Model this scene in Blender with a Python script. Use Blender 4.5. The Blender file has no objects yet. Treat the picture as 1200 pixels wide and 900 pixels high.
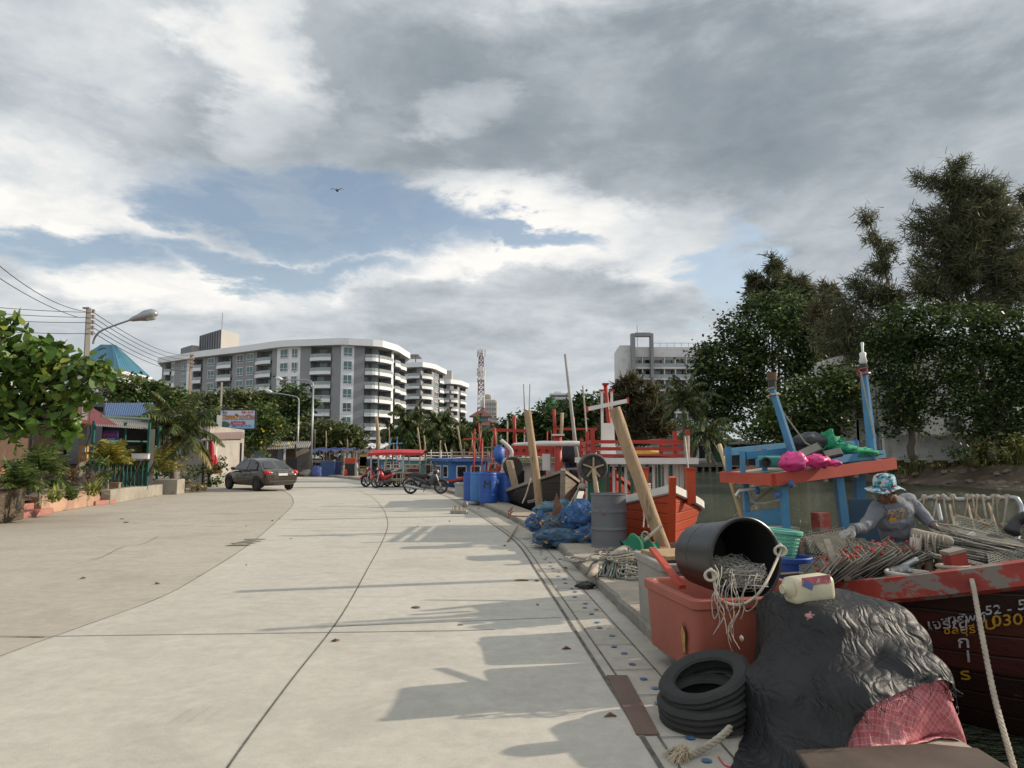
# waterfront scene: all geometry and materials are made below
import bpy,bmesh,math,random
import numpy as np
from mathutils import Vector as V,Matrix,noise
R=math.radians
PI=math.pi
rnd=random.Random(7)
SC=bpy.context.scene
COL=SC.collection
F=832.0
CAMZ=1.6
TH=math.atan(83/832)
cT,sT=(math.cos(TH),math.sin(TH))
def ray(px,py):
 u,v=((px-600)/F,(450-py)/F)
 return V((u,cT-v*sT,sT+v*cT))
def at(px,py,Y):
 d=ray(px,py)
 t=Y/d.y
 return V((d.x*t,Y,CAMZ+d.z*t))
def gnd(px,py,z=0.0):
 d=ray(px,py)
 t=(z-CAMZ)/d.z
 return V((d.x*t,d.y*t,z))
def _n(nt,t,x=0,y=0,**kw):
 n=nt.nodes.new(t)
 n.location=(x,y)
 for k,v in kw.items():
  setattr(n,k,v)
 return n
def new_mat(name):
 m=bpy.data.materials.new(name)
 m.use_nodes=True
 nt=m.node_tree
 b=nt.nodes['Principled BSDF']
 return(m,nt,b)
def coords(nt,kind='Object',shift=True):
 tc=_n(nt,'ShaderNodeTexCoord')
 if not shift:
  return tc.outputs[kind]
 oi=_n(nt,'ShaderNodeObjectInfo')
 mu=_n(nt,'ShaderNodeMath',operation='MULTIPLY')
 mu.inputs[1].default_value=37.0
 nt.links.new(oi.outputs['Random'],mu.inputs[0])
 ad=_n(nt,'ShaderNodeVectorMath',operation='ADD')
 nt.links.new(tc.outputs[kind],ad.inputs[0])
 nt.links.new(mu.outputs[0],ad.inputs[1])
 return ad.outputs[0]
def ntex(nt,co,scale,detail=4,rough=0.6,stretch=None,dist=0):
 n=_n(nt,'ShaderNodeTexNoise')
 n.inputs['Scale'].default_value=scale
 n.inputs['Detail'].default_value=detail
 n.inputs['Roughness'].default_value=rough
 n.inputs['Distortion'].default_value=dist
 if stretch:
  mp=_n(nt,'ShaderNodeMapping')
  mp.inputs['Scale'].default_value=stretch
  nt.links.new(co,mp.inputs['Vector'])
  co=mp.outputs[0]
 nt.links.new(co,n.inputs['Vector'])
 return n.outputs['Fac']
def ramp(nt,fac,a,b,ca=(0,0,0,1),cb=(1,1,1,1)):
 r=_n(nt,'ShaderNodeValToRGB')
 e=r.color_ramp.elements
 e[0].position,e[1].position=(a,b)
 e[0].color,e[1].color=(ca,cb)
 nt.links.new(fac,r.inputs[0])
 return r.outputs[0]
def mixc(nt,fac,a,b,mode='MIX'):
 m=_n(nt,'ShaderNodeMix',data_type='RGBA',blend_type=mode)
 if isinstance(fac,(int,float)):
  m.inputs[0].default_value=fac
 else:
  nt.links.new(fac,m.inputs[0])
 for i,c in((6,a),(7,b)):
  if isinstance(c,(tuple,list)):
   m.inputs[i].default_value=(c[0],c[1],c[2],1)
  else:
   nt.links.new(c,m.inputs[i])
 return m.outputs[2]
def bump(nt,b,h,strength=0.3,dist=0.01):
 bp=_n(nt,'ShaderNodeBump')
 bp.inputs['Strength'].default_value=strength
 bp.inputs['Distance'].default_value=dist
 nt.links.new(h,bp.inputs['Height'])
 nt.links.new(bp.outputs[0],b.inputs['Normal'])
def sc3(c,k):
 return tuple((min(1,x*k)for x in c))
MATS={}
def M(name,col,rough=0.7,var=0.18,scale=3.0,metal=0.0,bmp=0.15,bsc=40.0,wear=None,wamt=0.4,wsc=4.0,stretch=None,grime=0.0,spec=0.5,coat=0.0,bdist=0.004):
 """paint, concrete, wood, cloth: a base colour broken by broad stains, optional worn patches and a fine bump"""
 if name in MATS:
  return MATS[name]
 m,nt,b=new_mat(name)
 co=coords(nt)
 f1=ntex(nt,co,scale,5,0.62,stretch)
 c=mixc(nt,ramp(nt,f1,0.3,0.7),sc3(col,1-var),sc3(col,1+var))
 if grime:
  g=ntex(nt,co,scale*2.7,6,0.7)
  c=mixc(nt,ramp(nt,g,0.52,0.74,(0,0,0,1),(grime,)*3+(1,)),c,(0.05,0.04,0.03))
 if wear:
  w=ntex(nt,co,wsc,7,0.68,stretch)
  th=0.72-wamt*0.4
  c=mixc(nt,ramp(nt,w,th,th+0.035),c,wear)
 nt.links.new(c,b.inputs['Base Color'])
 f2=ntex(nt,co,bsc,4,0.6,stretch)
 r_=_n(nt,'ShaderNodeMapRange')
 r_.inputs['To Min'].default_value=max(0.02,rough-0.12)
 r_.inputs['To Max'].default_value=min(1,rough+0.12)
 nt.links.new(f2,r_.inputs[0])
 nt.links.new(r_.outputs[0],b.inputs['Roughness'])
 b.inputs['Metallic'].default_value=metal
 b.inputs['Specular IOR Level'].default_value=spec
 b.inputs['Coat Weight'].default_value=coat
 if bmp:
  bump(nt,b,f2,bmp,bdist)
 MATS[name]=m
 return m
def leafmat(name,c1,c2,c3=None,trans=0.25,rough=0.5,nsc=0.35):
 if name in MATS:
  return MATS[name]
 m,nt,b=new_mat(name)
 co=coords(nt)
 g=_n(nt,'ShaderNodeNewGeometry')
 f=ntex(nt,co,nsc,4,0.65)
 c=mixc(nt,ramp(nt,f,0.35,0.65),c1,c2)
 if c3:
  c=mixc(nt,ramp(nt,g.outputs['Random Per Island'],0.8,0.97),c,c3)
 hs=_n(nt,'ShaderNodeHueSaturation')
 mr=_n(nt,'ShaderNodeMapRange')
 mr.inputs['To Min'].default_value=0.55
 mr.inputs['To Max'].default_value=1.5
 nt.links.new(g.outputs['Random Per Island'],mr.inputs[0])
 nt.links.new(mr.outputs[0],hs.inputs['Value'])
 nt.links.new(c,hs.inputs['Color'])
 nt.links.new(hs.outputs[0],b.inputs['Base Color'])
 b.inputs['Roughness'].default_value=rough
 b.inputs['Specular IOR Level'].default_value=0.2
 tr=_n(nt,'ShaderNodeBsdfTranslucent')
 nt.links.new(hs.outputs[0],tr.inputs['Color'])
 mx=_n(nt,'ShaderNodeMixShader')
 mx.inputs[0].default_value=trans
 nt.links.new(b.outputs[0],mx.inputs[1])
 nt.links.new(tr.outputs[0],mx.inputs[2])
 nt.links.new(mx.outputs[0],nt.nodes['Material Output'].inputs[0])
 MATS[name]=m
 return m
def glassmat(name,col,rough=0.08):
 if name in MATS:
  return MATS[name]
 m,nt,b=new_mat(name)
 b.inputs['Base Color'].default_value=(*col,1)
 b.inputs['Roughness'].default_value=rough
 b.inputs['Specular IOR Level'].default_value=0.8
 co=coords(nt)
 f=ntex(nt,co,0.8,2,0.5)
 nt.links.new(mixc(nt,f,sc3(col,0.6),sc3(col,1.3)),b.inputs['Base Color'])
 MATS[name]=m
 return m
def netmat(name,col,cell=0.03,fill=0.3,soft=0.5):
 """knotted netting: a diamond grid of opaque cord, clear between"""
 if name in MATS:
  return MATS[name]
 m,nt,b=new_mat(name)
 tc=_n(nt,'ShaderNodeTexCoord')
 b.inputs['Base Color'].default_value=(*col,1)
 b.inputs['Roughness'].default_value=0.9
 outs=[]
 for ang in(45,-45):
  mp=_n(nt,'ShaderNodeMapping')
  mp.inputs['Rotation'].default_value=(0,0,R(ang))
  nt.links.new(tc.outputs['UV'],mp.inputs['Vector'])
  w=_n(nt,'ShaderNodeTexWave',wave_type='BANDS',bands_direction='X')
  w.inputs['Scale'].default_value=0.314/cell
  w.inputs['Distortion'].default_value=0.6
  w.inputs['Detail'].default_value=1
  nt.links.new(mp.outputs[0],w.inputs['Vector'])
  outs.append(ramp(nt,w.outputs['Fac'],1-fill,1-fill*0.6))
 mx=_n(nt,'ShaderNodeMath',operation='MAXIMUM')
 nt.links.new(outs[0],mx.inputs[0])
 nt.links.new(outs[1],mx.inputs[1])
 nt.links.new(mx.outputs[0],b.inputs['Alpha'])
 MATS[name]=m
 return m
def frame_of(d):
 d=d.normalized()
 a=V((0,0,1))if abs(d.z)<0.95 else V((1,0,0))
 x=a.cross(d).normalized()
 return(x,d.cross(x).normalized(),d)
def spline(pts,k=6,closed=False):
 pts=[V(p)for p in pts]
 n=len(pts)
 out=[]
 rng=range(n if closed else n-1)
 for i in rng:
  if closed:
   p0,p1,p2,p3=(pts[(i-1)%n],pts[i],pts[(i+1)%n],pts[(i+2)%n])
  else:
   p0,p1,p2,p3=(pts[max(i-1,0)],pts[i],pts[i+1],pts[min(i+2,n-1)])
  for j in range(k):
   t=j/k
   out.append(0.5*(2*p1+(p2-p0)*t+(2*p0-5*p1+4*p2-p3)*t*t+(3*p1-p0-3*p2+p3)*t**3))
 if not closed:
  out.append(pts[-1])
 return out
class MB:
 def __init__(s):
  s.v,s.f,s.mi,s.uv=([],[],[],{})
  s.m=0
 def face(s,pts,uv=None):
  i=len(s.v)
  s.v+=[tuple(p)for p in pts]
  if uv:
   s.uv[len(s.f)]=uv
  s.f.append(tuple(range(i,i+len(pts))))
  s.mi.append(s.m)
  return s
 def add(s,vs,fs,mat=None):
  i=len(s.v)
  if mat is not None:
   vs=[mat@V(p)for p in vs]
  s.v+=[tuple(p)for p in vs]
  for f in fs:
   s.f.append(tuple((i+k for k in f)))
   s.mi.append(s.m)
  return s
 def box(s,c,size,rz=0.0,mat=None,taper=1.0):
  x,y,z=(size[0]/2,size[1]/2,size[2]/2)
  t=taper
  vs=[(-x,-y,-z),(x,-y,-z),(x,y,-z),(-x,y,-z),(-x*t,-y*t,z),(x*t,-y*t,z),(x*t,y*t,z),(-x*t,y*t,z)]
  m=Matrix.Translation(c)@(mat if mat is not None else Matrix.Rotation(rz,4,'Z'))
  return s.add(vs,[(0,3,2,1),(4,5,6,7),(0,1,5,4),(1,2,6,5),(2,3,7,6),(3,0,4,7)],m)
 def beam(s,a,b,w,h,up=(0,0,1)):
  a,b=(V(a),V(b))
  d=b-a
  L=d.length
  d.normalize()
  u=V(up)
  x=d.cross(u)
  if x.length<0.0001:
   x=d.cross(V((1,0,0)))
  x.normalize()
  z=x.cross(d)
  m=Matrix((x,d,z)).transposed().to_4x4()
  m.translation=(a+b)/2
  return s.box((0,0,0),(w,L,h),mat=m)
 def tube(s,pts,r,n=8,caps=True,closed=False):
  pts=[V(p)for p in pts]
  k=len(pts)
  rs=r if isinstance(r,(list,tuple))else[r]*k
  x=None
  vs=[]
  for i,p in enumerate(pts):
   d=pts[(i+1)%k]-pts[i-1]if closed else pts[min(i+1,k-1)]-pts[max(i-1,0)]
   if d.length<1e-09:
    d=V((0,0,1))
   d.normalize()
   if x is None:
    x=frame_of(d)[0]
   else:
    x=x-d*x.dot(d)
    x=x.normalized()if x.length>1e-06 else frame_of(d)[0]
   y=d.cross(x)
   for j in range(n):
    a=2*PI*j/n
    vs.append(p+(x*math.cos(a)+y*math.sin(a))*rs[i])
  fs=[]
  for i in range(k if closed else k-1):
   a,b=(i*n,(i+1)%k*n)
   for j in range(n):
    j2=(j+1)%n
    fs.append((a+j,a+j2,b+j2,b+j))
  if caps and(not closed):
   fs.append(tuple(reversed(range(n))))
   fs.append(tuple(range((k-1)*n,k*n)))
  return s.add(vs,fs)
 def cyl(s,a,b,r,r2=None,n=12,caps=True):
  return s.tube([a,b],[r,r if r2 is None else r2],n,caps)
 def lathe(s,prof,n=24,mat=None,wob=None,a0=0,a1=2*PI):
  vs,fs=([],[])
  full=abs(a1-a0-2*PI)<1e-06
  cols=n if full else n+1
  for r,z in prof:
   for j in range(cols):
    a=a0+(a1-a0)*j/n
    rr=r*(wob(a,z)if wob else 1)
    vs.append((rr*math.cos(a),rr*math.sin(a),z))
  for i in range(len(prof)-1):
   for j in range(n):
    j2=(j+1)%cols if full else j+1
    fs.append((i*cols+j,i*cols+j2,(i+1)*cols+j2,(i+1)*cols+j))
  return s.add(vs,fs,mat)
 def prism(s,poly,z0,z1,mat=None):
  n=len(poly)
  vs=[(p[0],p[1],z0)for p in poly]+[(p[0],p[1],z1)for p in poly]
  fs=[tuple(reversed(range(n))),tuple(range(n,2*n))]+[(i,(i+1)%n,n+(i+1)%n,n+i)for i in range(n)]
  return s.add(vs,fs,mat)
 def grid(s,fn,nu,nv,closed_u=False):
  vs=[fn(i/(nu if closed_u else nu-1),j/(nv-1))for j in range(nv)for i in range(nu)]
  fs=[]
  for j in range(nv-1):
   for i in range(nu if closed_u else nu-1):
    i2=(i+1)%nu
    fs.append((j*nu+i,j*nu+i2,(j+1)*nu+i2,(j+1)*nu+i))
  return s.add(vs,fs)
 def ball(s,c,r,n=12,m=8,wob=0.0,seed=0.0,mat=None):
  c=V(c)
  r=V(r)if isinstance(r,(tuple,list,V))else V((r,r,r))
  def fn(u,v):
   a,e=(2*PI*u,PI*(v-0.5))
   d=V((math.cos(e)*math.cos(a),math.cos(e)*math.sin(a),math.sin(e)))
   k=1+(wob*noise.noise(d*2.2+V((seed,seed*1.7,3)))+wob*0.5*noise.noise(d*5+V((seed,7,seed)))if wob else 0)
   p=V((d.x*r.x,d.y*r.y,d.z*r.z))*k
   return c+(mat@p if mat else p)
  return s.grid(fn,n,m,True)
 def build(s,name,mats,parent=None,loc=None,bevel=0.0,smooth=False,base=True,local=False,subsurf=0,bseg=2):
  """vertices are in world coordinates unless local; the object's origin goes to its parent's frame, or to the middle of its own foot"""
  me=bpy.data.meshes.new(name)
  if parent is not None:
   if not local:
    inv=wm(parent).inverted()
    vs=[inv@V(p)for p in s.v]
   else:
    vs=s.v
   off=V((0,0,0))
  elif local or not base or(not s.v):
   off=V(loc)if loc is not None else V((0,0,0))
   vs=s.v
  else:
   xs,ys,zs=zip(*s.v)
   off=V(((min(xs)+max(xs))/2,(min(ys)+max(ys))/2,min(zs)))
   vs=[V(p)-off for p in s.v]
  me.from_pydata([tuple(p)for p in vs],[],s.f)
  mats=mats if isinstance(mats,(list,tuple))else[mats]
  for m in mats:
   me.materials.append(m)
  if any(s.mi):
   me.polygons.foreach_set('material_index',s.mi)
  if s.uv:
   l=me.uv_layers.new(name='UVMap')
   for fi,uv in s.uv.items():
    p=me.polygons[fi]
    for k,li in enumerate(p.loop_indices):
     l.data[li].uv=uv[k]
  if smooth:
   me.polygons.foreach_set('use_smooth',[True]*len(me.polygons))
  me.update()
  o=bpy.data.objects.new(name,me)
  COL.objects.link(o)
  if smooth is not True and smooth:
   me.set_sharp_from_angle(angle=R(smooth))
  if parent is not None:
   o.parent=parent
  else:
   o.location=off
  if bevel:
   bm_=o.modifiers.new('edge','BEVEL')
   bm_.width,bm_.segments,bm_.limit_method=(bevel,bseg,'ANGLE')
  if subsurf:
   ss=o.modifiers.new('ss','SUBSURF')
   ss.levels=ss.render_levels=subsurf
  return o
def wm(o):
 m=Matrix.Translation(o.location)@o.rotation_euler.to_matrix().to_4x4()
 return wm(o.parent)@m if o.parent else m
def quads_obj(name,q,mat,parent=None,uv=False,n=4):
 """q: array (k, n, 3), world coordinates"""
 q=np.asarray(q,dtype=np.float64)
 k=len(q)
 if parent is not None:
  inv=np.array(wm(parent).inverted())
  q=q@inv[:3,:3].T+inv[:3,3]
 me=bpy.data.meshes.new(name)
 me.vertices.add(k*n)
 me.vertices.foreach_set('co',q.reshape(-1))
 me.loops.add(k*n)
 me.loops.foreach_set('vertex_index',np.arange(k*n,dtype=np.int32))
 me.polygons.add(k)
 me.polygons.foreach_set('loop_start',np.arange(0,k*n,n,dtype=np.int32))
 me.update(calc_edges=True)
 me.materials.append(mat)
 o=bpy.data.objects.new(name,me)
 COL.objects.link(o)
 if parent is not None:
  o.parent=parent
 return o
def tag(o,label=None,cat=None,group=None,kind=None):
 if label:
  o['label']=label
 if cat:
  o['category']=cat
 if group:
  o['group']=group
 if kind:
  o['kind']=kind
 return o
def thing(name,loc,label,cat,group=None,rz=0.0):
 o=bpy.data.objects.new(name,None)
 o.empty_display_size=0.2
 COL.objects.link(o)
 o.location=loc
 o.rotation_euler=(0,0,rz)
 return tag(o,label,cat,group)
def copy_tree(o,parent=None):
 c=o.copy()
 COL.objects.link(c)
 if parent is not None:
  c.parent=parent
 for ch in[x for x in o.children]:
  copy_tree(ch,c)
 return c
def dup(root,loc,rz=None,label=None,group=None):
 c=copy_tree(root)
 c.location=loc
 if rz is not None:
  c.rotation_euler=(0,0,rz)
 if label:
  c['label']=label
 if group:
  c['group']=group
 return c
def text_mesh(name,body,mat,parent,mtx,size=0.2,extrude=0.002,bold=0.0,shear=0.0,spacing=1.0,align='CENTER'):
 """lettering as a thin mesh, laid by mtx (local x = reading direction, y = up of the letters)"""
 cu=bpy.data.curves.new('lettering','FONT')
 cu.body=body
 cu.size=size
 cu.extrude=extrude
 cu.offset=bold
 cu.shear=shear
 cu.space_character=spacing
 cu.align_x=align
 cu.align_y='CENTER'
 cu.resolution_u=3
 to=bpy.data.objects.new('lettering',cu)
 COL.objects.link(to)
 bpy.context.view_layer.update()
 dg=bpy.context.evaluated_depsgraph_get()
 me=bpy.data.meshes.new_from_object(to.evaluated_get(dg))
 me.name=name
 bpy.data.objects.remove(to)
 m=mtx
 if parent is not None:
  m=wm(parent).inverted()@mtx
 me.transform(m)
 me.materials.clear()
 me.materials.append(mat)
 o=bpy.data.objects.new(name,me)
 COL.objects.link(o)
 if parent is not None:
  o.parent=parent
 return o
def basis(x,y,org):
 x,y=(V(x).normalized(),V(y).normalized())
 z=x.cross(y).normalized()
 y=z.cross(x)
 m=Matrix((x,y,z)).transposed().to_4x4()
 m.translation=org
 return m
def basemat(loc,rz=0.0):
 return Matrix.Translation(loc)@Matrix.Rotation(rz,4,'Z')
SUN_E=3.5
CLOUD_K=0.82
UP_K=1.3  # clouds overhead, above the view, made brighter to add light to the scene
BACK_K=1.3  # unseen clouds behind the camera, made brighter to add light as well
BLUE_K=(1.25,1.15,1.05)
EXPOSURE=0.45
cam=bpy.data.cameras.new('camera')
co_=bpy.data.objects.new('camera',cam)
COL.objects.link(co_)
cam.sensor_fit='HORIZONTAL'
cam.sensor_width=36
cam.lens=36*F/1200
cam.clip_start=0.05
cam.clip_end=6000
co_.location=(0,0,CAMZ)
co_.rotation_euler=(R(90)+TH,0,0)
SC.camera=co_
SUN_EL,SUN_AZ=(R(25),R(75))
sd=V((math.sin(SUN_AZ)*math.cos(SUN_EL),math.cos(SUN_AZ)*math.cos(SUN_EL),math.sin(SUN_EL)))
sl=bpy.data.lights.new('sun','SUN')
sl.energy=SUN_E
sl.angle=R(0.6)
sl.color=(1,0.88,0.72)
so=bpy.data.objects.new('sun',sl)
COL.objects.link(so)
so.rotation_euler=(-sd).to_track_quat('-Z','Y').to_euler()
so.location=(20,5,20)
w=bpy.data.worlds.new('World')
SC.world=w
w.use_nodes=True
nt=w.node_tree
nt.nodes.clear()
L=nt.links.new
tc=_n(nt,'ShaderNodeTexCoord')
sep=_n(nt,'ShaderNodeSeparateXYZ')
L(tc.outputs['Generated'],sep.inputs[0])
def mth(op,a,b=None,c=None,clamp=False):
 n=_n(nt,'ShaderNodeMath',operation=op,use_clamp=clamp)
 for i,x in enumerate((a,b,c)):
  if x is None:
   continue
  if isinstance(x,(int,float)):
   n.inputs[i].default_value=x
  else:
   L(x,n.inputs[i])
 return n.outputs[0]
def comb(x,y,z=0.0):
 n=_n(nt,'ShaderNodeCombineXYZ')
 for i,a in enumerate((x,y,z)):
  if isinstance(a,(int,float)):
   n.inputs[i].default_value=a
  else:
   L(a,n.inputs[i])
 return n.outputs[0]
X_,Y_,Z_=sep.outputs
az=mth('ARCTAN2',X_,Y_)
el=mth('ARCSINE',Z_)
zz=mth('ADD',mth('MAXIMUM',Z_,0.0),0.16)
px_,py_=(mth('DIVIDE',X_,zz),mth('DIVIDE',Y_,zz))
def wn(scale,detail,rough,off,dist=0.0,vec=None):
 n=_n(nt,'ShaderNodeTexNoise')
 n.inputs['Scale'].default_value=scale
 n.inputs['Detail'].default_value=detail
 n.inputs['Roughness'].default_value=rough
 n.inputs['Distortion'].default_value=dist
 a=_n(nt,'ShaderNodeVectorMath',operation='ADD')
 L(vec if vec is not None else comb(px_,py_),a.inputs[0])
 a.inputs[1].default_value=off
 L(a.outputs[0],n.inputs['Vector'])
 return n.outputs['Fac']
dome=comb(mth('MULTIPLY',az,1.0),mth('MULTIPLY',el,2.3))
n_big=wn(1.1,8,0.58,(3.1,1.7,0),0.2)
n_fine=wn(3.2,9,0.62,(7.3,2.2,1),0.3)
n_puff=wn(5.5,9,0.6,(1.2,4.4,2),0.25,dome)
n_puf2=wn(2.6,8,0.6,(5.2,9.4,2),0.2,dome)
waz=mth('ADD',az,mth('MULTIPLY',mth('SUBTRACT',n_puff,0.5),0.34))
wel=mth('ADD',el,mth('MULTIPLY',mth('SUBTRACT',n_puf2,0.5),0.2))
wel=mth('ADD',wel,mth('MULTIPLY',mth('SUBTRACT',n_puff,0.5),0.1))
def azel(px,py):
 d=ray(px,py).normalized()
 return(math.atan2(d.x,d.y),math.asin(d.z))
def blob(px,py,rx,ry,tilt=0.0,soft=0.55,warp=True):
 """a soft patch of sky about the direction that (px, py) looks in; rx, ry in the same measure"""
 a0,e0=azel(px,py)
 rx,ry=(rx/F,ry/F)
 da=mth('SUBTRACT',waz if warp else az,a0)
 de=mth('SUBTRACT',wel if warp else el,e0)
 c,s_=(math.cos(tilt),math.sin(tilt))
 u=mth('ADD',mth('MULTIPLY',da,c/rx),mth('MULTIPLY',de,s_/rx))
 v=mth('ADD',mth('MULTIPLY',da,-s_/ry),mth('MULTIPLY',de,c/ry))
 r2=mth('ADD',mth('MULTIPLY',u,u),mth('MULTIPLY',v,v))
 mr=_n(nt,'ShaderNodeMapRange',interpolation_type='SMOOTHSTEP')
 mr.inputs['From Min'].default_value=1+soft
 mr.inputs['From Max'].default_value=max(0,1-soft)
 L(r2,mr.inputs[0])
 return mr.outputs[0]
def maxs(*a):
 o=a[0]
 for b_ in a[1:]:
  o=mth('MAXIMUM',o,b_)
 return o
hole=maxs(blob(400,256,205,40,R(-3),0.5),blob(50,292,95,22,R(2),0.6),blob(600,272,90,18,R(-4),0.6),blob(225,235,70,24,0,0.7),blob(868,300,42,60,R(-20),0.8),blob(300,303,170,16,0,0.8))
hole=mth('MULTIPLY',hole,mth('MULTIPLY_ADD',mth('SUBTRACT',n_fine,0.44),3.0,0.9,clamp=True),clamp=True)
rim=maxs(blob(640,245,150,34,R(-6),0.9),blob(560,300,330,26,R(6),0.9),blob(800,285,90,50,0,0.9),blob(215,320,130,36,0,0.9),blob(60,235,110,55,0,0.9),blob(300,85,90,60,R(-60),0.9),blob(345,280,60,12,0,0.8),blob(540,120,60,26,0,1.0))
dark=maxs(blob(740,120,400,90,R(-6),0.98),mth('MULTIPLY',blob(1040,190,300,150,0,0.98),0.55),mth('MULTIPLY',blob(430,160,200,44,R(5),0.95),0.75),mth('MULTIPLY',blob(640,352,250,26,R(4),0.95),0.42),mth('MULTIPLY',blob(120,150,200,26,R(8),0.95),0.25))
t0=mth('MULTIPLY_ADD',mth('SUBTRACT',n_big,0.5),0.8,0.61)
t0=mth('ADD',t0,mth('MULTIPLY',mth('SUBTRACT',n_fine,0.5),0.62))
t0=mth('ADD',t0,mth('MULTIPLY',mth('SUBTRACT',n_puff,0.5),0.62))
t0=mth('ADD',t0,mth('MULTIPLY',rim,0.3))
t0=mth('ADD',t0,mth('MULTIPLY',blob(130,90,260,120,0,0.98),0.14))
t0=mth('SUBTRACT',t0,mth('MULTIPLY',dark,0.38))
cr=_n(nt,'ShaderNodeValToRGB')
e=cr.color_ramp.elements
e[0].position,e[0].color=(0.0,(0.195,0.23,0.262,1))
e[1].position,e[1].color=(1.0,(0.9,0.88,0.84,1))
for p_,c_ in((0.28,(0.285,0.325,0.36,1)),(0.55,(0.465,0.505,0.54,1)),(0.8,(0.68,0.7,0.71,1))):
 k=e.new(p_)
 k.color=c_
L(t0,cr.inputs[0])
cloud=cr.outputs[0]
def wmix(fac,a,b):
 m=_n(nt,'ShaderNodeMix',data_type='RGBA')
 L(fac,m.inputs[0])if not isinstance(fac,(int,float))else None
 for i,c in((6,a),(7,b)):
  if isinstance(c,tuple):
   m.inputs[i].default_value=(*c,1)
  else:
   L(c,m.inputs[i])
 return m.outputs[2]
low=_n(nt,'ShaderNodeMapRange',interpolation_type='SMOOTHSTEP')
low.inputs['From Min'].default_value,low.inputs['From Max'].default_value=(0.19,0.0)
L(el,low.inputs[0])
cloud=wmix(mth('MULTIPLY',low.outputs[0],0.8),cloud,(0.56,0.6,0.625))
sky=_n(nt,'ShaderNodeTexSky',sky_type='NISHITA')
sky.sun_disc=False
sky.sun_elevation,sky.sun_rotation=(SUN_EL,SUN_AZ)
sky.air_density,sky.dust_density,sky.ozone_density=(1.0,1.2,1.0)
SKY_S=0.1
mul=_n(nt,'ShaderNodeVectorMath',operation='SCALE')
L(cloud,mul.inputs[0])
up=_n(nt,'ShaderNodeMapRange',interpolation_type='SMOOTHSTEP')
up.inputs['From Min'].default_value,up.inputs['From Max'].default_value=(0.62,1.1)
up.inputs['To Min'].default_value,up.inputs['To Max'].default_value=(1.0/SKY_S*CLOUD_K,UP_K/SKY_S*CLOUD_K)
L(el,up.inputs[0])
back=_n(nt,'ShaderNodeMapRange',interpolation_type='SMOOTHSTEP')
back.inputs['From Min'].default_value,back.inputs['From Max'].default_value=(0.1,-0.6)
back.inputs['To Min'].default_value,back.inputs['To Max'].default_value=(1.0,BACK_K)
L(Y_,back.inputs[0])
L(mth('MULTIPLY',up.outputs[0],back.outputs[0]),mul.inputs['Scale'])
blue=_n(nt,'ShaderNodeVectorMath',operation='MULTIPLY')
L(sky.outputs[0],blue.inputs[0])
blue.inputs[1].default_value=BLUE_K
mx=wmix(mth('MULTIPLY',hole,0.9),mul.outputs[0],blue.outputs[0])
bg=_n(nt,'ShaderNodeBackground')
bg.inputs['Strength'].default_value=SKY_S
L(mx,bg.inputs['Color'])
out=_n(nt,'ShaderNodeOutputWorld')
L(bg.outputs[0],out.inputs[0])
SC.view_settings.view_transform='Standard'
SC.view_settings.look='None'
SC.view_settings.exposure=EXPOSURE
SC.view_settings.gamma=1
SC.view_settings.use_curve_mapping=False
SC.cycles.use_denoising=True
SC.cycles.max_bounces=6
SC.cycles.transparent_max_bounces=24
SC.cycles.diffuse_bounces=3
w.cycles.sampling_method='MANUAL'
w.cycles.sample_map_resolution=256
WZ=-0.62
QZ=0.12
QPTS=[(-8,1.35),(0,0.98),(3.87,0.76),(5.39,0.66),(8,0.48),(10,0.335),(12.7,0.13),(14.6,-0.12),(18,-0.68),(22,-1.46),(28.8,-2.85),(36,-5.4),(43.6,-8.9),(51.8,-13.2),(60,-18.2),(72,-26.5),(90,-41),(120,-70),(170,-120)]
def qx(y,off=0.0):
 """x of the drain slot along the quay, at distance y"""
 p=QPTS
 if y<=p[0][0]:
  return p[0][1]+off
 for i in range(len(p)-1):
  if p[i][0]<=y<=p[i+1][0]:
   t=(y-p[i][0])/(p[i+1][0]-p[i][0])
   m0=(p[i+1][1]-p[max(i-1,0)][1])/(p[i+1][0]-p[max(i-1,0)][0])
   j=min(i+2,len(p)-1)
   m1=(p[j][1]-p[i][1])/(p[j][0]-p[i][0])
   h=p[i+1][0]-p[i][0]
   t2,t3=(t*t,t**3)
   return(2*t3-3*t2+1)*p[i][1]+(t3-2*t2+t)*h*m0+(3*t2-2*t3)*p[i+1][1]+(t3-t2)*h*m1+off
 return p[-1][1]+off
def qoff(y,d):
 """point at distance d to the water side of the slot, square to it"""
 s=(qx(y+0.05)-qx(y-0.05))/0.1
 n=V((1,-s)).normalized()
 return V((qx(y)+n.x*d,y+n.y*d,0))
def qwid(y):
 t=max(0,min(1,(y-39)/12))
 return(1.57 if y<13 else 1.57-0.2*min(1,(y-13)/6))+8*t*t*(3-2*t)
YS=[-8,-5,-2]+[i*0.75 for i in range(0,60)]+[46,48,50,54,58,62,68,76,84,90,100,110,120,140,160,170]
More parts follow.
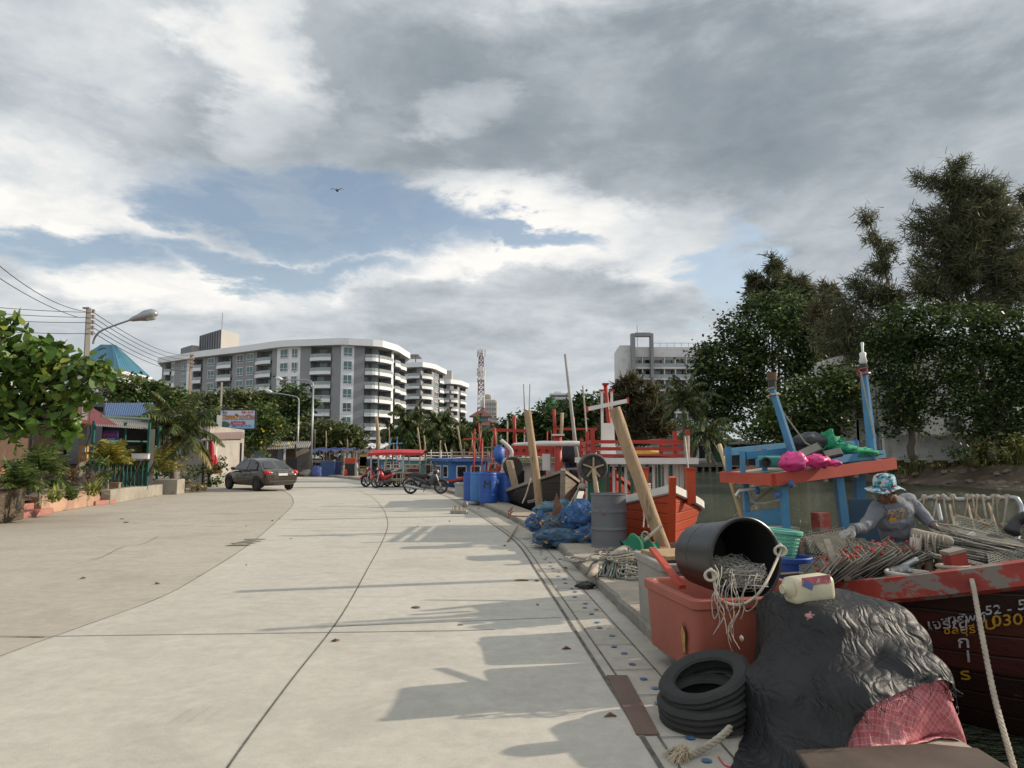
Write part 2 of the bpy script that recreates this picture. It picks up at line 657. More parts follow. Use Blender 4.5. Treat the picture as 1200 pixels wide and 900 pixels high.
def concrete(name,c1,c2,c3,joint=False,streak=1.0):
 m,nt,b=new_mat(name)
 co=coords(nt,'Object',False)
 a=ntex(nt,co,0.22,6,0.65,dist=0.4)
 c=mixc(nt,ramp(nt,a,0.32,0.68),c1,c2)
 s_=ntex(nt,co,1.3,6,0.68,(0.55,1.6,1),1.2)
 c=mixc(nt,ramp(nt,s_,0.46,0.72,(0,0,0,1),(0.36*streak,)*3+(1,)),c,c3)
 d_=ntex(nt,co,7,7,0.75)
 c=mixc(nt,ramp(nt,d_,0.35,0.75,(0,0,0,1),(0.5,)*3+(1,)),c,sc3(c3,0.8))
 md=ntex(nt,co,0.9,7,0.72,dist=0.8)
 c=mixc(nt,ramp(nt,md,0.5,0.62,(0,0,0,1),(0.3,)*3+(1,)),c,sc3(c3,0.85))
 sp=ntex(nt,co,90,3,0.6)
 c=mixc(nt,ramp(nt,sp,0.6,0.72,(0,0,0,1),(0.3,)*3+(1,)),c,sc3(c3,0.55))
 mp=_n(nt,'ShaderNodeMapping')
 mp.inputs['Location'].default_value=(-3.4,-4.2,0)
 nt.links.new(co,mp.inputs['Vector'])
 w_=_n(nt,'ShaderNodeTexWave',wave_type='RINGS',rings_direction='Z')
 w_.inputs['Scale'].default_value=3.2
 w_.inputs['Distortion'].default_value=2.5
 w_.inputs['Detail'].default_value=3
 w_.inputs['Detail Scale'].default_value=0.6
 nt.links.new(mp.outputs[0],w_.inputs['Vector'])
 k=_n(nt,'ShaderNodeMath',operation='MULTIPLY')
 nt.links.new(ramp(nt,w_.outputs['Fac'],0.9,1.0),k.inputs[0])
 nt.links.new(ramp(nt,ntex(nt,co,0.8,4,0.6),0.58,0.68,(0,0,0,1),(0.3,)*3+(1,)),k.inputs[1])
 c=mixc(nt,k.outputs[0],c,sc3(c3,0.7))
 nt.links.new(c,b.inputs['Base Color'])
 b.inputs['Roughness'].default_value=0.82
 b.inputs['Specular IOR Level'].default_value=0.3
 h=_n(nt,'ShaderNodeMath',operation='ADD')
 nt.links.new(d_,h.inputs[0])
 nt.links.new(ntex(nt,co,140,3,0.6),h.inputs[1])
 bump(nt,b,h.outputs[0],0.35,0.006)
 return m
m_slab=concrete('pale_concrete',(0.45,0.42,0.36),(0.52,0.485,0.42),(0.34,0.315,0.265))
m_old=concrete('old_concrete',(0.385,0.345,0.285),(0.455,0.412,0.345),(0.29,0.25,0.2),streak=0.9)
m_dirt=concrete('dusty_ground',(0.25,0.21,0.165),(0.33,0.28,0.22),(0.17,0.14,0.11))
m_apron=concrete('apron_concrete',(0.4,0.37,0.31),(0.48,0.44,0.37),(0.27,0.24,0.2))
m_quay=concrete('quay_concrete',(0.36,0.31,0.245),(0.45,0.385,0.3),(0.22,0.18,0.14))
m_wall=concrete('quay_wall_concrete',(0.24,0.22,0.19),(0.3,0.27,0.23),(0.1,0.1,0.08))
m_joint=M('joint_tar',(0.1,0.09,0.075),0.9,0.5,9)
g=MB()
edge=[qoff(y,qwid(y))for y in YS]
top=[V((p.x,p.y,-0.004))for p in edge]
far=[(-900,900),(-2500,2500)]
left=[V((-3000,y*1.0,-0.004))for y in(-400,)]
n=len(top)
for i in range(n-1):
 g.face([V((-160,top[i].y,-0.004)),top[i],top[i+1],V((-160,top[i+1].y,-0.004))])
 a,b_=(top[i],top[i+1])
 g.face([V((a.x,a.y,-3)),V((b_.x,b_.y,-3)),b_,a])
g.face([V((-160,-8,-0.004)),V((-160,170,-0.004)),V((-3000,170,-0.004)),V((-3000,-8,-0.004))])
g.face([V((-3000,-400,-0.004)),V((top[0].x,-400,-0.004)),V((top[0].x,-8,-0.004)),V((-160,-8,-0.004)),V((-3000,-8,-0.004))])
tag(g.build('ground',[m_dirt],base=False),kind='structure')
lead=[gnd(*p)for p in((-400,1000),(-180,850),(0,770),(180,704),(235,675),(290,640),(320,615),(338,598),(344,589),(340,580),(330,574))]
lead=spline(lead,5)
lead+=[V((-18,46,0)),V((-24,58,0))]
def lx(y):
 for a,b_ in zip(lead,lead[1:]):
  if a.y<=y<=b_.y and b_.y>a.y:
   return a.x+(b_.x-a.x)*(y-a.y)/(b_.y-a.y)
 return lead[0].x if y<lead[0].y else lead[-1].x
RY=[-6,-3,-1]+[i*0.75 for i in range(0,68)]+[53,56,58]
s1,s2=(MB(),MB())
for a,b_ in zip(RY,RY[1:]):
 s1.face([V((lx(a),a,0.004)),V((qx(a),a,0.004)),V((qx(b_),b_,0.004)),V((lx(b_),b_,0.004))])
 x0a,x0b=(-13.4 if a<26 else-15.5,-13.4 if b_<26 else-15.5)
 if b_<47:
  s2.face([V((min(x0a,lx(a)-0.1),a,0.0)),V((lx(a),a,0.0)),V((lx(b_),b_,0.0)),V((min(x0b,lx(b_)-0.1),b_,0.0))])
tag(s1.build('road',[m_slab],base=False),kind='structure')
tag(s2.build('pavement',[m_old],base=False),kind='structure')
def strip(mb,pts,w,z=0.008,wob=0.25):
 pts=[V(p)for p in pts]
 L_,R_=([],[])
 for i,p in enumerate(pts):
  d=pts[min(i+1,len(pts)-1)]-pts[max(i-1,0)]
  d=V((d.x,d.y,0)).normalized()
  nn=V((-d.y,d.x,0))
  k=w*0.5*(1+wob*noise.noise(p*1.7))
  L_.append(V((p.x,p.y,z))+nn*k)
  R_.append(V((p.x,p.y,z))-nn*k)
 for i in range(len(pts)-1):
  mb.face([R_[i],R_[i+1],L_[i+1],L_[i]])
j=MB()
c1=spline([gnd(*p)for p in((240,950),(270,896),(340,800),(400,722),(432,665),(448,635),(454.5,616),(452,603),(447,594),(436,583),(420,575))],8)
strip(j,c1,0.012)
strip(j,[gnd(20+40*k,747-k*0.55-(k>13)*(k-13)*0.9)for k in range(0,15)],0.012)
strip(j,[gnd(388+30*k,735-k*1.2)for k in range(0,10)],0.01)
for py in(622,606,597,590):
 strip(j,[gnd(360+20*k,py-0.1*k)for k in range(0,11 if py>600 else 9)],0.014)
strip(j,lead[:-2],0.009,wob=0.8)
strip(j,[gnd(105+8*k,656-2.6*k+2*math.sin(k))for k in range(11)],0.012)
strip(j,[gnd(-60+14*k,745+0.3*k)for k in range(9)],0.014)
strip(j,[gnd(130+12*k,592.5-0.35*k)for k in range(15)],0.03)
tag(j.build('road_joints',[m_joint],base=False),kind='structure')
st=MB()
for p in((283,637.5),(291,634.8),(279,639),(296,632.6)):
 c0=gnd(*p)
 st.face([c0+V((math.cos(a)*0.17*(1+0.5*math.sin(3*a+p[0])),math.sin(a)*0.16*(1+0.3*math.cos(2*a)),0.009+0.0005*(p[0]%7)))for a in[2*PI*k/18 for k in range(18)]])
tag(st.build('road_stain',[M('oil_stain',(0.19,0.17,0.14),0.8,0.4,8)],base=False),kind='structure')
ap=MB()
for a,b_ in zip(RY,RY[1:]):
 pa,pb,qa,qb=(qoff(a,0.0),qoff(b_,0.0),qoff(a,0.6),qoff(b_,0.6))
 ap.face([pa+V((0,0,0.002)),qa+V((0,0,0.002)),qb+V((0,0,0.002)),pb+V((0,0,0.002))])
tag(ap.build('apron',[m_apron],base=False),kind='structure')
sl_=MB()
ysl=[i*0.4 for i in range(-2,120)]
strip(sl_,[qoff(y,0.0)for y in ysl],0.03,0.009)
strip(sl_,[qoff(y,0.095)for y in ysl],0.012,0.009)
strip(sl_,[qoff(y,0.415)for y in ysl if y<14],0.01,0.009)
yy=0.4
while yy<15:
 strip(sl_,[qoff(yy,0.1),qoff(yy,0.25),qoff(yy,0.41)],0.008,0.0095)
 yy+=0.62+0.1*math.sin(yy*5)
tag(sl_.build('apron_joints',[m_joint],base=False),kind='structure')
bh=MB()
yy=0.5
m_blue=M('blue_anchor_plug',(0.05,0.12,0.24),0.6,0.5,9)
while yy<14:
 c0=qoff(yy,0.27+0.03*math.sin(yy*9))
 bh.face([c0+V((0.028*math.cos(t),0.026*math.sin(t),0.0105))for t in[2*PI*k/12 for k in range(12)]])
 yy+=0.3+0.12*math.sin(yy*7.3)
tag(bh.build('apron_anchor_plugs',[m_blue],base=False),kind='structure')
kb=MB()
rr=random.Random(3)
YK=[-6,-3,-1]+[i*0.3 for i in range(0,100)]+[31+2*i for i in range(12)]
for a,b_ in zip(YK,YK[1:]):
 def ka(y):
  o=0.6+0.028*noise.noise(V((y*2.1,0,0)))+0.02*noise.noise(V((y*7,3,0)))
  return(qoff(y,o),qoff(y,qwid(y)))
 (i0,o0),(i1,o1)=(ka(a),ka(b_))
 t=V((0,0,QZ))
 bw=V((0.035,0,-0.03))
 kb.face([i0+t+V((0.03,0,0)),o0+t,o1+t,i1+t+V((0.03,0,0))])
 kb.m=1
 kb.face([i0+V((0,0,0.0)),i0+V((0.0,0,QZ-0.03)),i1+V((0.0,0,QZ-0.03)),i1+V((0,0,0.0))])
 kb.face([i0+V((0,0,QZ-0.03)),i0+t+V((0.03,0,0)),i1+t+V((0.03,0,0)),i1+V((0,0,QZ-0.03))])
 kb.face([o0+t,o0+V((0.003,0,-2)),o1+V((0.003,0,-2)),o1+t])
 kb.m=0
tag(kb.build('quay_strip',[m_quay,m_wall],base=False),kind='structure')
m,nt,b=new_mat('river_water')
co=coords(nt,'Object',False)
b.inputs['Base Color'].default_value=(0.055,0.066,0.036,1)
b.inputs['Roughness'].default_value=0.09
b.inputs['IOR'].default_value=1.33
b.inputs['Specular IOR Level'].default_value=0.5
n1=ntex(nt,co,2.2,5,0.62,(0.6,1.4,1),0.6)
n2=ntex(nt,co,7,4,0.6,(0.8,1.5,1),0.3)
h=_n(nt,'ShaderNodeMath',operation='MULTIPLY_ADD')
nt.links.new(n2,h.inputs[0])
h.inputs[1].default_value=0.35
nt.links.new(n1,h.inputs[2])
bump(nt,b,h.outputs[0],1.0,0.75)
wa=MB()
for x0,x1,y0,y1 in((-400,60,-60,60),(-400,60,60,400),(60,400,-60,400)):
 wa.face([(x0,y0,WZ),(x1,y0,WZ),(x1,y1,WZ),(x0,y1,WZ)])
tag(wa.build('water',[m],base=False),kind='structure')
BANK=[(31,-60),(31,10),(31,28),(31,40),(31.2,46),(31,53),(29.6,60),(29,72),(29,84),(28,97),(25,120),(18,137),(4,144),(-14,146),(-36,145),(-80,145),(-150,150)]
bk=spline([V((x,y,0))for x,y in BANK],6)
def bankh(y):
 """height of the land behind the far bank"""
 return 1.65 if y<58 else 0.55 if y>76 else 1.65-1.1*(y-58)/18
tb=MB()
prof=[(-1.5,-0.5),(0,-0.02),(0.5,0.12),(1.1,0.2),(1.9,0.42),(2.6,0.66),(3.6,0.78),(5.5,0.9),(8,1.0),(60,1.0),(400,1.1),(3000,1.5)]
rows=[]
for i,p in enumerate(bk):
 d=(bk[min(i+1,len(bk)-1)]-bk[max(i-1,0)]).normalized()
 nn=V((d.y,-d.x,0))
 row=[]
 for o,z in prof:
  q=p+nn*o
  if o>30:
   q=p+(V((1,1,0)).normalized()if p.y>60 else V((1,0,0)))*o
  wv=0.5*noise.noise(V((p.x*0.3,p.y*0.3,o)))if-1<o<6 else 0
  row.append(V((q.x+wv,q.y,WZ+z*(bankh(p.y)-WZ)+(0.2*noise.noise(V((p.x*0.9,p.y*0.9,o)))if 0<o<8 else 0))))
 rows.append(row)
nv=len(prof)
tb.add([p for r_ in rows for p in r_],[(i*nv+k,(i+1)*nv+k,(i+1)*nv+k+1,i*nv+k+1)for i in range(len(rows)-1)for k in range(nv-1)])
tag(tb.build('far_bank',[M('bank_mud',(0.15,0.115,0.08),0.9,0.4,0.5,bmp=0.8,bsc=6,wear=(0.23,0.19,0.14),wamt=0.35,wsc=1.2,bdist=0.06)],base=False,smooth=True),kind='structure')
m_grey=M('grey_render',(0.26,0.26,0.268),0.85,0.08,0.2,bmp=0)
m_grey2=M('dark_grey_render',(0.16,0.16,0.17),0.85,0.08,0.2,bmp=0)
m_white=M('white_render',(0.74,0.74,0.74),0.8,0.07,0.15,bmp=0,grime=0.25)
m_fascia=M('white_fascia',(0.72,0.73,0.74),0.6,0.05,0.1,bmp=0)
m_beige=M('beige_render',(0.36,0.34,0.31),0.85,0.08,0.1,bmp=0)
m_wglass=glassmat('teal_window_glass',(0.055,0.135,0.14))
m_dglass=glassmat('dark_window_glass',(0.02,0.024,0.026))
m_rail=glassmat('railing_glass',(0.26,0.285,0.28),0.25)
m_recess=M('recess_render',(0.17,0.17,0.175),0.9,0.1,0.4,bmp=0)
m_dark=M('dark_recess',(0.075,0.075,0.08),0.9,0.2,0.4,bmp=0)
m_shut=M('white_shutter',(0.72,0.72,0.7),0.6,0.05,1,bmp=0)
def dfun(tab):
 def f(px):
  for(a,da),(b_,db)in zip(tab,tab[1:]):
   if a<=px<=b_:
    return da+(db-da)*(px-a)/(b_-a)
  return tab[0][1]if px<tab[0][0]else tab[-1][1]
 return f
def condo(label,tab,bays,top,fl,nfl,skip,extra=None):
 D=dfun(tab)
 mid=bays[len(bays)//2][0]
 P=lambda px:V((at(px,533,D(px)).x,D(px),0))
 root=thing('apartment_building',P(mid),label,'building','grey and white apartment blocks with curved fronts')
 wall,fasc=(MB(),MB())
 z=V((0,0,1))
 pts=[]
 ct=sum((P(b_[0])for b_ in bays),V())/len(bays)+V((-6,26,0))
 rv=random.Random(int(mid))
 for a,b_,kind in bays:
  sub=max(1,int((b_-a)/6))
  for k in range(sub):
   A,B=(P(a+(b_-a)*k/sub),P(a+(b_-a)*(k+1)/sub))
   pts.append(A)
   t=(B-A).normalized()
   inn=V((-t.y,t.x,0))
   if kind in 'wnWN':
    wall.m=1 if kind in 'WN' else 0
    wall.face([A,B,B+z*top,A+z*top])
   else:
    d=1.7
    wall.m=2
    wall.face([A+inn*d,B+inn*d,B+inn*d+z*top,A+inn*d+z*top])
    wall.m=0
    if k==0:
     wall.face([A+inn*d,A+inn*d+z*top,A+z*top,A])
    if k==sub-1:
     wall.face([B+inn*d,B,B+z*top,B+inn*d+z*top])
  A,B=(P(a),P(b_))
  t=(B-A).normalized()
  inn=V((-t.y,t.x,0))
  wd=(B-A).length
  for f in range(nfl):
   zf=top-(f+1)*fl
   if zf<skip(a):
    continue
   if kind in 'nN':
    fr=MB()
    o=A+inn*-0.12
    h0,h1=(zf+0.6,zf+2.6)
    x0,x1=(wd*0.05,wd*0.95)
    pn=lambda x,zz,q=0.0:o+t*x+z*zz+inn*q
    for xa,xb,za,zb in((x0,x1,h0,h0+0.12),(x0,x1,h1-0.12,h1),(x0,x0+0.12,h0+0.12,h1-0.12),(x1-0.12,x1,h0+0.12,h1-0.12),((x0+x1)/2-0.05,(x0+x1)/2+0.05,h0+0.12,h1-0.12),(x0+0.12,x1-0.12,h0+0.62,h0+0.7)):
     fr.face([pn(xa,za),pn(xb,za),pn(xb,zb),pn(xa,zb)])
     fr.face([pn(xa,zb),pn(xb,zb),pn(xb,zb,0.12),pn(xa,zb,0.12)])
    w_=fr.build('window',m_shut,root)
    pa=MB().face([pn(x0,h0,0.06),pn(x1,h0,0.06),pn(x1,h1,0.06),pn(x0,h1,0.06)]).build('pane',m_wglass if rv.random()<0.8 else m_dglass,root)
    pa.parent=w_
   elif kind=='b':
    ba,ra=(MB(),MB())
    ns=max(4,int(wd))
    out_=[]
    for k in range(ns+1):
     u=k/ns
     px=a+(b_-a)*u
     out_.append(P(px)-inn*(0.45+0.5*math.sin(PI*u)))
    for p,q in zip(out_,out_[1:]):
     ba.face([p+z*(zf-0.32),q+z*(zf-0.32),q+z*(zf+0.42),p+z*(zf+0.42)])
     ba.face([p+z*(zf+0.42),q+z*(zf+0.42),q+inn*0.2+z*(zf+0.42),p+inn*0.2+z*(zf+0.42)])
     ba.face([p+z*(zf-0.32),p+inn*2.4+z*(zf-0.32),q+inn*2.4+z*(zf-0.32),q+z*(zf-0.32)])
     ra.face([p+inn*0.08+z*(zf+0.42),q+inn*0.08+z*(zf+0.42),q+inn*0.08+z*(zf+1.2),p+inn*0.08+z*(zf+1.2)])
    w_=ba.build('balcony',m_fascia,root)
    r_=ra.build('railing',m_rail,root)
    r_.parent=w_
    dd=MB()
    xa=wd*rv.uniform(0.12,0.45)
    o=A+inn*1.6
    dd.face([o+t*xa+z*(zf+0.1),o+t*(xa+wd*0.36)+z*(zf+0.1),o+t*(xa+wd*0.36)+z*(zf+2.4),o+t*xa+z*(zf+2.4)])
    d_=dd.build('glass_door',m_wglass if rv.random()<0.5 else m_dglass,root)
    d_.parent=w_
    if rv.random()<0.45:
     q=A+inn*0.5+t*wd*rv.uniform(0.15,0.8)
     ac=MB().box((q.x,q.y,zf+0.95),(0.8,0.35,0.55),math.atan2(t.y,t.x)).build('air_conditioner',m_white,root)
     ac.parent=w_
 pts.append(P(bays[-1][1]))
 back=[pts[-1]+V((pts[-1].x/pts[-1].y-0.06,1,0))*13,pts[0]+V((pts[0].x/pts[0].y+0.05,1,0))*14]
 ring=pts+back
 wall.m=0
 for p,q in zip([pts[-1]]+back,back+[pts[0]]):
  wall.face([p,q,q+z*top,p+z*top])
 oc=[]
 for i,p in enumerate(pts):
  d=(pts[min(i+1,len(pts)-1)]-pts[max(i-1,0)]).normalized()
  oc.append(p+V((d.y,-d.x,0))*1.3)
 oring=oc+[back[0],back[1]]
 n=len(oring)
 h=1.35
 for i in range(n):
  p,q=(oring[i],oring[(i+1)%n])
  fasc.face([p+z*(top-0.1),q+z*(top-0.1),q+z*(top+h),p+z*(top+h)])
 fasc.face([p+z*(top+h)for p in oring])
 fasc.face([p+z*(top-0.1)for p in reversed(oring)])
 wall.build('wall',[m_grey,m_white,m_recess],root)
 fasc.build('roof',m_fascia,root)
 if extra:
  extra(root,P)
 return root
def pentA(root,P):
 def blk(p0,p1,p2,z0,z1,ma,mb,lines=False):
  m_=MB()
  A,B,C=(p0,p1,p2)
  E=A+(C-B)
  zz=V((0,0,1))
  for i,(p,q)in enumerate(((A,B),(B,C),(C,E),(E,A))):
   m_.m=0 if i==0 else 1
   m_.face([p+zz*z0,q+zz*z0,q+zz*z1,p+zz*z1])
  m_.m=1
  m_.face([p+zz*z1 for p in(A,B,C,E)])
  if lines:
   m_.m=2
   for k in range(9):
    q=A+(B-A)*(k+0.5)/9-V((0.3,0.5,0))*0.3
    m_.box((q.x,q.y,(z0+z1)/2),(0.3,0.3,z1-z0-0.4))
  m_.build('rooftop_block',[ma,mb,m_grey2],root)
 a=lambda px,D:V((at(px,533,D).x,D,0))
 blk(a(228,186),a(253.5,176),a(275,184),26,33.0,m_grey2,m_beige,True)
 blk(a(206,190),a(219,184),a(252,190),24,30.2,m_grey2,m_beige)
 an=MB()
 q=a(254,190)
 an.tube([q+V((0,0,32)),q+V((0,0,40))],0.09,5)
 an.build('mast',m_grey,root)
condo('widest and nearest of the three curved grey and white apartment blocks',[(185,184),(235,172),(290,163),(330,156),(400,153),(440,155.5),(458,162),(473,175)],[(185,189,'w'),(189,196,'b'),(196,200,'N'),(200,208,'w'),(208,214,'n'),(214,218,'W'),(218,222,'N'),(222,233,'b'),(233,239,'w'),(239,248,'n'),(248,251,'w'),(251,268,'b'),(268,273,'w'),(273,282,'n'),(282,285,'w'),(285,294,'n'),(294,297,'w'),(297,315,'b'),(315,321,'w'),(321,324.5,'W'),(324.5,334.5,'N'),(334.5,338,'W'),(338,346,'N'),(346,348.5,'W'),(348.5,361,'w'),(361,386,'b'),(386,397,'w'),(397,399,'W'),(399,411,'N'),(411,412.5,'W'),(412.5,425,'w'),(425,441,'b'),(441,457,'b'),(457,459.5,'W'),(459.5,466,'b'),(466,473,'b')],25.4,3.03,8,lambda px:9 if px<320 else 0,pentA)
def pergola(root,P):
 m_=MB()
 p=P(478)
 m_.box((p.x-3,p.y+6,31.6),(11,8,0.35))
 for k in(-7,1.5):
  m_.box((p.x+k,p.y+3,30),(0.3,0.3,3))
 m_.build('rooftop_pergola',m_grey2,root)
condo('middle one of three grey and white apartment blocks, with a dark rooftop pergola',[(468,217),(480,209),(492,208),(504,212),(518,227)],[(468,474,'w'),(474,492,'b'),(492,505,'b'),(505,508,'w'),(508,513,'n'),(513,518,'b')],27.4,3.03,8,lambda px:3,pergola)
def boxC(root,P):
 m_=MB()
 p=P(516)
 m_.box((p.x+1.5,p.y+8,27),(3.5,6,9))
 m_.build('rooftop_block',m_beige,root)
condo('smallest and farthest grey and white apartment block, nearest to the radio mast',[(514,247),(526,243),(535,246),(545,258)],[(514,518,'w'),(518,527,'b'),(527,535.5,'b'),(535.5,538,'w'),(538,545,'b')],26.0,3.03,7,lambda px:4,boxC)
m_mred=M('mast_red',(0.22,0.085,0.07),0.6,0.1,1,bmp=0)
m_mwht=M('mast_white',(0.62,0.6,0.58),0.6,0.1,1,bmp=0)
D_=300
c_=at(563.5,533,D_)
rt=thing('radio_mast',(c_.x,D_,0),'red and white banded lattice radio mast with antenna drums behind the red roofed building','mast')
lat=MB()
zt=46.5
ns=22
for k in range(ns):
 z0,z1=(4+(zt-4)*k/ns,4+(zt-4)*(k+1)/ns)
 w0,w1=(1.75-0.9*k/ns,1.75-0.9*(k+1)/ns)
 lat.m=k//3%2
 cs=[(-1,-1),(1,-1),(1,1),(-1,1)]
 for i in range(4):
  a,b_=(cs[i],cs[(i+1)%4])
  A0,A1,B0,B1=[V((c_.x+q[0]*w_,D_+q[1]*w_,zz))for q,w_,zz in((a,w0,z0),(a,w1,z1),(b_,w0,z0),(b_,w1,z1))]
  lat.tube([A0,A1],0.17,4)
  lat.tube([A0,B1],0.09,4)
  lat.tube([B0,A1],0.09,4)
  lat.tube([A1,B1],0.1,4)
lat.build('lattice',[m_mred,m_mwht],rt)
for zz,k in((44,6),(45.4,5),(36,5),(37.5,4),(33,3)):
 for i in range(k):
  a=2*PI*i/k+zz
  MB().box((c_.x+1.6*math.cos(a),D_+1.6*math.sin(a),zz),(0.5,0.5,1.9),a).build('antenna_panel',m_mwht,rt)
MB().tube([(c_.x,D_,46),(c_.x,D_,50.5)],0.08,4).build('spike',m_mwht,rt)
D_=420
c_=at(573,533,D_)
rt=thing('tower_block',(c_.x,D_,0),'tall beige tower block far off, right behind the radio mast','building')
bw=MB()
bw.box((c_.x,D_,17),(10,10,34)).box((c_.x-1,D_+1,35.5),(5,5,4))
bw.build('wall',M('beige_tower',(0.4,0.36,0.33),0.8,0.05,0.05,bmp=0),rt,bevel=1.4)
wn_=MB()
for f in range(11):
 for k in range(6):
  wn_.box((c_.x-3.7+1.48*k,D_-5.02,3+2.8*f),(0.9,0.1,1.3))
tag(wn_.build('window_rows',M('tower_windows',(0.2,0.18,0.18),0.4,0.1,1,bmp=0),rt))
D_=232
c_=at(567,533,D_)
m_teal=M('teal_paint',(0.13,0.32,0.34),0.8,0.08,0.2,bmp=0)
m_rroof=M('dark_red_tiles',(0.17,0.055,0.045),0.8,0.15,0.4,bmp=0.3,bsc=3)
rt=thing('teal_building',(c_.x,D_,0),'teal building with two tiers of dark red roof behind the waterside palms','building')
tw=MB()
tw.box((c_.x,D_,5.5),(9,9,11)).box((c_.x-1,D_,12.5),(5,5,3))
tw.m=1
for k in range(3):
 for f in range(3):
  tw.box((c_.x-2.8+2.8*k,D_-4.6,3+2.8*f),(1.2,0.2,1.4))
tw.m=2
tw.box((c_.x+3.6,D_-4.62,5.5),(0.4,0.2,10)).box((c_.x,D_-4.62,7.6),(8.8,0.2,0.4))
tw.build('wall',[m_teal,m_dglass,M('yellow_trim',(0.5,0.36,0.08),0.7,0.1,1,bmp=0)],rt)
for z0,w_,h_ in((10.9,12,1.9),(13.9,7.4,2)):
 xo=c_.x if w_>8 else c_.x-1
 MB().box((xo,D_,z0+h_/2),(w_,w_,h_),taper=0.25).build('roof',m_rroof,rt)
rt=MB()
a,b_=(at(470,533,164),at(690,533,158))
for k in range(14):
 p,q=(a.lerp(b_,k/14),a.lerp(b_,(k+1)/14))
 rt.beam((p.x,p.y,1.7),(q.x-0.08,q.y,1.7),0.3,3.4)
tag(rt.build('boundary_wall',M('grey_wall',(0.13,0.135,0.14),0.85,0.12,0.2,bmp=0.1)),'long plain grey wall across the water in front of the waterside palms','wall')
D_=200
m_rw=M('river_white',(0.58,0.58,0.57),0.8,0.08,0.12,bmp=0,grime=0.35)
m_pf=M('portal_grey',(0.22,0.22,0.23),0.7,0.08,0.3,bmp=0)
x0=at(728,533,D_).x
rt=thing('slab_building',(x0+22,D_,0),'white slab building with a grey portal frame rising above its roof, behind the river trees','building')
Z=lambda py:CAMZ+(533-py)*D_/F
X=lambda px:at(px,533,D_).x
bd=MB()
bd.face([(X(728),D_,0),(X(742),D_,0),(X(742),D_,Z(404)),(X(728),D_,Z(404))])
bd.box((X(790),D_+0.5,(Z(406)+Z(418))/2),(X(840)-X(742),1,Z(406)-Z(418)))
bd.face([(X(728),D_,0),(X(728),D_,Z(404)),(X(721.5)*1.08,D_+16,Z(404)),(X(721.5)*1.08,D_+16,0)])
bd.face([(X(728),D_,Z(404)),(X(742),D_,Z(404)),(X(742)*1.08,D_+16,Z(404)),(X(721.5)*1.08,D_+16,Z(404))])
bd.face([(X(742),D_+2.4,0),(X(840),D_+2.4,0),(X(840),D_+2.4,Z(406)),(X(742),D_+2.4,Z(406))])
bd.face([(X(742),D_,0),(X(742),D_+2.4,0),(X(742),D_+2.4,Z(406)),(X(742),D_,Z(404))])
bd.face([(X(840),D_,0),(X(840),D_+20,0),(X(840),D_+20,Z(406)),(X(840),D_,Z(406))])
bd.build('wall',m_rw,rt)
for f in range(8):
 zf=Z(418)-3.15*(f+1)
 b2=MB().box(((X(742)+X(840))/2,D_+0.9,zf),(X(840)-X(742)-0.1,2.9,0.55)).build('balcony',m_rw,rt)
 r2=MB().box(((X(742)+X(840))/2,D_-0.4,zf+0.8),(X(840)-X(742)-0.3,0.08,1.0)).build('railing',m_rail,rt)
 r2.parent=b2
 for k in range(7):
  xx=X(748+13*k)
  w2=MB().box((xx,D_+2.3,zf+1.5),(2.6,0.12,2.2)).build('window',m_dglass if(k+f)%3 else m_wglass,rt)
  MB().box((xx+1.6,D_+0.9,zf+1.6),(0.22,2.6,2.6)).build('partition',m_rw,rt).parent=b2
pf=MB()
pf.box((X(743),D_-1,(Z(391)+Z(470))/2),(X(745.5)-X(741),2.2,Z(391)-Z(470)))
pf.box((X(765),D_-1,(Z(391)+Z(470))/2),(X(767)-X(763.6),2.2,Z(391)-Z(470)))
pf.box((X(754.5),D_-1,Z(392.2)),(X(763.5)-X(745.6),2.19,1.0))
pf.build('portal_frame',m_pf,rt)
for k,(z0,z1)in enumerate(((406,400),)):
 rl=MB()
 rl.box((X(800),D_+0.5,Z(401)),(X(838)-X(768),0.08,0.1))
 for q in range(9):
  rl.box((X(768+8.5*q),D_+0.5,(Z(406)+Z(401))/2),(0.1,0.1,Z(401)-Z(406)))
 rl.build('roof_railing',m_pf,rt)
MB().tube([(X(753),D_+5,Z(404)),(X(753),D_+5,Z(376))],0.1,5).build('mast',m_pf,rt)
D_=420
c_=at(656,533,D_)
rt=thing('hotel_block',(c_.x,D_,0),'white hotel block far off above the trees behind the red cabin boat','building')
hb=MB()
zt=CAMZ+(533-462)*D_/F
hb.box((c_.x,D_,zt/2),(12,12,zt)).box((c_.x-1,D_,zt+0.7),(4,4,1.4))
hb.build('wall',m_rw,rt)
for f in range(9):
 MB().box((c_.x,D_-6.05,zt-1.6-f*2.6),(11.4,0.2,1.1)).build('window_band',m_dglass,rt)
p=at(645.5,533,330)
MB().cyl((p.x,330,0),(p.x,330,CAMZ+(533-466)*330/F),2.3,n=18).build('silo',M('green_screen',(0.02,0.17,0.07),0.7,0.1,0.1,bmp=0))
tag(bpy.data.objects['silo'],'bright green round tower beside the white hotel above the far trees','tower')
m_ow=M('stained_white_render',(0.5,0.49,0.465),0.85,0.12,0.25,bmp=0.1,grime=0.7)
D_=60
X=lambda px,d=D_:at(px,533,d).x
Z=lambda py,d=D_:CAMZ+(533-py)*d/F
rt=thing('old_block',(X(1090),D_,1.6),'stained white four storey block half hidden behind the casuarina trees','building')
ob=MB()
ob.box(((X(972)+X(1012))/2,D_+5,Z(478)/2+1),(X(1012)-X(972),8,Z(478)))
ob.box((X(1014),D_+5,Z(425)/2+1),(1.1,6,Z(425)))
ob.box(((X(1018)+X(1085))/2,D_+6,Z(452)/2+1),(X(1085)-X(1018),8,Z(452)))
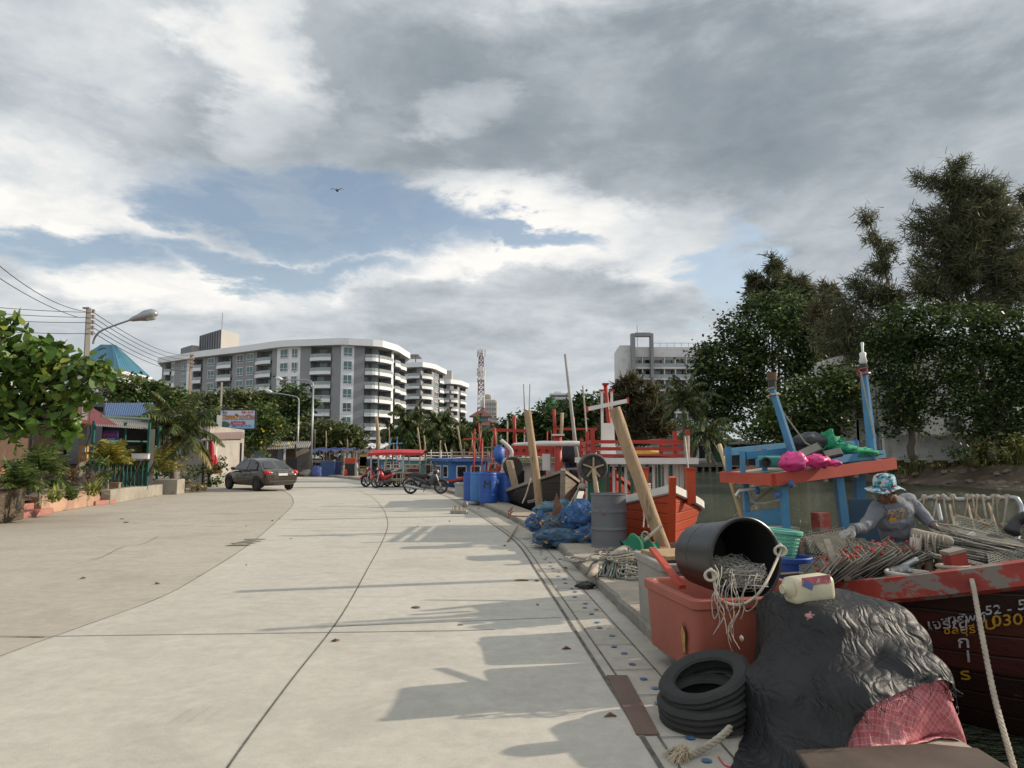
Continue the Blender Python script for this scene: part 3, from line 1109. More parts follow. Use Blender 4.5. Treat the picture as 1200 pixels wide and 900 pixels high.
ob.box(((X(1086)+X(1250))/2,D_+7.5,Z(400)/2+1),(X(1250)-X(1086),8,Z(400)))
ob.box((X(1046),D_+1.5,Z(492)),(2.6,1.2,1.0))
ob.build('wall',m_ow,rt)
m_br=M('brown_board',(0.13,0.075,0.04),0.8,0.2,2)
for px,py,w_,h_,dy,mt in((983,505,1.2,2.0,0.9,m_dark),(1022,480,0.5,1.3,1.9,m_dglass),(1094,499,0.9,2.1,3.3,m_br),(1105,499,0.6,2.1,3.4,m_dark),(1192,488,0.9,2,3.3,m_br),(1022,445,0.5,1.3,1.9,m_dglass),(1060,480,1.0,1.5,1.9,m_dark),(1060,445,1.0,1.5,1.9,m_dglass),(1120,450,1.0,1.5,3.4,m_dglass),(1150,495,1.0,1.5,3.4,m_dark)):
 fr=MB().box((X(px),D_+dy,Z(py)),(w_+0.24,0.16,h_+0.24)).build('window',m_ow,rt)
 MB().box((X(px),D_+dy-0.1,Z(py)),(w_,0.1,h_)).build('pane',mt,rt).parent=fr
for px in(976,1036):
 MB().tube([(X(px),D_+0.8,1.7),(X(px),D_+0.8,Z(455))],0.07,6).build('drainpipe',M('grey_pipe',(0.16,0.19,0.24),0.6),rt)
cw=MB()
pa,pb=(V((X(1040,53),53,0)),V((X(1300,51),51,0)))
for k in range(10):
 p,q=(pa.lerp(pb,k/10),pa.lerp(pb,(k+1)/10))
 cw.beam((p.x,p.y,2.05),(q.x-0.25,q.y,2.05),0.18,1.7)
 cw.beam((p.x,p.y,2.97),(q.x-0.25,q.y,2.97),0.28,0.12)
 cw.box((p.x-0.12,p.y,2.1),(0.3,0.32,2.1))
tag(cw.build('compound_wall',m_ow),'low stained white compound wall with capped posts on the far bank above the grass','wall')
wf=MB()
pa,pb=(V((X(958,58),58,0)),V((X(1038,54),54,0)))
for k in range(16):
 p,q=(pa.lerp(pb,k/16),pa.lerp(pb,(k+0.8)/16))
 wf.beam((p.x,p.y,2.0),(q.x,q.y,2.0),0.05,1.3+0.2*math.sin(k*3))
tag(wf.build('board_fence',M('weathered_boards',(0.13,0.12,0.105),0.9,0.3,2)),'weathered grey board fence on the far bank left of the white compound wall','fence')
D_=96
X=lambda px,d=D_:at(px,533,d).x
Z=lambda py,d=D_:CAMZ+(533-py)*d/F
rt=thing('waterside_house',(X(835),D_+3,0.55),'low white waterside house with green shutters under the coconut palms','house')
hb=MB()
hb.box(((X(775)+X(880))/2,D_+4,(Z(519)+0.3)/2+0.2),(X(880)-X(775),5,Z(519)-0.3))
hb.build('wall',m_ow,rt)
MB().box(((X(766)+X(872))/2,D_+3.6,Z(516)),(X(872)-X(766),7,0.35),taper=0.96).build('roof',M('old_tin',(0.19,0.17,0.15),0.6,0.25,0.5,wear=(0.3,0.28,0.25),wamt=0.3),rt)
m_dg=M('green_shutter',(0.015,0.075,0.05),0.6,0.15,1)
for px,w_,h_,mt in((826,1.6,2.2,m_shut),(848,2.3,2.6,m_dg),(795,1.1,0.5,m_dark),(808,1.1,0.5,m_dark),(783,0.9,0.6,m_dark)):
 zz=1.9 if h_>1 else 2.4
 fr=MB().box((X(px),D_+1.46,zz),(w_,0.14,h_)).build('window',mt,rt)
 if mt is m_shut:
  MB().box((X(px),D_+1.36,zz+0.1),(0.8,0.08,h_-0.5)).build('pane',m_dglass,rt).parent=fr
rw=thing('retaining_wall',(X(840),D_-0.5,WZ),'concrete retaining wall on close piles along the waterside house','wall')
MB().box(((X(700)+X(905))/2,D_-0.3,0.28),(X(905)-X(700),1.2,0.55)).build('beam',m_wall,rw)
MB().box(((X(700)+X(905))/2,D_+0.2,-0.5),(X(905)-X(700),0.3,1.2)).build('sheeting',M('wet_dark_concrete',(0.05,0.05,0.045),0.8),rw)
for k in range(26):
 MB().box((X(702+8*k),D_-0.6,-0.5),(0.28,0.35,1.3)).build('pile',m_wall,rw)
sh=thing('tin_shed',(X(920,78),80,0.5),'dark open shed with a thin roof among the bushes on the far bank','shed')
MB().box((X(915,78),80,2.9),(9,4,0.25)).build('roof',M('old_tin',(0.2,0.2,0.2)),sh)
MB().box((X(915,78),82,1.6),(8.6,0.2,2.4)).build('wall',m_dark,sh)
for k in(-3.5,0,3.5):
 MB().box((X(915,78)+k,78.4,1.6),(0.18,0.18,2.5)).build('post',m_br,sh)
NR=np.random.default_rng(11)
L_DARK=leafmat('dark_leaf',(0.036,0.062,0.02),(0.06,0.094,0.03),(0.13,0.15,0.045))
L_MID=leafmat('mid_leaf',(0.052,0.09,0.024),(0.092,0.135,0.036),(0.16,0.17,0.05))
L_OLIVE=leafmat('olive_leaf',(0.06,0.08,0.025),(0.105,0.125,0.042),(0.17,0.17,0.06))
L_CAS=leafmat('casuarina_needle',(0.07,0.082,0.042),(0.125,0.128,0.066),(0.17,0.15,0.08),nsc=0.25)
L_CAS2=leafmat('casuarina_brown_needle',(0.075,0.068,0.034),(0.11,0.095,0.048),(0.16,0.12,0.06),nsc=0.25)
L_PALM=leafmat('palm_leaflet',(0.04,0.066,0.02),(0.075,0.1,0.032),(0.17,0.15,0.05),trans=0.2)
L_ARECA=leafmat('yellow_palm_leaflet',(0.14,0.15,0.025),(0.24,0.2,0.035),(0.3,0.24,0.05),trans=0.3)
L_ALM=leafmat('almond_leaf',(0.05,0.105,0.018),(0.105,0.175,0.032),(0.22,0.24,0.05),trans=0.33,rough=0.38,nsc=1.2)
L_SPIKE=leafmat('variegated_leaf',(0.13,0.17,0.03),(0.28,0.28,0.08),(0.36,0.34,0.12),trans=0.25)
L_RED=leafmat('red_cordyline_leaf',(0.09,0.06,0.035),(0.15,0.085,0.05),(0.2,0.11,0.07))
L_DRY=leafmat('dry_grass_blade',(0.2,0.17,0.065),(0.3,0.25,0.1),(0.4,0.33,0.15),trans=0.3)
L_GRS=leafmat('green_grass_blade',(0.11,0.135,0.035),(0.2,0.2,0.065),(0.3,0.26,0.1),trans=0.3)
L_YEL=leafmat('yellow_flower',(0.5,0.3,0.02),(0.6,0.38,0.03),None,trans=0.2)
m_bark=M('bark',(0.115,0.095,0.075),0.95,0.3,2,bmp=0.8,bsc=14,stretch=(1,1,0.3),bdist=0.02)
m_pbark=M('palm_bark',(0.2,0.175,0.145),0.95,0.25,2,bmp=0.6,bsc=10,stretch=(1,1,3),bdist=0.02)
def rdirs(k):
 d=NR.normal(size=(k,3))
 return d/np.linalg.norm(d,axis=1,keepdims=True)
def leafquads(c,ls,up=0.5,asp=0.5,droop=0.0):
 """diamond leaves about the points c"""
 k=len(c)
 n=rdirs(k)
 n[:,2]=np.abs(n[:,2])+up
 n/=np.linalg.norm(n,axis=1,keepdims=True)
 a=np.cross(n,rdirs(k))
 a[:,2]-=droop
 a/=np.linalg.norm(a,axis=1,keepdims=True)+1e-09
 b=np.cross(n,a)
 s=ls*NR.uniform(0.6,1.3,(k,1))
 return np.stack([c-a*s*0.5,c+b*s*asp*0.5,c+a*s*0.5,c-b*s*asp*0.5],axis=1)
def blobpts(blobs,D,dens,clump,ground=None):
 """points in clumps through the ellipsoids; blobs are given as the direction they are seen in and their half-sizes, at distance D"""
 out=[]
 for bl in blobs:
  px,py,rx,ry=bl[:4]
  dd=D+(bl[4]if len(bl)>4 else 0)
  c=np.array(at(px,py,dd))
  k_=dd/F
  r=np.array([rx*k_,max(rx,ry)*k_*0.85,ry*k_])
  nc=max(4,int(dens*(r[0]*r[2])**1.0))
  d=rdirs(nc)
  rad=NR.uniform(0.25,1.05,(nc,1))**0.6
  cc=c+d*rad*r
  m=26
  cs=clump*NR.uniform(0.5,1.3,(nc,1,1))
  p=cc[:,None,:]+NR.normal(size=(nc,m,3))*cs*np.array([1,1,0.6])
  out.append(p.reshape(-1,3))
 return np.concatenate(out)
def trunk(mb,a,b,r0,r1,bend=0.3,k=6,n=7):
 a,b=(V(a),V(b))
 pts=[]
 for i in range(k+1):
  t=i/k
  p=a.lerp(b,t)+V((noise.noise(V((a.x,t*2.3,1))),noise.noise(V((a.y,t*2.1,7))),0))*bend*math.sin(PI*min(1,t*1.2))
  pts.append(p)
 mb.tube(pts,[r0+(r1-r0)*i/k for i in range(k+1)],n)
 return pts
def tree(name,label,group,base,blobs,D,leaf,mat,dens=1.2,clump=0.7,tr=0.3,asp=0.5,droop=0.0,cat='tree',forks=None):
 base=V(base)
 root=thing(name,base,label,cat,group)
 tb_=MB()
 cs=[at(b_[0],b_[1],D+(b_[4]if len(b_)>4 else 0))for b_ in blobs]
 mid=sum(cs,V())/len(cs)
 fork=base.lerp(V((mid.x,mid.y,mid.z)),0.42)
 trunk(tb_,base-V((0,0,0.3)),fork,tr,tr*0.7,tr*1.2)
 for c in cs:
  pts=trunk(tb_,fork,c,tr*0.45,tr*0.08,tr*2)
  for q in range(3):
   e_=c+V((rnd.uniform(-1,1),rnd.uniform(-1,1),rnd.uniform(-0.3,1)))*(blobs[0][2]*D/F)*0.55
   trunk(tb_,pts[3+q%3],e_,tr*0.16,tr*0.04,tr*1.5,4,5)
 tb_.build('trunk',m_bark,root,smooth=True)
 quads_obj('crown',leafquads(blobpts(blobs,D,dens*6.5,clump*1.1),leaf*1.12,0.4,asp+0.1,droop),mat,root)
 return root
def casuarina(name,label,group,base,blobs,D,mat,dens=1.2,tr=0.22,ln=0.9,wd=0.035,stem=None):
 """feathery drooping sprays along thin limbs"""
 base=V(base)
 root=thing(name,base,label,'tree',group)
 tb_=MB()
 stem=[base-V((0,0,0.3))]+([at(*p)for p in stem]if stem else[at(blobs[0][0],blobs[0][1],D)])
 sp_=spline(stem,6)
 tb_.tube(sp_,[tr*(1-0.85*i/(len(sp_)-1))for i in range(len(sp_))],7)
 allq=[]
 for bl in blobs:
  px,py,rx,ry=bl[:4]
  dd=D+(bl[4]if len(bl)>4 else 0)
  k_=dd/F
  c=at(px,py,dd)
  near=min(sp_,key=lambda p:(p-c).length+abs(p.z-(c.z-ry*k_))*0.5)
  nb=min(max(6,int(dens*rx*ry*k_*k_*3.2)),150)
  for q in range(nb):
   d=V((rnd.gauss(0,1),rnd.gauss(0,1),rnd.gauss(0,1))).normalized()
   tip=c+V((d.x*rx*k_,d.y*rx*k_*0.8,d.z*ry*k_))*rnd.uniform(0.45,1.05)
   if q%2==0:
    lp=trunk(tb_,near,tip,tr*0.22,0.015,0.5,5,4)
   m=78
   t=NR.uniform(-0.9,0.15,(m,1))
   dirv=np.array((tip-near).normalized())
   cen=np.array(tip)+dirv*t*1.5+NR.normal(size=(m,3))*0.22
   sd_=dirv*0.6+NR.normal(size=(m,3))*0.55
   sd_[:,2]-=0.55*NR.uniform(0,1.6,m)-0.25
   sd_/=np.linalg.norm(sd_,axis=1,keepdims=True)
   s=np.cross(sd_,rdirs(m))
   s/=np.linalg.norm(s,axis=1,keepdims=True)+1e-09
   l_=ln*NR.uniform(0.5,1.2,(m,1))
   w_=wd*NR.uniform(0.7,1.4,(m,1))*(dd/56)
   allq.append(np.stack([cen-s*w_,cen+s*w_,cen+sd_*l_+s*w_*0.5,cen+sd_*l_-s*w_*0.5],axis=1))
 tb_.build('trunk',m_bark,root,smooth=True)
 quads_obj('crown',np.concatenate(allq),mat,root)
 return root
def frond(name,root,a,d0,L_,droop,mat,nl=40,lw=0.04,ll=0.55,seed=0,hang=0.5):
 """an arching palm leaf with its leaflets"""
 a,d=(V(a),V(d0).normalized())
 pts,p=([],a.copy())
 st=L_/14
 for i in range(15):
  pts.append(p.copy())
  p+=d*st
  d=(d+V((0,0,-droop*(0.35+i/14)))).normalized()
 mb=MB()
 mb.tube(pts,[0.028*(1-0.85*i/14)*max(1,L_/2.5)for i in range(15)],5)
 qs=[]
 rv=random.Random(seed)
 for i in range(nl):
  t=0.12+0.88*i/nl
  f=t*14
  k=min(13,int(f))
  c=pts[k].lerp(pts[k+1],f-k)
  tg=(pts[k+1]-pts[k]).normalized()
  s=tg.cross(V((0,0,1)))
  s=s.normalized()if s.length>0.05 else V((1,0,0))
  l_=ll*(math.sin(PI*min(1,0.12+t*0.88))**0.6*0.9+0.12)*rv.uniform(0.8,1.1)
  for sg in(-1,1):
   dr=(s*sg*0.8+tg*0.55+V((0,0,-hang*rv.uniform(0.4,1.2)))).normalized()
   mid=c+dr*l_*0.5
   dr2=(dr+V((0,0,-hang*0.8))).normalized()
   e_=mid+dr2*l_*0.5
   wv=tg*lw
   mb.face([c-wv*0.4,c+wv*0.4,mid+wv,mid-wv])
   mb.face([mid-wv,mid+wv,e_+wv*0.12,e_-wv*0.12])
 return mb.build(name,mat,root)
def palm(name,label,group,base,top,L_,nf,mat,tr=0.16,lw=0.05,ll=0.6,lo=-0.5,hi=1.2,droop=0.1,seed=1,hang=0.5,nl=36,cat='palm tree',dead=0):
 base,top=(V(base),V(top))
 root=thing(name,base,label,cat,group)
 tb_=MB()
 pts=spline([base-V((0,0,0.2)),base.lerp(top,0.5)+V((0.12*(top-base).length*rnd.uniform(-0.5,0.5),0,0)),top],8)
 tb_.tube(pts,[tr*(1.25-0.5*i/(len(pts)-1))for i in range(len(pts))],9)
 tb_.build('trunk',m_pbark,root,smooth=True)
 rv=random.Random(seed)
 for k in range(nf):
  a=2.399*k+rv.uniform(-0.25,0.25)
  e_=lo+(hi-lo)*(k+0.5)/nf
  d=(math.cos(a)*math.cos(e_),math.sin(a)*math.cos(e_),math.sin(e_))
  frond('frond',root,top+V((0,0,0.1)),d,L_*rv.uniform(0.85,1.1),droop*rv.uniform(0.8,1.3),mat if k>=dead else L_DRY,nl,lw,ll,seed*50+k,hang)
 return root
def spiky(name,label,base,n,L_,w_,mat,group=None,up=0.9,droop=0.12,cat='plant',seed=1):
 """a rosette of strap leaves"""
 rv=random.Random(seed)
 base=V(base)
 mb=MB()
 for k in range(n):
  a=rv.uniform(0,2*PI)
  e_=rv.uniform(0.25,1.45)*up
  d=V((math.cos(a)*math.cos(e_),math.sin(a)*math.cos(e_),math.sin(e_)))
  p=base+V((rv.uniform(-0.1,0.1),rv.uniform(-0.1,0.1),rv.uniform(0,0.12)))
  s=d.cross(V((0,0,1))).normalized()
  l_=L_*rv.uniform(0.6,1.15)
  for i in range(4):
   q=p+d*l_/4
   d=(d+V((0,0,-droop*(1+i)))).normalized()
   w0,w1=(w_*(0.55,1,0.9,0.55)[i],w_*(1,0.9,0.55,0.04)[i])
   mb.face([p-s*w0,p+s*w0,q+s*w1,q-s*w1])
   p=q
 return tag(mb.build(name,mat),label,cat,group)
def bush(name,label,blobs,D,leaf,mat,dens=12,clump=0.16,asp=0.5,group=None,cat='bush'):
 q=leafquads(blobpts(blobs,D,dens,clump),leaf,0.4,asp)
 q=q[q[:,:,2].min(axis=1)>-0.0]
 o=quads_obj(name,q,mat)
 v=q.reshape(-1,3)
 off=np.array([v[:,0].mean(),v[:,1].mean(),v[:,2].min()])
 co=(v-off).reshape(-1)
 o.data.vertices.foreach_set('co',co)
 o.location=off
 return tag(o,label,cat,group)
GR='trees on the far bank'
B=lambda px,D:V((at(px,533,D).x,D,bankh(D)-0.1))
tree('broadleaf_tree','huge dark rounded tree overhanging the river',GR,B(915,100),[(905,402,72,48),(862,432,46,46),(958,425,44,52),(905,362,40,24),(838,462,30,40),(880,480,50,34),(935,372,34,26),(828,425,16,18),(975,395,22,30)],100,0.55,L_DARK,0.85,0.85,0.6)
tree('broadleaf_tree','lighter green bushy tree in front of the huge dark one',GR,B(948,60),[(962,462,38,30),(925,482,36,32),(985,440,22,24),(900,506,22,22),(958,500,34,22),(1003,470,12,22)],60,0.34,L_MID,2.2,0.5,0.3)
tree('broadleaf_tree','dark leafy tree below the tall casuarina, standing over the compound wall',GR,B(1072,51),[(1055,392,34,40),(1042,440,26,40),(1075,440,20,42),(1085,380,32,30),(1020,420,18,30),(1058,475,22,28),(1046,500,16,16),(1074,492,12,18)],51,0.28,L_DARK,2.6,0.45,0.3)
tree('broadleaf_tree','broad dark tree at the right edge of the view, above the tall bank grass',GR,B(1165,49),[(1130,385,44,36),(1180,395,40,42),(1150,430,46,38),(1195,450,32,44),(1120,465,26,40),(1160,480,30,26),(1138,502,20,18),(1176,508,22,18),(1200,500,22,24),(1225,420,40,60)],49,0.28,L_DARK,2.6,0.45,0.36)
casuarina('casuarina_tree','tall feathery casuarina at the right, highest tree in view',GR,B(1150,56),[(1112,215,26,24),(1084,206,17,12),(1120,255,40,28),(1160,248,30,34),(1100,290,34,30),(1148,312,48,34),(1185,290,28,40),(1078,262,16,22),(1125,192,14,10),(1185,345,34,30),(1090,345,30,30),(1150,355,34,24),(1135,225,34,26),(1168,222,18,16),(1180,262,22,30),(1115,320,40,26),(1195,320,24,36),(1072,320,18,24),(1130,285,46,26)],56,L_CAS,2.3,0.3,0.7,0.03,[(1140,400,56),(1128,300,56),(1112,190,56)])
casuarina('casuarina_tree','thin leaning casuarina with open tufts, left of the tallest casuarina',GR,B(1052,58),[(1014,254,16,10),(1022,282,20,10),(1030,312,20,18),(1008,338,22,18),(1046,352,22,30),(990,372,20,20),(1018,385,26,26),(975,352,12,14),(1040,290,14,10),(1000,405,26,22),(1050,395,24,28),(1030,350,26,20),(965,392,18,20)],58,L_CAS,2.2,0.2,0.62,0.03,[(1054,420,58),(1042,340,58),(1030,290,58),(1012,246,58)])
casuarina('casuarina_tree','pale pointed casuarina rising behind the huge dark tree',GR,B(915,112),[(908,312,14,16),(900,335,26,20),(930,328,16,18),(884,345,16,18),(945,345,12,18),(915,355,34,16)],112,L_CAS,0.8,0.3,1.4,0.04,[(912,400,112),(908,300,112)])
casuarina('casuarina_tree','slender pale casuarina behind the gap left of the leaning one',GR,B(970,80),[(975,345,14,16),(962,370,18,20),(985,380,20,22),(972,410,20,20)],80,L_CAS2,0.9,0.2,1.1,0.05,[(972,420,80),(974,335,80)])
casuarina('casuarina_tree','brownish casuarina in front of the white slab building',GR,B(745,118),[(736,440,10,18),(744,462,26,20),(726,480,22,24),(762,482,24,22),(745,505,36,18),(774,500,16,18),(718,505,18,14)],118,L_CAS2,0.75,0.3,1.5,0.05,[(742,500,118),(737,425,118)])
casuarina('casuarina_tree','far casuarina at the right edge, only its tips in view',GR,B(1215,60),[(1203,230,10,12),(1212,260,16,26),(1215,310,20,30)],60,L_CAS,1.2,0.2,0.9,0.045,[(1215,400,60),(1210,220,60)])
palm('coconut_palm','upper coconut palm in front of the white slab building',GR,B(812,97),at(800,470,95),5.2,22,L_PALM,0.2,0.09,1.0,-0.7,1.35,0.13,3,0.9)
palm('coconut_palm','lower coconut palm hanging over the waterside house',GR,B(838,90),at(826,507,90),5.0,20,L_PALM,0.2,0.09,1.0,-0.8,1.0,0.14,5,1.0)
for k,(px,D,bl)in enumerate(((690,150,[(690,478,26,18),(672,492,22,20),(706,490,20,24),(685,510,34,16)]),(650,165,[(648,488,24,18),(630,500,22,18),(655,508,28,14)]),(612,185,[(610,500,22,14),(592,508,16,14),(618,514,24,12),(578,516,12,10)]))):
 tree('broadleaf_tree',('dark round tree behind the white cross mast','dark round tree behind the white hotel block base','dark low tree beside the teal building')[k],GR,B(px,D),bl,D,1.0,L_DARK,0.55,1.1,0.5)
GF='waterside palms before the apartments'
for k,(px,py,D,L_)in enumerate(((480,488,152,5),(516,490,155,4.5),(551,498,157,4.2),(497,508,150,5),(535,510,152,5),(566,508,158,4),(463,505,150,4))):
 palm('waterside_palm',('tallest bushy palm below the nearest apartment block','palm before the middle apartment block','palm left of the teal building','low drooping palm between the two tall palms','low drooping palm below the smallest apartment block','palm right before the teal building wall','low palm at the corner of the large block')[k],GF,(at(px,533,D).x,D,0),at(px,py+5,D),L_,22,L_PALM,0.22,0.2,1.7,-1.0,1.3,0.13,20+k,1.1,20)
for k,(px,D,bl)in enumerate(((480,150,[(480,515,24,14),(500,520,20,10)]),(545,155,[(545,515,26,14),(570,520,18,12),(520,520,16,10)]))):
 tree('willowy_tree',('drooping dark tree low before the middle apartment block','drooping dark tree low before the smallest apartment block')[k],GF,(at(px,533,D).x,D,0),bl,D,0.9,L_DARK,0.6,1.1,0.3,0.3,1.2)
GL='trees along the road'
G0=lambda px,D:V((at(px,533,D).x,D,0))
tree('roadside_tree','rounded olive tree spreading behind the tarpaulin stalls',GL,G0(378,62),[(375,508,34,14),(400,510,26,14),(350,512,22,12),(392,522,26,9),(415,518,12,9),(362,522,20,8)],62,0.36,L_OLIVE,3.6,0.4,0.16)
tree('roadside_tree','yellow flowering tree behind the car and the shop billboard',GL,G0(298,50),[(300,492,26,20),(275,500,24,18),(318,505,16,18),(290,520,30,12),(262,515,16,14),(255,490,14,16)],50,0.28,L_MID,4.0,0.36,0.2)
q=leafquads(blobpts([(308,505,24,24),(318,512,14,16),(296,520,26,10),(270,486,10,8)],49.2,3.0,0.4),0.2,0.4,0.8)[::14]
tr_=[o for o in bpy.data.objects if o.name.startswith('roadside_tree')and 'yellow' in o.get('label','')][0]
quads_obj('blossom',q,L_YEL,tr_)
tree('roadside_tree','dark upright tree between the street lamps',GL,G0(348,72),[(344,462,14,14),(340,482,20,18),(358,478,12,14),(345,500,18,14)],72,0.42,L_DARK,2.4,0.5,0.2)
tree('roadside_tree','pale bushy tree between the palm and the yellow flowering tree',GL,G0(275,82),[(270,468,26,9),(300,466,24,9),(320,472,18,12),(250,470,16,10),(285,480,34,12)],82,0.45,L_OLIVE,2.0,0.55,0.2)
tree('roadside_tree','dark spreading tree behind the blue tin roof',GL,G0(165,55),[(160,458,28,16),(185,462,20,14),(140,462,18,16),(205,470,20,14),(175,475,34,12),(130,450,8,10)],55,0.34,L_MID,3.2,0.42,0.2)
palm('coconut_palm','short coconut palm with sweeping fronds left of the billboard',GL,G0(207,31.5)+V((0,0,0.1)),at(209,507,31),2.4,22,L_PALM,0.15,0.035,0.62,-0.55,1.35,0.12,9,0.75,46,dead=2)
LD=15.5
base=V((-12.6,LD+0.5,0.6))
at_=thing('almond_tree',base,'big leaved almond tree spreading over the left edge of the road','tree',GL)
tb_=MB()
blobs=[(30,440,46,36),(70,420,36,26),(85,455,30,30),(20,480,40,24),(60,490,30,16),(-20,440,40,60),(110,430,12,18),(45,402,30,12),(94,468,14,14),(80,490,14,12),(-30,400,30,30),(8,380,7,6),(30,505,20,10),(118,445,10,10),(78,512,5,10)]
pts_=blobpts(blobs,LD,46,0.2)
pts_=pts_[NR.random(len(pts_))<0.45]
fork=V((-12.0,LD,2.2))
trunk(tb_,base-V((0,0,0.4)),fork,0.16,0.12,0.2)
for b_ in blobs:
 c=at(b_[0],b_[1],LD)
 p2=trunk(tb_,fork,c,0.06,0.012,0.3,6,6)
 for q in range(5):
  trunk(tb_,p2[2+q%4],c+V((rnd.uniform(-0.6,0.6),rnd.uniform(-0.6,0.6),rnd.uniform(-0.3,0.5))),0.018,0.006,0.2,4,4)
tb_.build('trunk',m_bark,at_,smooth=True)
k=len(pts_)
n=rdirs(k)
n[:,2]=np.abs(n[:,2])+0.25
n[:,1]-=0.35
n/=np.linalg.norm(n,axis=1,keepdims=True)
a=np.cross(n,rdirs(k))
a[:,2]-=0.35
a/=np.linalg.norm(a,axis=1,keepdims=True)
bb=np.cross(n,a)
s=0.29*NR.uniform(0.55,1.25,(k,1))
lf=[pts_+(a*u+bb*v_*0.6+n*w_)*s for u,v_,w_ in((-0.5,0,0),(-0.1,-0.34,0.06),(0.25,-0.5,0.08),(0.46,-0.32,0.03),(0.52,0,-0.04),(0.46,0.32,0.03),(0.25,0.5,0.08),(-0.1,0.34,0.06))]
quads_obj('crown',np.stack(lf,axis=1),L_ALM,at_,n=8)
bush('garden_bush','dense dark shrub in the left planting bed under the almond tree',[(35,560,22,22),(52,545,16,14),(20,552,12,16)],18.6,0.2,L_DARK,16,0.14)
bush('garden_bush','leafy green shrub in the middle of the left planting bed',[(72,555,15,20),(60,570,12,10)],19.4,0.17,L_MID,16,0.13)
bush('garden_bush','loose shrub behind the utility pole',[(112,545,12,14),(118,560,8,8)],22.2,0.16,L_MID,16,0.13)
bush('garden_bush','tangled dark creeper growing at the foot of the short coconut palm',[(222,545,22,20),(205,550,14,16),(238,552,10,14),(190,556,8,10)],33,0.2,L_DARK,9,0.2)
bush('garden_bush','dry brown brush at the kerb under the short coconut palm',[(205,568,14,6),(222,569,14,6),(233,571,8,5)],31,0.16,L_DRY,16,0.12)
bush('garden_bush','low green shrubs beside the white house in front of the car',[(246,560,9,8),(256,556,8,9),(262,545,8,12)],35.6,0.2,L_MID,9,0.2)
spiky('cordyline','reddish spiky cordyline standing tall in the left planting bed',gnd(64,598,0.4)+V((0,0.6,0.55)),34,0.62,0.022,L_RED,seed=3)
spiky('cordyline','slim reddish cordyline next to the utility pole',gnd(84,592,0.4)+V((0,0.8,0.5)),24,0.5,0.02,L_RED,seed=4)
spiky('striped_plant','yellow striped strap leaved plant spilling over the bed wall',gnd(99,590,0.35)+V((0,0.35,0.15)),60,0.62,0.024,L_SPIKE,droop=0.16,seed=5)
spiky('striped_plant','pale striped plant at the top of the pink steps',gnd(45,597,0.45)+V((0,0.5,0.1)),26,0.45,0.035,L_SPIKE,droop=0.16,seed=6)
spiky('striped_plant','broad leaved plant low in the middle of the bed wall',gnd(68,593,0.4)+V((0,0.5,0.1)),30,0.5,0.04,L_MID,droop=0.14,seed=7)
spiky('potted_plant','grey green spiky plant in the block planter right of the terrace rail',at(183,553,28.5),40,0.6,0.02,L_OLIVE,seed=8)
for k,(px,py,D,L_)in enumerate(((150,556,28,1.15),(184,556,29.5,1.5),(128,545,24,0.9))):
 palm('areca_palm',('yellow areca palm behind the terrace rail','large yellow areca palm at the right end of the terrace','small yellow areca palm left of the poster')[k],'areca palms on the terrace',(at(px,py,D).x,D,0.55),at(px,py,D),L_,18,L_ARECA,0.03,0.022,0.36,0.35,1.45,0.11,40+k,0.35,26,'palm')
for k,(px,py,D,L_)in enumerate(((48,560,18.2,0.9),(22,575,17.2,0.7))):
 palm('areca_palm',('green feathery palm in the left planting bed','small green feathery palm by the pink steps')[k],'areca palms on the terrace',(at(px,py,D).x,D,0.5),at(px,py,D),L_,14,L_MID,0.03,0.02,0.3,0.3,1.4,0.12,60+k,0.35,24,'palm')
def blades(pts,h,w_,lean=0.5):
 k=len(pts)
 a=NR.uniform(0,2*PI,k)
 ln=NR.uniform(0.1,1,k)*lean
 d=np.stack([np.cos(a)*ln,np.sin(a)*ln,np.ones(k)],1)
 hh=h*NR.uniform(0.45,1.2,(k,1))
 s=np.stack([-np.sin(a),np.cos(a),np.zeros(k)],1)*w_
 m_=pts+d*hh*0.55
 e_=m_+d*np.array([1.9,1.9,0.55])*hh*0.45
 return np.concatenate([np.stack([pts-s,pts+s,m_+s*0.8,m_-s*0.8],1),np.stack([m_-s*0.8,m_+s*0.8,e_+s*0.1,e_-s*0.1],1)])
def scatter(k,xr,yr,f):
 x,y=(NR.uniform(*xr,k),NR.uniform(*yr,k))
 keep=np.array([noise.noise(V((a*0.35,b*0.35,3)))>f for a,b in zip(x,y)])
 x,y=(x[keep],y[keep])
 bx=np.interp(y,[p.y for p in bk if p.y<100],[p.x for p in bk if p.y<100])
 o=x
 z=np.array([WZ+(bankh(yy)-WZ)*np.interp(oo,[p[0]for p in prof],[p[1]for p in prof])for yy,oo in zip(y,o)])
 return np.stack([bx+o,y,z],1)
g1=scatter(26000,(2.4,9),(34,60),-0.2)
tag(quads_obj('bank_grass',blades(g1,2.0,0.03),L_GRS),'tall green grass growing along the far bank','grass',kind='stuff')
g2=scatter(15000,(2.2,7),(36,56),0.05)
tag(quads_obj('dry_grass',blades(g2,1.6,0.022,0.8),L_DRY),'pale dry grass heads along the far bank','grass',kind='stuff')
g3=scatter(7000,(0.6,6),(56,92),-0.1)
tag(quads_obj('bank_weeds',blades(g3,0.7,0.04),L_GRS),'weeds growing on the shore below the dark trees','grass',kind='stuff')
bush('bank_bush','large grassy yellow green bush on the bank at the right edge',[(1160,530,36,18),(1185,525,24,18),(1135,538,22,12)],46.5,0.3,L_GRS,6,0.35,0.18)
bush('bank_bush','dark green bush at the bank below the compound wall',[(1130,540,14,14),(1118,530,14,10)],47,0.25,L_DARK,8,0.3)
bush('bank_bush','yellowing low bush below the left end of the compound wall',[(1065,540,18,8),(1085,543,16,8)],49.5,0.24,L_OLIVE,8,0.3,0.25)
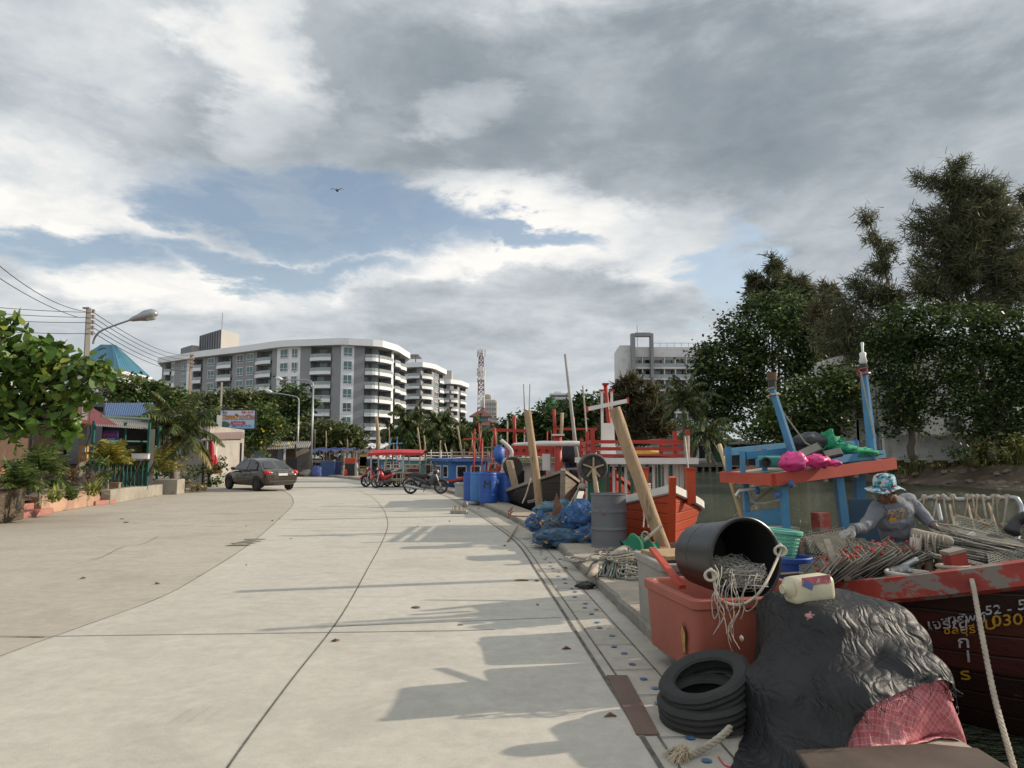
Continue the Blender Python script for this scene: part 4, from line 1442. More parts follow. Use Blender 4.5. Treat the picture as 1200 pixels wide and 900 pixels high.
bush('bank_bush','grey twiggy bush over the compound wall',[(1120,505,16,20),(1128,488,12,16)],50,0.22,L_CAS2,7,0.3,0.2)
bush('bank_bush','small creeper on the compound wall',[(1096,515,5,8)],52.7,0.2,L_MID,14,0.15)
for k,(px,D,bl)in enumerate(((905,74,[(905,515,30,14),(885,520,20,12),(930,522,24,12)]),(960,66,[(955,520,30,10),(985,520,16,8)]),(870,82,[(866,520,20,14),(850,515,12,10)]))):
 bush('bank_bush',('dark overhanging bush at the shore under the huge tree','dark bush behind the canopy of the crab boat','dark bush beside the waterside house')[k],bl,D,0.4,L_DARK,2.6,0.5)
rs=MB()
rk=random.Random(5)
m_stone=M('bank_stone',(0.24,0.2,0.15),0.9,0.35,1.2,bmp=0.5,bsc=8)
for k in range(70):
 y=rk.uniform(36,62)
 o=rk.uniform(-0.1,2.6)
 bx=np.interp(y,[p.y for p in bk if p.y<100],[p.x for p in bk if p.y<100])
 z=WZ+(bankh(y)-WZ)*np.interp(o,[p[0]for p in prof],[p[1]for p in prof])
 r_=rk.uniform(0.12,0.42)
 o_=MB().ball((bx+o,y,z),(r_,r_*rk.uniform(0.7,1.2),r_*0.55),8,6,0.5,k).build('bank_stone',m_stone,smooth=50)
 tag(o_,'weathered brown stone at the waterline below the bank grass','stone','stones along the far waterline')
m_teal2=M('teal_rail_paint',(0.012,0.085,0.072),0.5,0.15,3,wear=(0.12,0.11,0.09),wamt=0.05)
m_pink=M('faded_pink_paint',(0.36,0.16,0.13),0.85,0.2,2,wear=(0.3,0.27,0.23),wamt=0.28,wsc=3)
m_stone2=M('stacked_stone',(0.1,0.075,0.05),0.9,0.45,5,bmp=0.9,bsc=9,stretch=(1,1,5),wear=(0.26,0.21,0.15),wamt=0.22,wsc=5,bdist=0.04)
m_plast=M('flaking_plaster',(0.3,0.27,0.22),0.9,0.25,1.5,bmp=0.4,bsc=12,wear=(0.14,0.11,0.085),wamt=0.3,wsc=2.5,bdist=0.02)
m_plastp=M('flaking_pink_plaster',(0.4,0.25,0.17),0.9,0.25,1.5,bmp=0.4,bsc=12,wear=(0.22,0.16,0.11),wamt=0.35,wsc=2.5,bdist=0.02)
m_brown=M('brown_wood',(0.105,0.055,0.028),0.7,0.3,2,bmp=0.3,bsc=12,stretch=(6,6,1))
m_dwood=M('dark_timber',(0.035,0.03,0.025),0.8,0.3,2,bmp=0.3)
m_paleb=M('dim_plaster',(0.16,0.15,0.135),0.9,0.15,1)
m_redroof=M('red_tin_roof',(0.27,0.035,0.03),0.5,0.12,0.6,bmp=0,grime=0.3)
m_blueroof=M('blue_tin_roof',(0.06,0.12,0.25),0.45,0.12,0.6,bmp=0,grime=0.3)
m_tealroof=M('teal_tin_roof',(0.045,0.155,0.225),0.5,0.1,0.5,bmp=0)
m_tin=M('weathered_tin',(0.22,0.205,0.185),0.6,0.25,1,wear=(0.13,0.085,0.055),wamt=0.25,wsc=2,bmp=0)
m_black=M('black_paint',(0.014,0.014,0.015),0.5,0.2,3)
m_conc=M('pole_concrete',(0.27,0.25,0.22),0.85,0.15,2,bmp=0.3,bsc=20)
m_steel=M('galvanised_steel',(0.34,0.35,0.36),0.45,0.1,3,metal=0.7,bmp=0)
m_wire=M('black_cable',(0.012,0.012,0.012),0.6,0.1,3,bmp=0)
def ribbed(name,a,b_,c,d,mat,parent,n,amp=0.03,th=0.03):
 """ribbed tin sheet: a-b along the eave, d-c along the ridge"""
 a,b_,c,d=map(V,(a,b_,c,d))
 mb=MB()
 up=(b_-a).cross(d-a).normalized()
 if up.z<0:
  up=-up
 N=n*4
 prev=None
 for i in range(N+1):
  t=i/N
  h=amp*(1 if i%4 in(1,2)else 0)
  p,q=(a.lerp(b_,t)+up*h,d.lerp(c,t)+up*h)
  if prev:
   mb.face([prev[0],p,q,prev[1]])
   mb.face([prev[0]-up*th,prev[1]-up*th,q-up*th,p-up*th])
   mb.face([prev[0],prev[0]-up*th,p-up*th,p])
  prev=(p,q)
 return mb.build(name,mat,parent)
def vwall(mb,p,q,z0,z1,t=0.15):
 p,q=(V((p.x,p.y,0)),V((q.x,q.y,0)))
 mb.beam((p.x,p.y,(z0+z1)/2),(q.x,q.y,(z0+z1)/2),t,z1-z0)
W0=[gnd(-60,625),gnd(0,611),gnd(22,609),gnd(70,600),gnd(113,591.5),gnd(128,591),gnd(188,580.5),gnd(202,577.5)]
inw=V((-0.72,0.35,0))
tf=MB()
for p,q,z1 in((W0[0],W0[1],0.72),(W0[1],W0[2],0.72),(W0[2],W0[3],0.42),(W0[3],W0[4],0.4),(W0[4],W0[5],0.3),(W0[5],W0[6],0.42)):
 A,B_=(p+inw*0.3,q+inw*0.3)
 tf.face([V((A.x,A.y,z1)),V((B_.x,B_.y,z1)),V((B_.x-7,B_.y+3.5,z1)),V((A.x-7,A.y+3.5,z1))])
tag(tf.build('terrace',[M('bed_soil',(0.1,0.075,0.05),0.95,0.3,2,bmp=0.6)],base=False),kind='structure')
sw=MB()
vwall(sw,W0[0]+inw*0.2,W0[2]+inw*0.2,0,0.78,0.4)
tag(sw.build('stone_wall',m_stone2,bevel=0.03),'dark stacked stone retaining wall at the left edge beside the pink steps','wall')
bw=MB()
a,b_=(gnd(44,604),gnd(113,591.5))
for k in range(2):
 vwall(bw,a.lerp(b_,k/2)+inw*0.15,a.lerp(b_,(k+1)/2)+inw*0.15,0,0.5-0.02*math.sin(k*2.1),0.3)
tag(bw.build('bed_wall',m_plastp,bevel=0.02),'low flaking pinkish wall of the planting bed between the two flights of steps','wall')
b3=MB()
a,b_=(gnd(126,591),gnd(188,580.5))
for k in range(2):
 vwall(b3,a.lerp(b_,k/2)+inw*0.15,a.lerp(b_,(k+1)/2)+inw*0.15,0,0.46-0.03*math.sin(k*2.1),0.3)
p=gnd(194,579.5)
b3.box((p.x-0.1,p.y+0.5,0.3),(0.9,1.2,0.6),0.2)
tag(b3.build('terrace_wall',m_plast,bevel=0.02),'grey flaking terrace wall with a square end block under the teal rail','wall')
def steps(name,label,p,q,n,rise,run,mat,grp=None):
 p,q=(V(p),V(q))
 d=(q-p).normalized()
 nn=V((-d.y,d.x,0))
 st_=MB()
 for k in range(n):
  c=(p+q)/2+nn*(run*(k+(n-k)*0.5))
  st_.box((c.x,c.y,rise*(k+0.5)),((q-p).length-0.04*k,run*(n-k),rise-0.002),math.atan2(d.y,d.x))
 return tag(st_.build(name,mat,bevel=0.012),label,'steps')
steps('pink_steps','three faded pink concrete steps between the stone wall and the planting bed',gnd(23,609),gnd(62,602),4,0.165,0.28,m_pink)
steps('red_steps','small worn red and white steps up to the terrace door',gnd(112,592.5),gnd(136,590),3,0.14,0.26,m_pink)
hs=thing('terrace_house',at(110,560,28),'dim open fronted house with a red tin roof and grey corrugated porch','house')
A,B_,C,D_=(at(70,494,24.5),at(141,500.5,26),at(106,476,30),at(50,470,30))
ribbed('roof',A,B_,C,D_,m_redroof,hs,22)
ribbed('porch_roof',at(112,498.5,25),at(177,502.5,27),at(176,494,31),at(120,489,31),m_tin,hs,26)
wl=MB()
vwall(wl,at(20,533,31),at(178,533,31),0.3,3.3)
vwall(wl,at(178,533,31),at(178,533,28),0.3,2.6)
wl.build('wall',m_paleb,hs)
MB().box(at(156,508,30.8),(2.6,0.1,1.0)).build('dark_panel',m_dwood,hs)
lr=MB()
vwall(lr,at(-40,533,21),at(30,533,22.5),0.5,3.2)
vwall(lr,at(30,533,22.5),at(30,533,26),0.5,3.2)
lr.build('timber_wall',m_brown,hs)
MB().box(at(88,508,30.7),(2.4,0.12,2.6)).build('window',m_dglass,hs)
MB().box(at(57,520,30.6),(1.4,0.14,2.8)).build('door',m_brown,hs)
for px,D in((36,21.9),(108,25.2),(145,26.5),(173.5,26.8),(185,29.5)):
 p=at(px,533,D)
 MB().box((p.x,D,1.55),(0.08,0.08,2.5)).build('post',m_teal2 if px>40 else m_black,hs)
ta=MB()
p=at(2,557,20.6)
MB().lathe([(0,-0.22),(0.14,-0.2),(0.19,-0.05),(0.17,0.1),(0.09,0.17),(0.08,0.22),(0.12,0.24)],14,Matrix.Translation(p)).build('clay_jar',M('clay',(0.34,0.17,0.08),0.8),smooth=True)
tag(bpy.data.objects['clay_jar'],'round orange clay jar hanging in front of the brown timber wall at the left edge','jar')
def rail(label,pts,z0,h,nb):
 pts=[V(p)for p in pts]
 rt_=thing('terrace_rail',pts[0],label,'railing','teal railings')
 a,b_=pts
 up=V((0,0,1))
 MB().beam(a+up*(z0+h),b_+up*(z0+h),0.07,0.06).build('top_rail',m_teal2,rt_)
 MB().beam(a+up*(z0+0.08),b_+up*(z0+0.08),0.05,0.05).build('bottom_rail',m_teal2,rt_)
 for k in range(nb+1):
  p=a.lerp(b_,k/nb)
  MB().box((p.x,p.y,z0+h/2),(0.045 if 0<k<nb else 0.08,)*2+(h,)).build('baluster',m_teal2,rt_)
 return rt_
r1=rail('teal railing with slanted dark brackets and a board on top, below the poster',(at(116,533,25.2),at(172,533,27)),0.42,0.95,12)
a,b_=(at(114,533,25),at(178,533,27))
MB().beam(V((a.x,a.y,1.42)),V((b_.x,b_.y,1.42)),0.4,0.05).build('counter_board',m_dwood,r1)
for k in range(4):
 p=a.lerp(b_,0.12+0.28*k)
 MB().beam(V((p.x-0.1,p.y-0.05,0.62)),V((p.x+0.36,p.y-0.28,1.38)),0.05,0.05).build('bracket',m_dwood,r1)
rail('short teal railing above the stone wall at the left edge',(at(-30,533,17.3),at(11,533,17.6)),0.74,0.62,3)
for lab,px,py,w_,h_,col,rz in(('long white foam box on the terrace counter',164.5,542.5,0.56,0.18,(0.62,0.6,0.56),0.3),('small yellowish box on the terrace counter',137,543,0.38,0.15,(0.42,0.34,0.16),0.25),('dark green crate on the terrace counter',124.5,543,0.42,0.16,(0.05,0.075,0.05),0.3),('brown carton on the terrace floor under the counter',133,569,0.42,0.18,(0.28,0.17,0.1),0.2)):
 p=at(px,py,26.6 if px>150 else 25.9 if py<560 else 25.1)
 ob_=MB()
 ob_.box((p.x,p.y,1.447+h_/2 if py<560 else 0.52),(w_,w_*0.6,h_),rz)
 ob_.box((p.x,p.y,1.447+h_ if py<560 else 0.62),(w_+0.03,w_*0.6+0.03,0.03),rz)
 tag(ob_.build('storage_box',M('box_'+lab.split()[1],col,0.6,0.1,4),bevel=0.01),lab,'box')
pc=at(129,522.5,26.0)
rz_=R(10)
ps=thing('parking_poster',(pc.x,pc.y,pc.z-0.55),'upright blue beach poster with red lettering and a round no parking mark','sign',rz=rz_)
xd=V((math.cos(rz_),math.sin(rz_),0))
pm,nt_,bb_=new_mat('poster_print')
tcn=_n(nt_,'ShaderNodeTexCoord')
sp_=_n(nt_,'ShaderNodeSeparateXYZ')
nt_.links.new(tcn.outputs['Object'],sp_.inputs[0])
rp=_n(nt_,'ShaderNodeValToRGB')
for p_,c_ in((0.3,(0.1,0.42,0.52,1)),(0.55,(0.03,0.22,0.42,1)),(0.8,(0.02,0.06,0.22,1))):
 e_=rp.color_ramp.elements.new(p_)
 e_.color=c_
rp.color_ramp.elements[0].color=(0.5,0.38,0.22,1)
rp.color_ramp.elements[-1].color=(0.04,0.03,0.2,1)
nt_.links.new(sp_.outputs[2],rp.inputs[0])
nt_.links.new(rp.outputs[0],bb_.inputs['Base Color'])
MB().box((0,0,0.55),(0.52,0.03,1.12)).build('board',pm,ps,local=True)
m_rtx=M('red_letter',(0.55,0.03,0.05),0.5,0.05,1,bmp=0)
m_wtx=M('white_letter',(0.75,0.74,0.72),0.5,0.05,1,bmp=0)
m_ktx=M('black_letter',(0.02,0.02,0.02),0.5,0.05,1,bmp=0)
m_ytx=M('yellow_letter',(0.62,0.34,0.02),0.5,0.15,3,bmp=0)
nrm=V((math.sin(rz_),-math.cos(rz_),0))
PM=lambda u,z,o=0.022:basis(xd,(0,0,1),pc+xd*u+V((0,0,z))+nrm*o)
text_mesh('poster_title','อุทิศดา 3',m_rtx,ps,PM(0,0.4),0.15,bold=0.004)
text_mesh('poster_line','ที่จอดรถ',m_wtx,ps,PM(0.02,0.25),0.075)
text_mesh('poster_line','สำหรับลูกค้า',m_wtx,ps,PM(-0.03,0.12),0.07)
text_mesh('poster_line','จอด 3 ชม.',m_wtx,ps,PM(0.02,0),0.06)
rg=MB()
rg.lathe([(0.095,0),(0.13,0),(0.13,0.006),(0.095,0.006),(0.095,0)],24,PM(0,-0.3,0.024))
rg.build('ring',m_rtx,ps)
MB().lathe([(0,0),(0.094,0),(0.094,0.004),(0,0.004)],24,PM(0,-0.3,0.02)).build('disc',m_wtx,ps)
text_mesh('parking_letter','P',m_ktx,ps,PM(0,-0.3,0.03),0.17,bold=0.004)
bh_=thing('blue_roof_house',at(140,533,42),'house with a blue tin roof behind the red roofed house','house')
ribbed('roof',at(112,494,38),at(172,496,38),at(180,472.5,43),at(116,473,43),m_blueroof,bh_,24,0.05)
b_=MB()
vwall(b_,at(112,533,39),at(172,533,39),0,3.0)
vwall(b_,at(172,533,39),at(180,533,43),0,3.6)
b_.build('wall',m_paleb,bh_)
tp=thing('pyramid_roof_house',at(140,533,88),'white house with a steep teal pyramid roof beyond the utility pole','house')
zz=lambda py,D:CAMZ+(533-py)*D/F
xa,xb=(at(66,533,88).x,at(174,533,88).x)
zc,zt=(zz(437,91),zz(404,92))
cx,hw=(-52.7,3.78)
rfm=MB()
cs=[V((cx-hw,88,zc)),V((cx+hw,88,zc)),V((cx+hw,88+2*hw,zc)),V((cx-hw,88+2*hw,zc))]
tx=cx
tps=[V((tx-0.8,91.4,zt)),V((tx+0.8,91.4,zt)),V((tx+0.8,92.2,zt)),V((tx-0.8,92.2,zt))]
for i in range(4):
 rfm.face([cs[i],cs[(i+1)%4],tps[(i+1)%4],tps[i]])
rfm.face(tps)
for i in range(4):
 for k in range(1,12):
  t=k/12
  p=cs[i].lerp(cs[(i+1)%4],t)
  q=tps[i].lerp(tps[(i+1)%4],t)
  rfm.tube([p,q],0.05,4)
rfm.build('roof',m_tealroof,tp)
fm=MB()
fm.box((cx,88+hw,zc-0.22),(hw*2+0.3,hw*2+0.3,0.4)).box((cx,88+hw,zc/2-0.2),(hw*1.8,hw*1.8,zc-0.4))
fm.build('wall',m_rw,tp)
up_=at(97,533,26)
pr=thing('utility_pole',(up_.x,26,0.4),'concrete utility pole carrying cables and a curved street lamp arm above the almond tree','utility pole')
tp_=at(104,361,26)
pz=MB()
pz.tube([(up_.x,26,0.3),(tp_.x,26,tp_.z)],[0.15,0.1],4)
pz.build('pole',m_conc,pr)
MB().box((tp_.x,25.86,tp_.z-0.03),(0.24,0.1,0.06)).build('cap',m_conc,pr)
a=[at(109,403,25.9),at(111,396,25.8),at(118,388,25.5),at(135,381,25.3),at(154,374.5,25)]
MB().tube(spline(a,5),0.035,7).build('lamp_arm',m_steel,pr)
hd=MB()
h0,h1=(at(152,375,25),at(184,366.5,24.8))
ax=h1-h0
hd.tube([h0.lerp(h1,t)for t in(0,0.12,0.35,0.6,0.85,0.97,1)],[0.04,0.09,0.13,0.2,0.19,0.1,0.02],12)
lo=hd.build('lamp_head',m_steel,pr,smooth=True)
MB().ball(h0.lerp(h1,0.72)+V((0,0,-0.09)),(0.27,0.15,0.12),12,8).build('lamp_glass',M('lamp_diffuser',(0.45,0.42,0.36),0.25,0.05,1,bmp=0),pr,smooth=True).parent=lo
bpy.data.objects['lamp_glass'].location=(0,0,0)
for k in range(5):
 p=at(108.5-0.3*k,364.5+6.4*k,25.85)
 ins=MB()
 for q in range(3):
  ins.lathe([(0.03,0),(0.065,0.01),(0.065,0.03),(0.03,0.05)],8,Matrix.Translation(p+V((0.03,0,0.05*q-0.08))))
 ins.build('insulator',M('porcelain',(0.28,0.22,0.2),0.3,0.1,2),pr)
p=at(98,531.5,25.6)
mt_=MB()
mt_.box(p,(0.3,0.1,0.56))
mtb=mt_.build('meter_board',M('meter_board_wood',(0.42,0.24,0.07),0.7,0.15,4),pr)
MB().box(p+V((0.05,-0.08,0.12)),(0.13,0.08,0.2)).build('meter',M('meter_grey',(0.3,0.28,0.26),0.5),pr)
MB().box(p+V((-0.04,-0.07,-0.13)),(0.1,0.05,0.12)).build('meter',M('meter_grey',(0.3,0.28,0.26),0.5),pr)
MB().tube(spline([p+V((0.1,-0.05,0.28)),p+V((0.22,-0.05,0.7)),p+V((0.15,0,1.2)),p+V((0.08,0.1,2))],6),0.015,5).build('conduit',m_wire,pr)
def wire(label,a,b_,sag,r=0.012,group='overhead cables',name='cable'):
 a,b_=(V(a),V(b_))
 pts=[]
 for k in range(17):
  t=k/16
  p=a.lerp(b_,t)
  p.z-=sag*4*t*(1-t)
  pts.append(p)
 return tag(MB().tube(pts,r,5).build(name,m_wire),label,'cable',group)
for k,(py0,py1)in enumerate(((357,366),(365,372),(375,378),(388,391))):
 wire('overhead cable running left from the utility pole, number %s from the top'%('one','two','three','four')[k],at(104,py1,25.9),at(-120,py0-10,22),0.1,0.011)
wire('thick overhead cable climbing to the upper left from the utility pole, upper one of two',at(100,365,25.9),at(-90,225,14),0.5,0.011)
wire('thick overhead cable climbing to the upper left from the utility pole, lower one of two',at(92,372,25.9),at(-80,268,15),0.25,0.011)
fp=at(219,533,62)
p2=thing('utility_pole',(fp.x,62,0),'far concrete utility pole in front of the grey apartment block','utility pole')
MB().tube([(fp.x,62,0),(fp.x,62,zz(414,62))],[0.16,0.12],4).build('pole',M('pole_brownish',(0.3,0.23,0.17),0.85),p2)
for k in range(4):
 MB().lathe([(0.05,0),(0.1,0.02),(0.1,0.12),(0.05,0.15)],8,Matrix.Translation((fp.x+0.22,61.9,zz(417+4.5*k,62)))).build('insulator',M('porcelain',(0.28,0.22,0.2)),p2)
for k in range(5):
 wire('overhead cable slung between the utility poles, number %s from the top'%('one','two','three','four','five')[k],at(108,365+6*k,25.9),(fp.x,61.9,zz(416+4.4*k,62)),0.5,0.014)
f2=at(256.5,533,75)
p3=thing('utility_pole',(f2.x,75,0),'thin utility pole half hidden behind the pale bushy tree','utility pole')
MB().tube([(f2.x,75,0),(f2.x,75,zz(448,75))],[0.16,0.12],4).build('pole',m_conc,p3)
for k,(px,D,pyt,hx,hy,lab)in enumerate(((365,53,452,323,443,'taller galvanised street lamp with its arm reaching left, in front of the stalls'),(348.5,58,470,311,458,'shorter galvanised street lamp left of the taller one'))):
 b0,t0_=(at(px,533,D),at(px,pyt,D))
 sl_=thing('street_lamp',(b0.x,D,0),lab,'street lamp','street lamps by the stalls')
 MB().tube([(b0.x,D,0),(b0.x,D,t0_.z)],[0.09,0.06],10).build('pole',m_steel,sl_,smooth=True)
 h=at(hx+8,hy+2,D)
 MB().tube(spline([(b0.x,D,t0_.z),(b0.x-0.1,D,t0_.z+0.25),(b0.x-0.5,D,t0_.z+0.42),h],5),0.045,7).build('arm',m_steel,sl_,smooth=True)
 h2=at(hx,hy-0.8,D)
 MB().tube([h,h.lerp(h2,0.3),h.lerp(h2,0.7),h2],[0.06,0.15,0.14,0.04],10).build('lamp_head',M('lamp_shell',(0.6,0.6,0.6),0.4),sl_,smooth=True)
 MB().cyl((b0.x,D,0),(b0.x,D,0.35),0.28,0.25,10).build('base',m_conc,sl_)
wire('cable between the two street lamps',at(348.5,484,58),at(365,484,53),0.1)
wire('thin cable from the taller street lamp toward the boats',at(365,484,53),at(520,478,70),0.3)
wh=thing('white_house',at(255,560,38),'white house with a brown awning and white window beside the parked car','house')
w_=MB()
vwall(w_,at(214,533,36.5),at(243,533,36.5),0,3.1)
vwall(w_,at(243,533,36.5),at(284,533,43),0,3.1)
vwall(w_,at(214,533,36.5),at(225,533,43),0,3.1)
w_.build('wall',M('cream_wall',(0.34,0.31,0.27),0.85,0.15,0.8,grime=0.5),wh)
MB().face([at(236,509,35),at(286,508.5,42.3),at(284,503,43.2),at(228,500,37.5)]).build('awning',M('brown_awning',(0.17,0.12,0.11),0.7),wh)
MB().face([at(236,509,35),at(286,508.5,42.3),at(286,514,42.3),at(236,516,35)]).build('awning_valance',M('brown_awning',(0.17,0.12,0.11),0.7),wh)
MB().face([at(214,508,34.6),at(236,516,35),at(236,509,35),at(214,500,34.6)]).build('blue_awning',M('blue_awning',(0.02,0.05,0.16),0.7),wh)
MB().box(at(234,504,37.5),(1.4,1.6,0.35)).build('roof',m_tin,wh)
for px,D in((239,35.2),(246,36),(282,42.2)):
 p=at(px,533,D)
 MB().box((p.x,p.y,1.15),(0.09,0.09,2.3)).build('post',m_black,wh)
wp,wq=(at(251,533,37.7),at(257.5,533,38.7))
fr=MB()
dd=(wq-wp).normalized()
on=V((dd.y,-dd.x,0))*0.06
for z0,z1,k0,k1 in((0.9,0.98,0,1),(2.1,2.18,0,1),(0.98,2.1,0,0.1),(0.98,2.1,0.9,1)):
 p,q=(wp.lerp(wq,k0)+on,wp.lerp(wq,k1)+on)
 fr.beam((p.x,p.y,(z0+z1)/2),(q.x,q.y,(z0+z1)/2),0.1,z1-z0)
fo=fr.build('window',m_shut,wh)
MB().face([wp+on*0.9+V((0,0,0.95)),wq+on*0.9+V((0,0,0.95)),wq+on*0.9+V((0,0,2.12)),wp+on*0.9+V((0,0,2.12))]).build('pane',m_rail,wh).parent=fo
um=at(247.5,533,35.6)
ur=thing('folded_umbrella',(um.x,35.6,0),'folded red garden umbrella standing by the white house','umbrella')
MB().lathe([(0.03,2.25),(0.1,2.0),(0.14,1.5),(0.16,1.0),(0.2,0.75),(0.05,0.72)],14,Matrix.Translation((um.x,35.6,0)),wob=lambda a,z:1+0.25*math.sin(5*a)).build('cloth',M('umbrella_red',(0.34,0.012,0.02),0.8,0.15,3),ur,smooth=True)
MB().cyl((um.x,35.6,0),(um.x,35.6,2.35),0.025).build('pole',m_black,ur)
u2=at(252.5,533,35.8)
bl_=MB().lathe([(0.02,1.55),(0.16,1.05),(0.3,0.62),(0.05,0.6)],14,Matrix.Translation((u2.x,35.8,0.05)),wob=lambda a,z:1+0.2*math.sin(4*a)).build('red_cloth',M('umbrella_red',(0.34,0.012,0.02)),smooth=True)
tag(bl_,'red cloth hanging beside the folded umbrella','cloth')
bx0,bx1,bD=(at(256,533,44),at(298,533,44),44)
bb=thing('billboard',((bx0.x+bx1.x)/2,bD,0),'colourful shop billboard with yellow Thai lettering above the parked car','billboard')
zb0,zb1=(zz(503,bD),zz(480.5,bD))
cxb,wb,hb_=((bx0.x+bx1.x)/2,bx1.x-bx0.x,zb1-zb0)
bm_,nt_,bb_=new_mat('billboard_print')
co=coords(nt_,'Object',False)
sp_=_n(nt_,'ShaderNodeSeparateXYZ')
nt_.links.new(co,sp_.inputs[0])
mr=_n(nt_,'ShaderNodeMapRange')
mr.inputs['From Min'].default_value,mr.inputs['From Max'].default_value=(zb0,zb1)
nt_.links.new(sp_.outputs[2],mr.inputs[0])
nt_.links.new(mixc(nt_,mr.outputs[0],(0.22,0.42,0.6),(0.62,0.6,0.66)),bb_.inputs['Base Color'])
MB().box((cxb,bD,(zb0+zb1)/2),(wb,0.1,hb_)).build('board',bm_,bb)
fm=MB()
for z in(zb0,zb1):
 fm.box((cxb,bD,z),(wb+0.12,0.14,0.07))
for x in(bx0.x,bx1.x):
 fm.box((x,bD,(zb0+zb1)/2),(0.07,0.14,hb_))
fm.build('frame',m_black,bb)
for x in(bx0.x+0.25,cxb+0.3):
 MB().box((x,bD+0.15,zb1/2),(0.1,0.1,zb1)).build('post',m_black,bb)
BM=lambda u,v,o=0.06:basis((1,0,0),(0,0,1),V((cxb+u*wb,bD-o,zb0+v*hb_)))
m_pur=M('purple_print',(0.18,0.02,0.1),0.5,0.1,1,bmp=0)
text_mesh('shop_name_outline','น้องน้ำเหนือ',m_pur,bb,BM(0.02,0.6,0.055),0.42,bold=0.026)
text_mesh('shop_name','น้องน้ำเหนือ',m_ytx,bb,BM(0.02,0.6,0.06),0.42,bold=0.004)
text_mesh('small_line','อาหารทะเลสด',M('navy_print',(0.03,0.05,0.2),0.5,bmp=0),bb,BM(0.02,0.385),0.16)
MB().box((cxb+0.02*wb,bD-0.056,zb0+0.29*hb_),(wb*0.42,0.01,0.15)).build('red_band',m_rtx,bb)
text_mesh('band_line','ยินดีต้อนรับ',m_wtx,bb,BM(0.02,0.285,0.066),0.12)
text_mesh('phone_line','088 77 80 79 50',M('navy_print',(0.03,0.05,0.2)),bb,BM(0.12,0.15),0.18)
text_mesh('phone_line','www',m_wtx,bb,BM(-0.3,0.07),0.12)
text_mesh('corner_line','ร้าน',M('navy_print',(0.03,0.05,0.2)),bb,BM(-0.36,0.86),0.2,bold=0.006)
text_mesh('corner_line','ซีฟู้ด ริมน้ำ',m_rtx,bb,BM(0.28,0.86),0.18,bold=0.004)
MB().ball((cxb-0.37*wb,bD-0.05,zb0+0.22*hb_),(0.36,0.012,0.22),14,8).build('printed_rock',M('print_green',(0.06,0.1,0.08),0.6,0.4,4,bmp=0),bb)
sh=thing('roadside_shed',at(335,533,56),'brown and grey shed with a corrugated roof behind the street lamps','shed')
ribbed('roof',at(312,527,52),at(362,524.5,54),at(366,517,60),at(318,518,60),m_tin,sh,20,0.06)
s_=MB()
vwall(s_,at(314,533,53.5),at(332,533,54),0,2.3)
s_.build('plank_wall',M('grey_planks',(0.14,0.125,0.11),0.85,0.25,2,stretch=(5,5,1)),sh)
MB().box((at(328,533,53.6).x,53.6,1.1),(0.35,0.1,2.1)).build('door',M('grey_blue_door',(0.16,0.19,0.2),0.6),sh)
s_=MB()
vwall(s_,at(335,533,54.2),at(345,533,54.5),0,2.2)
s_.build('board_wall',m_brown,sh)
s_=MB()
vwall(s_,at(345,533,56),at(362,533,56.5),0,2.1)
s_.build('cream_wall',M('cream_wall',(0.34,0.31,0.27)),sh)
for px in(313,346):
 MB().box((at(px,533,53).x,53,1.2),(0.1,0.1,2.4)).build('post',m_dwood,sh)
m_btarp=M('blue_tarpaulin',(0.018,0.03,0.12),0.5,0.3,1.5,bmp=0.6,bsc=3,bdist=0.06)
m_ktarp=M('dark_tarpaulin',(0.03,0.028,0.032),0.6,0.3,1.5,bmp=0.6,bsc=3,bdist=0.06)
m_rtarp=M('red_brown_tarpaulin',(0.2,0.05,0.03),0.6,0.3,1.5)
m_pole2=M('bamboo_pole',(0.3,0.22,0.13),0.7,0.25,4)
def stall(label,x0,x1,D,py_e,py_r,mat,posts=4,depth=4.5):
 p=at((x0+x1)/2,533,D)
 rt_=thing('market_stall',(p.x,D,0),label,'stall','tarpaulin stalls by the boats')
 z0,z1=(zz(py_e,D),zz(py_r,D+depth))
 a,b_=(at(x0,533,D).x,at(x1,533,D).x)
 sh_=MB()
 def fn(u,v):
  x=a+(b_-a)*u
  y=D+depth*v
  z=z0+(z1-z0)*v-0.22*abs(math.sin(PI*u*(posts-1)))*(1-0.5*v)+0.06*noise.noise(V((x,y,D)))
  return V((x,y,z))
 sh_.grid(fn,posts*8,7)
 sh_.build('roof_sheet',mat,rt_,smooth=True)
 for k in range(posts):
  x=a+(b_-a)*k/(posts-1)
  for y in(D+0.1,D+depth):
   MB().cyl((x,y,0),(x+rnd.uniform(-0.1,0.1),y,z0 if y<D+1 else z1),0.05,n=7).build('post',m_pole2,rt_)
 return rt_
stall('long stall under a sagging dark blue tarpaulin beside the taller street lamp',362,412,55,527,524,m_btarp,5)
stall('stall under a dark tarpaulin next to the tricycle with the red canopy',402,438,54,528,526,m_ktarp,4)
stall('stall with pale sheet roof in front of the apartment entrance',424,452,62,523,519,M('pale_sheet',(0.42,0.43,0.44),0.6,0.1,1),4)
for k,(px0,px1,py,D,col)in enumerate(((425,470,514,151,(0.62,0.62,0.62)),(412,458,521,150,(0.5,0.52,0.54)))):
 rt_=thing('entrance_canopy',(at((px0+px1)/2,533,D).x,D,0),('white swept canopy at the foot of the large apartment block','pale lower canopy before the large apartment block')[k],'canopy')
 MB().box((at((px0+px1)/2,533,D).x,D+2,zz(py,D)),(at(px1,533,D).x-at(px0,533,D).x,6,0.5),taper=0.9).build('roof',M('canopy_white'+str(k),col,0.5,bmp=0),rt_)
 for px in(px0+4,px1-4):
  MB().box((at(px,533,D).x,D+2,zz(py,D)/2),(0.3,0.3,zz(py,D))).build('post',m_rw,rt_)
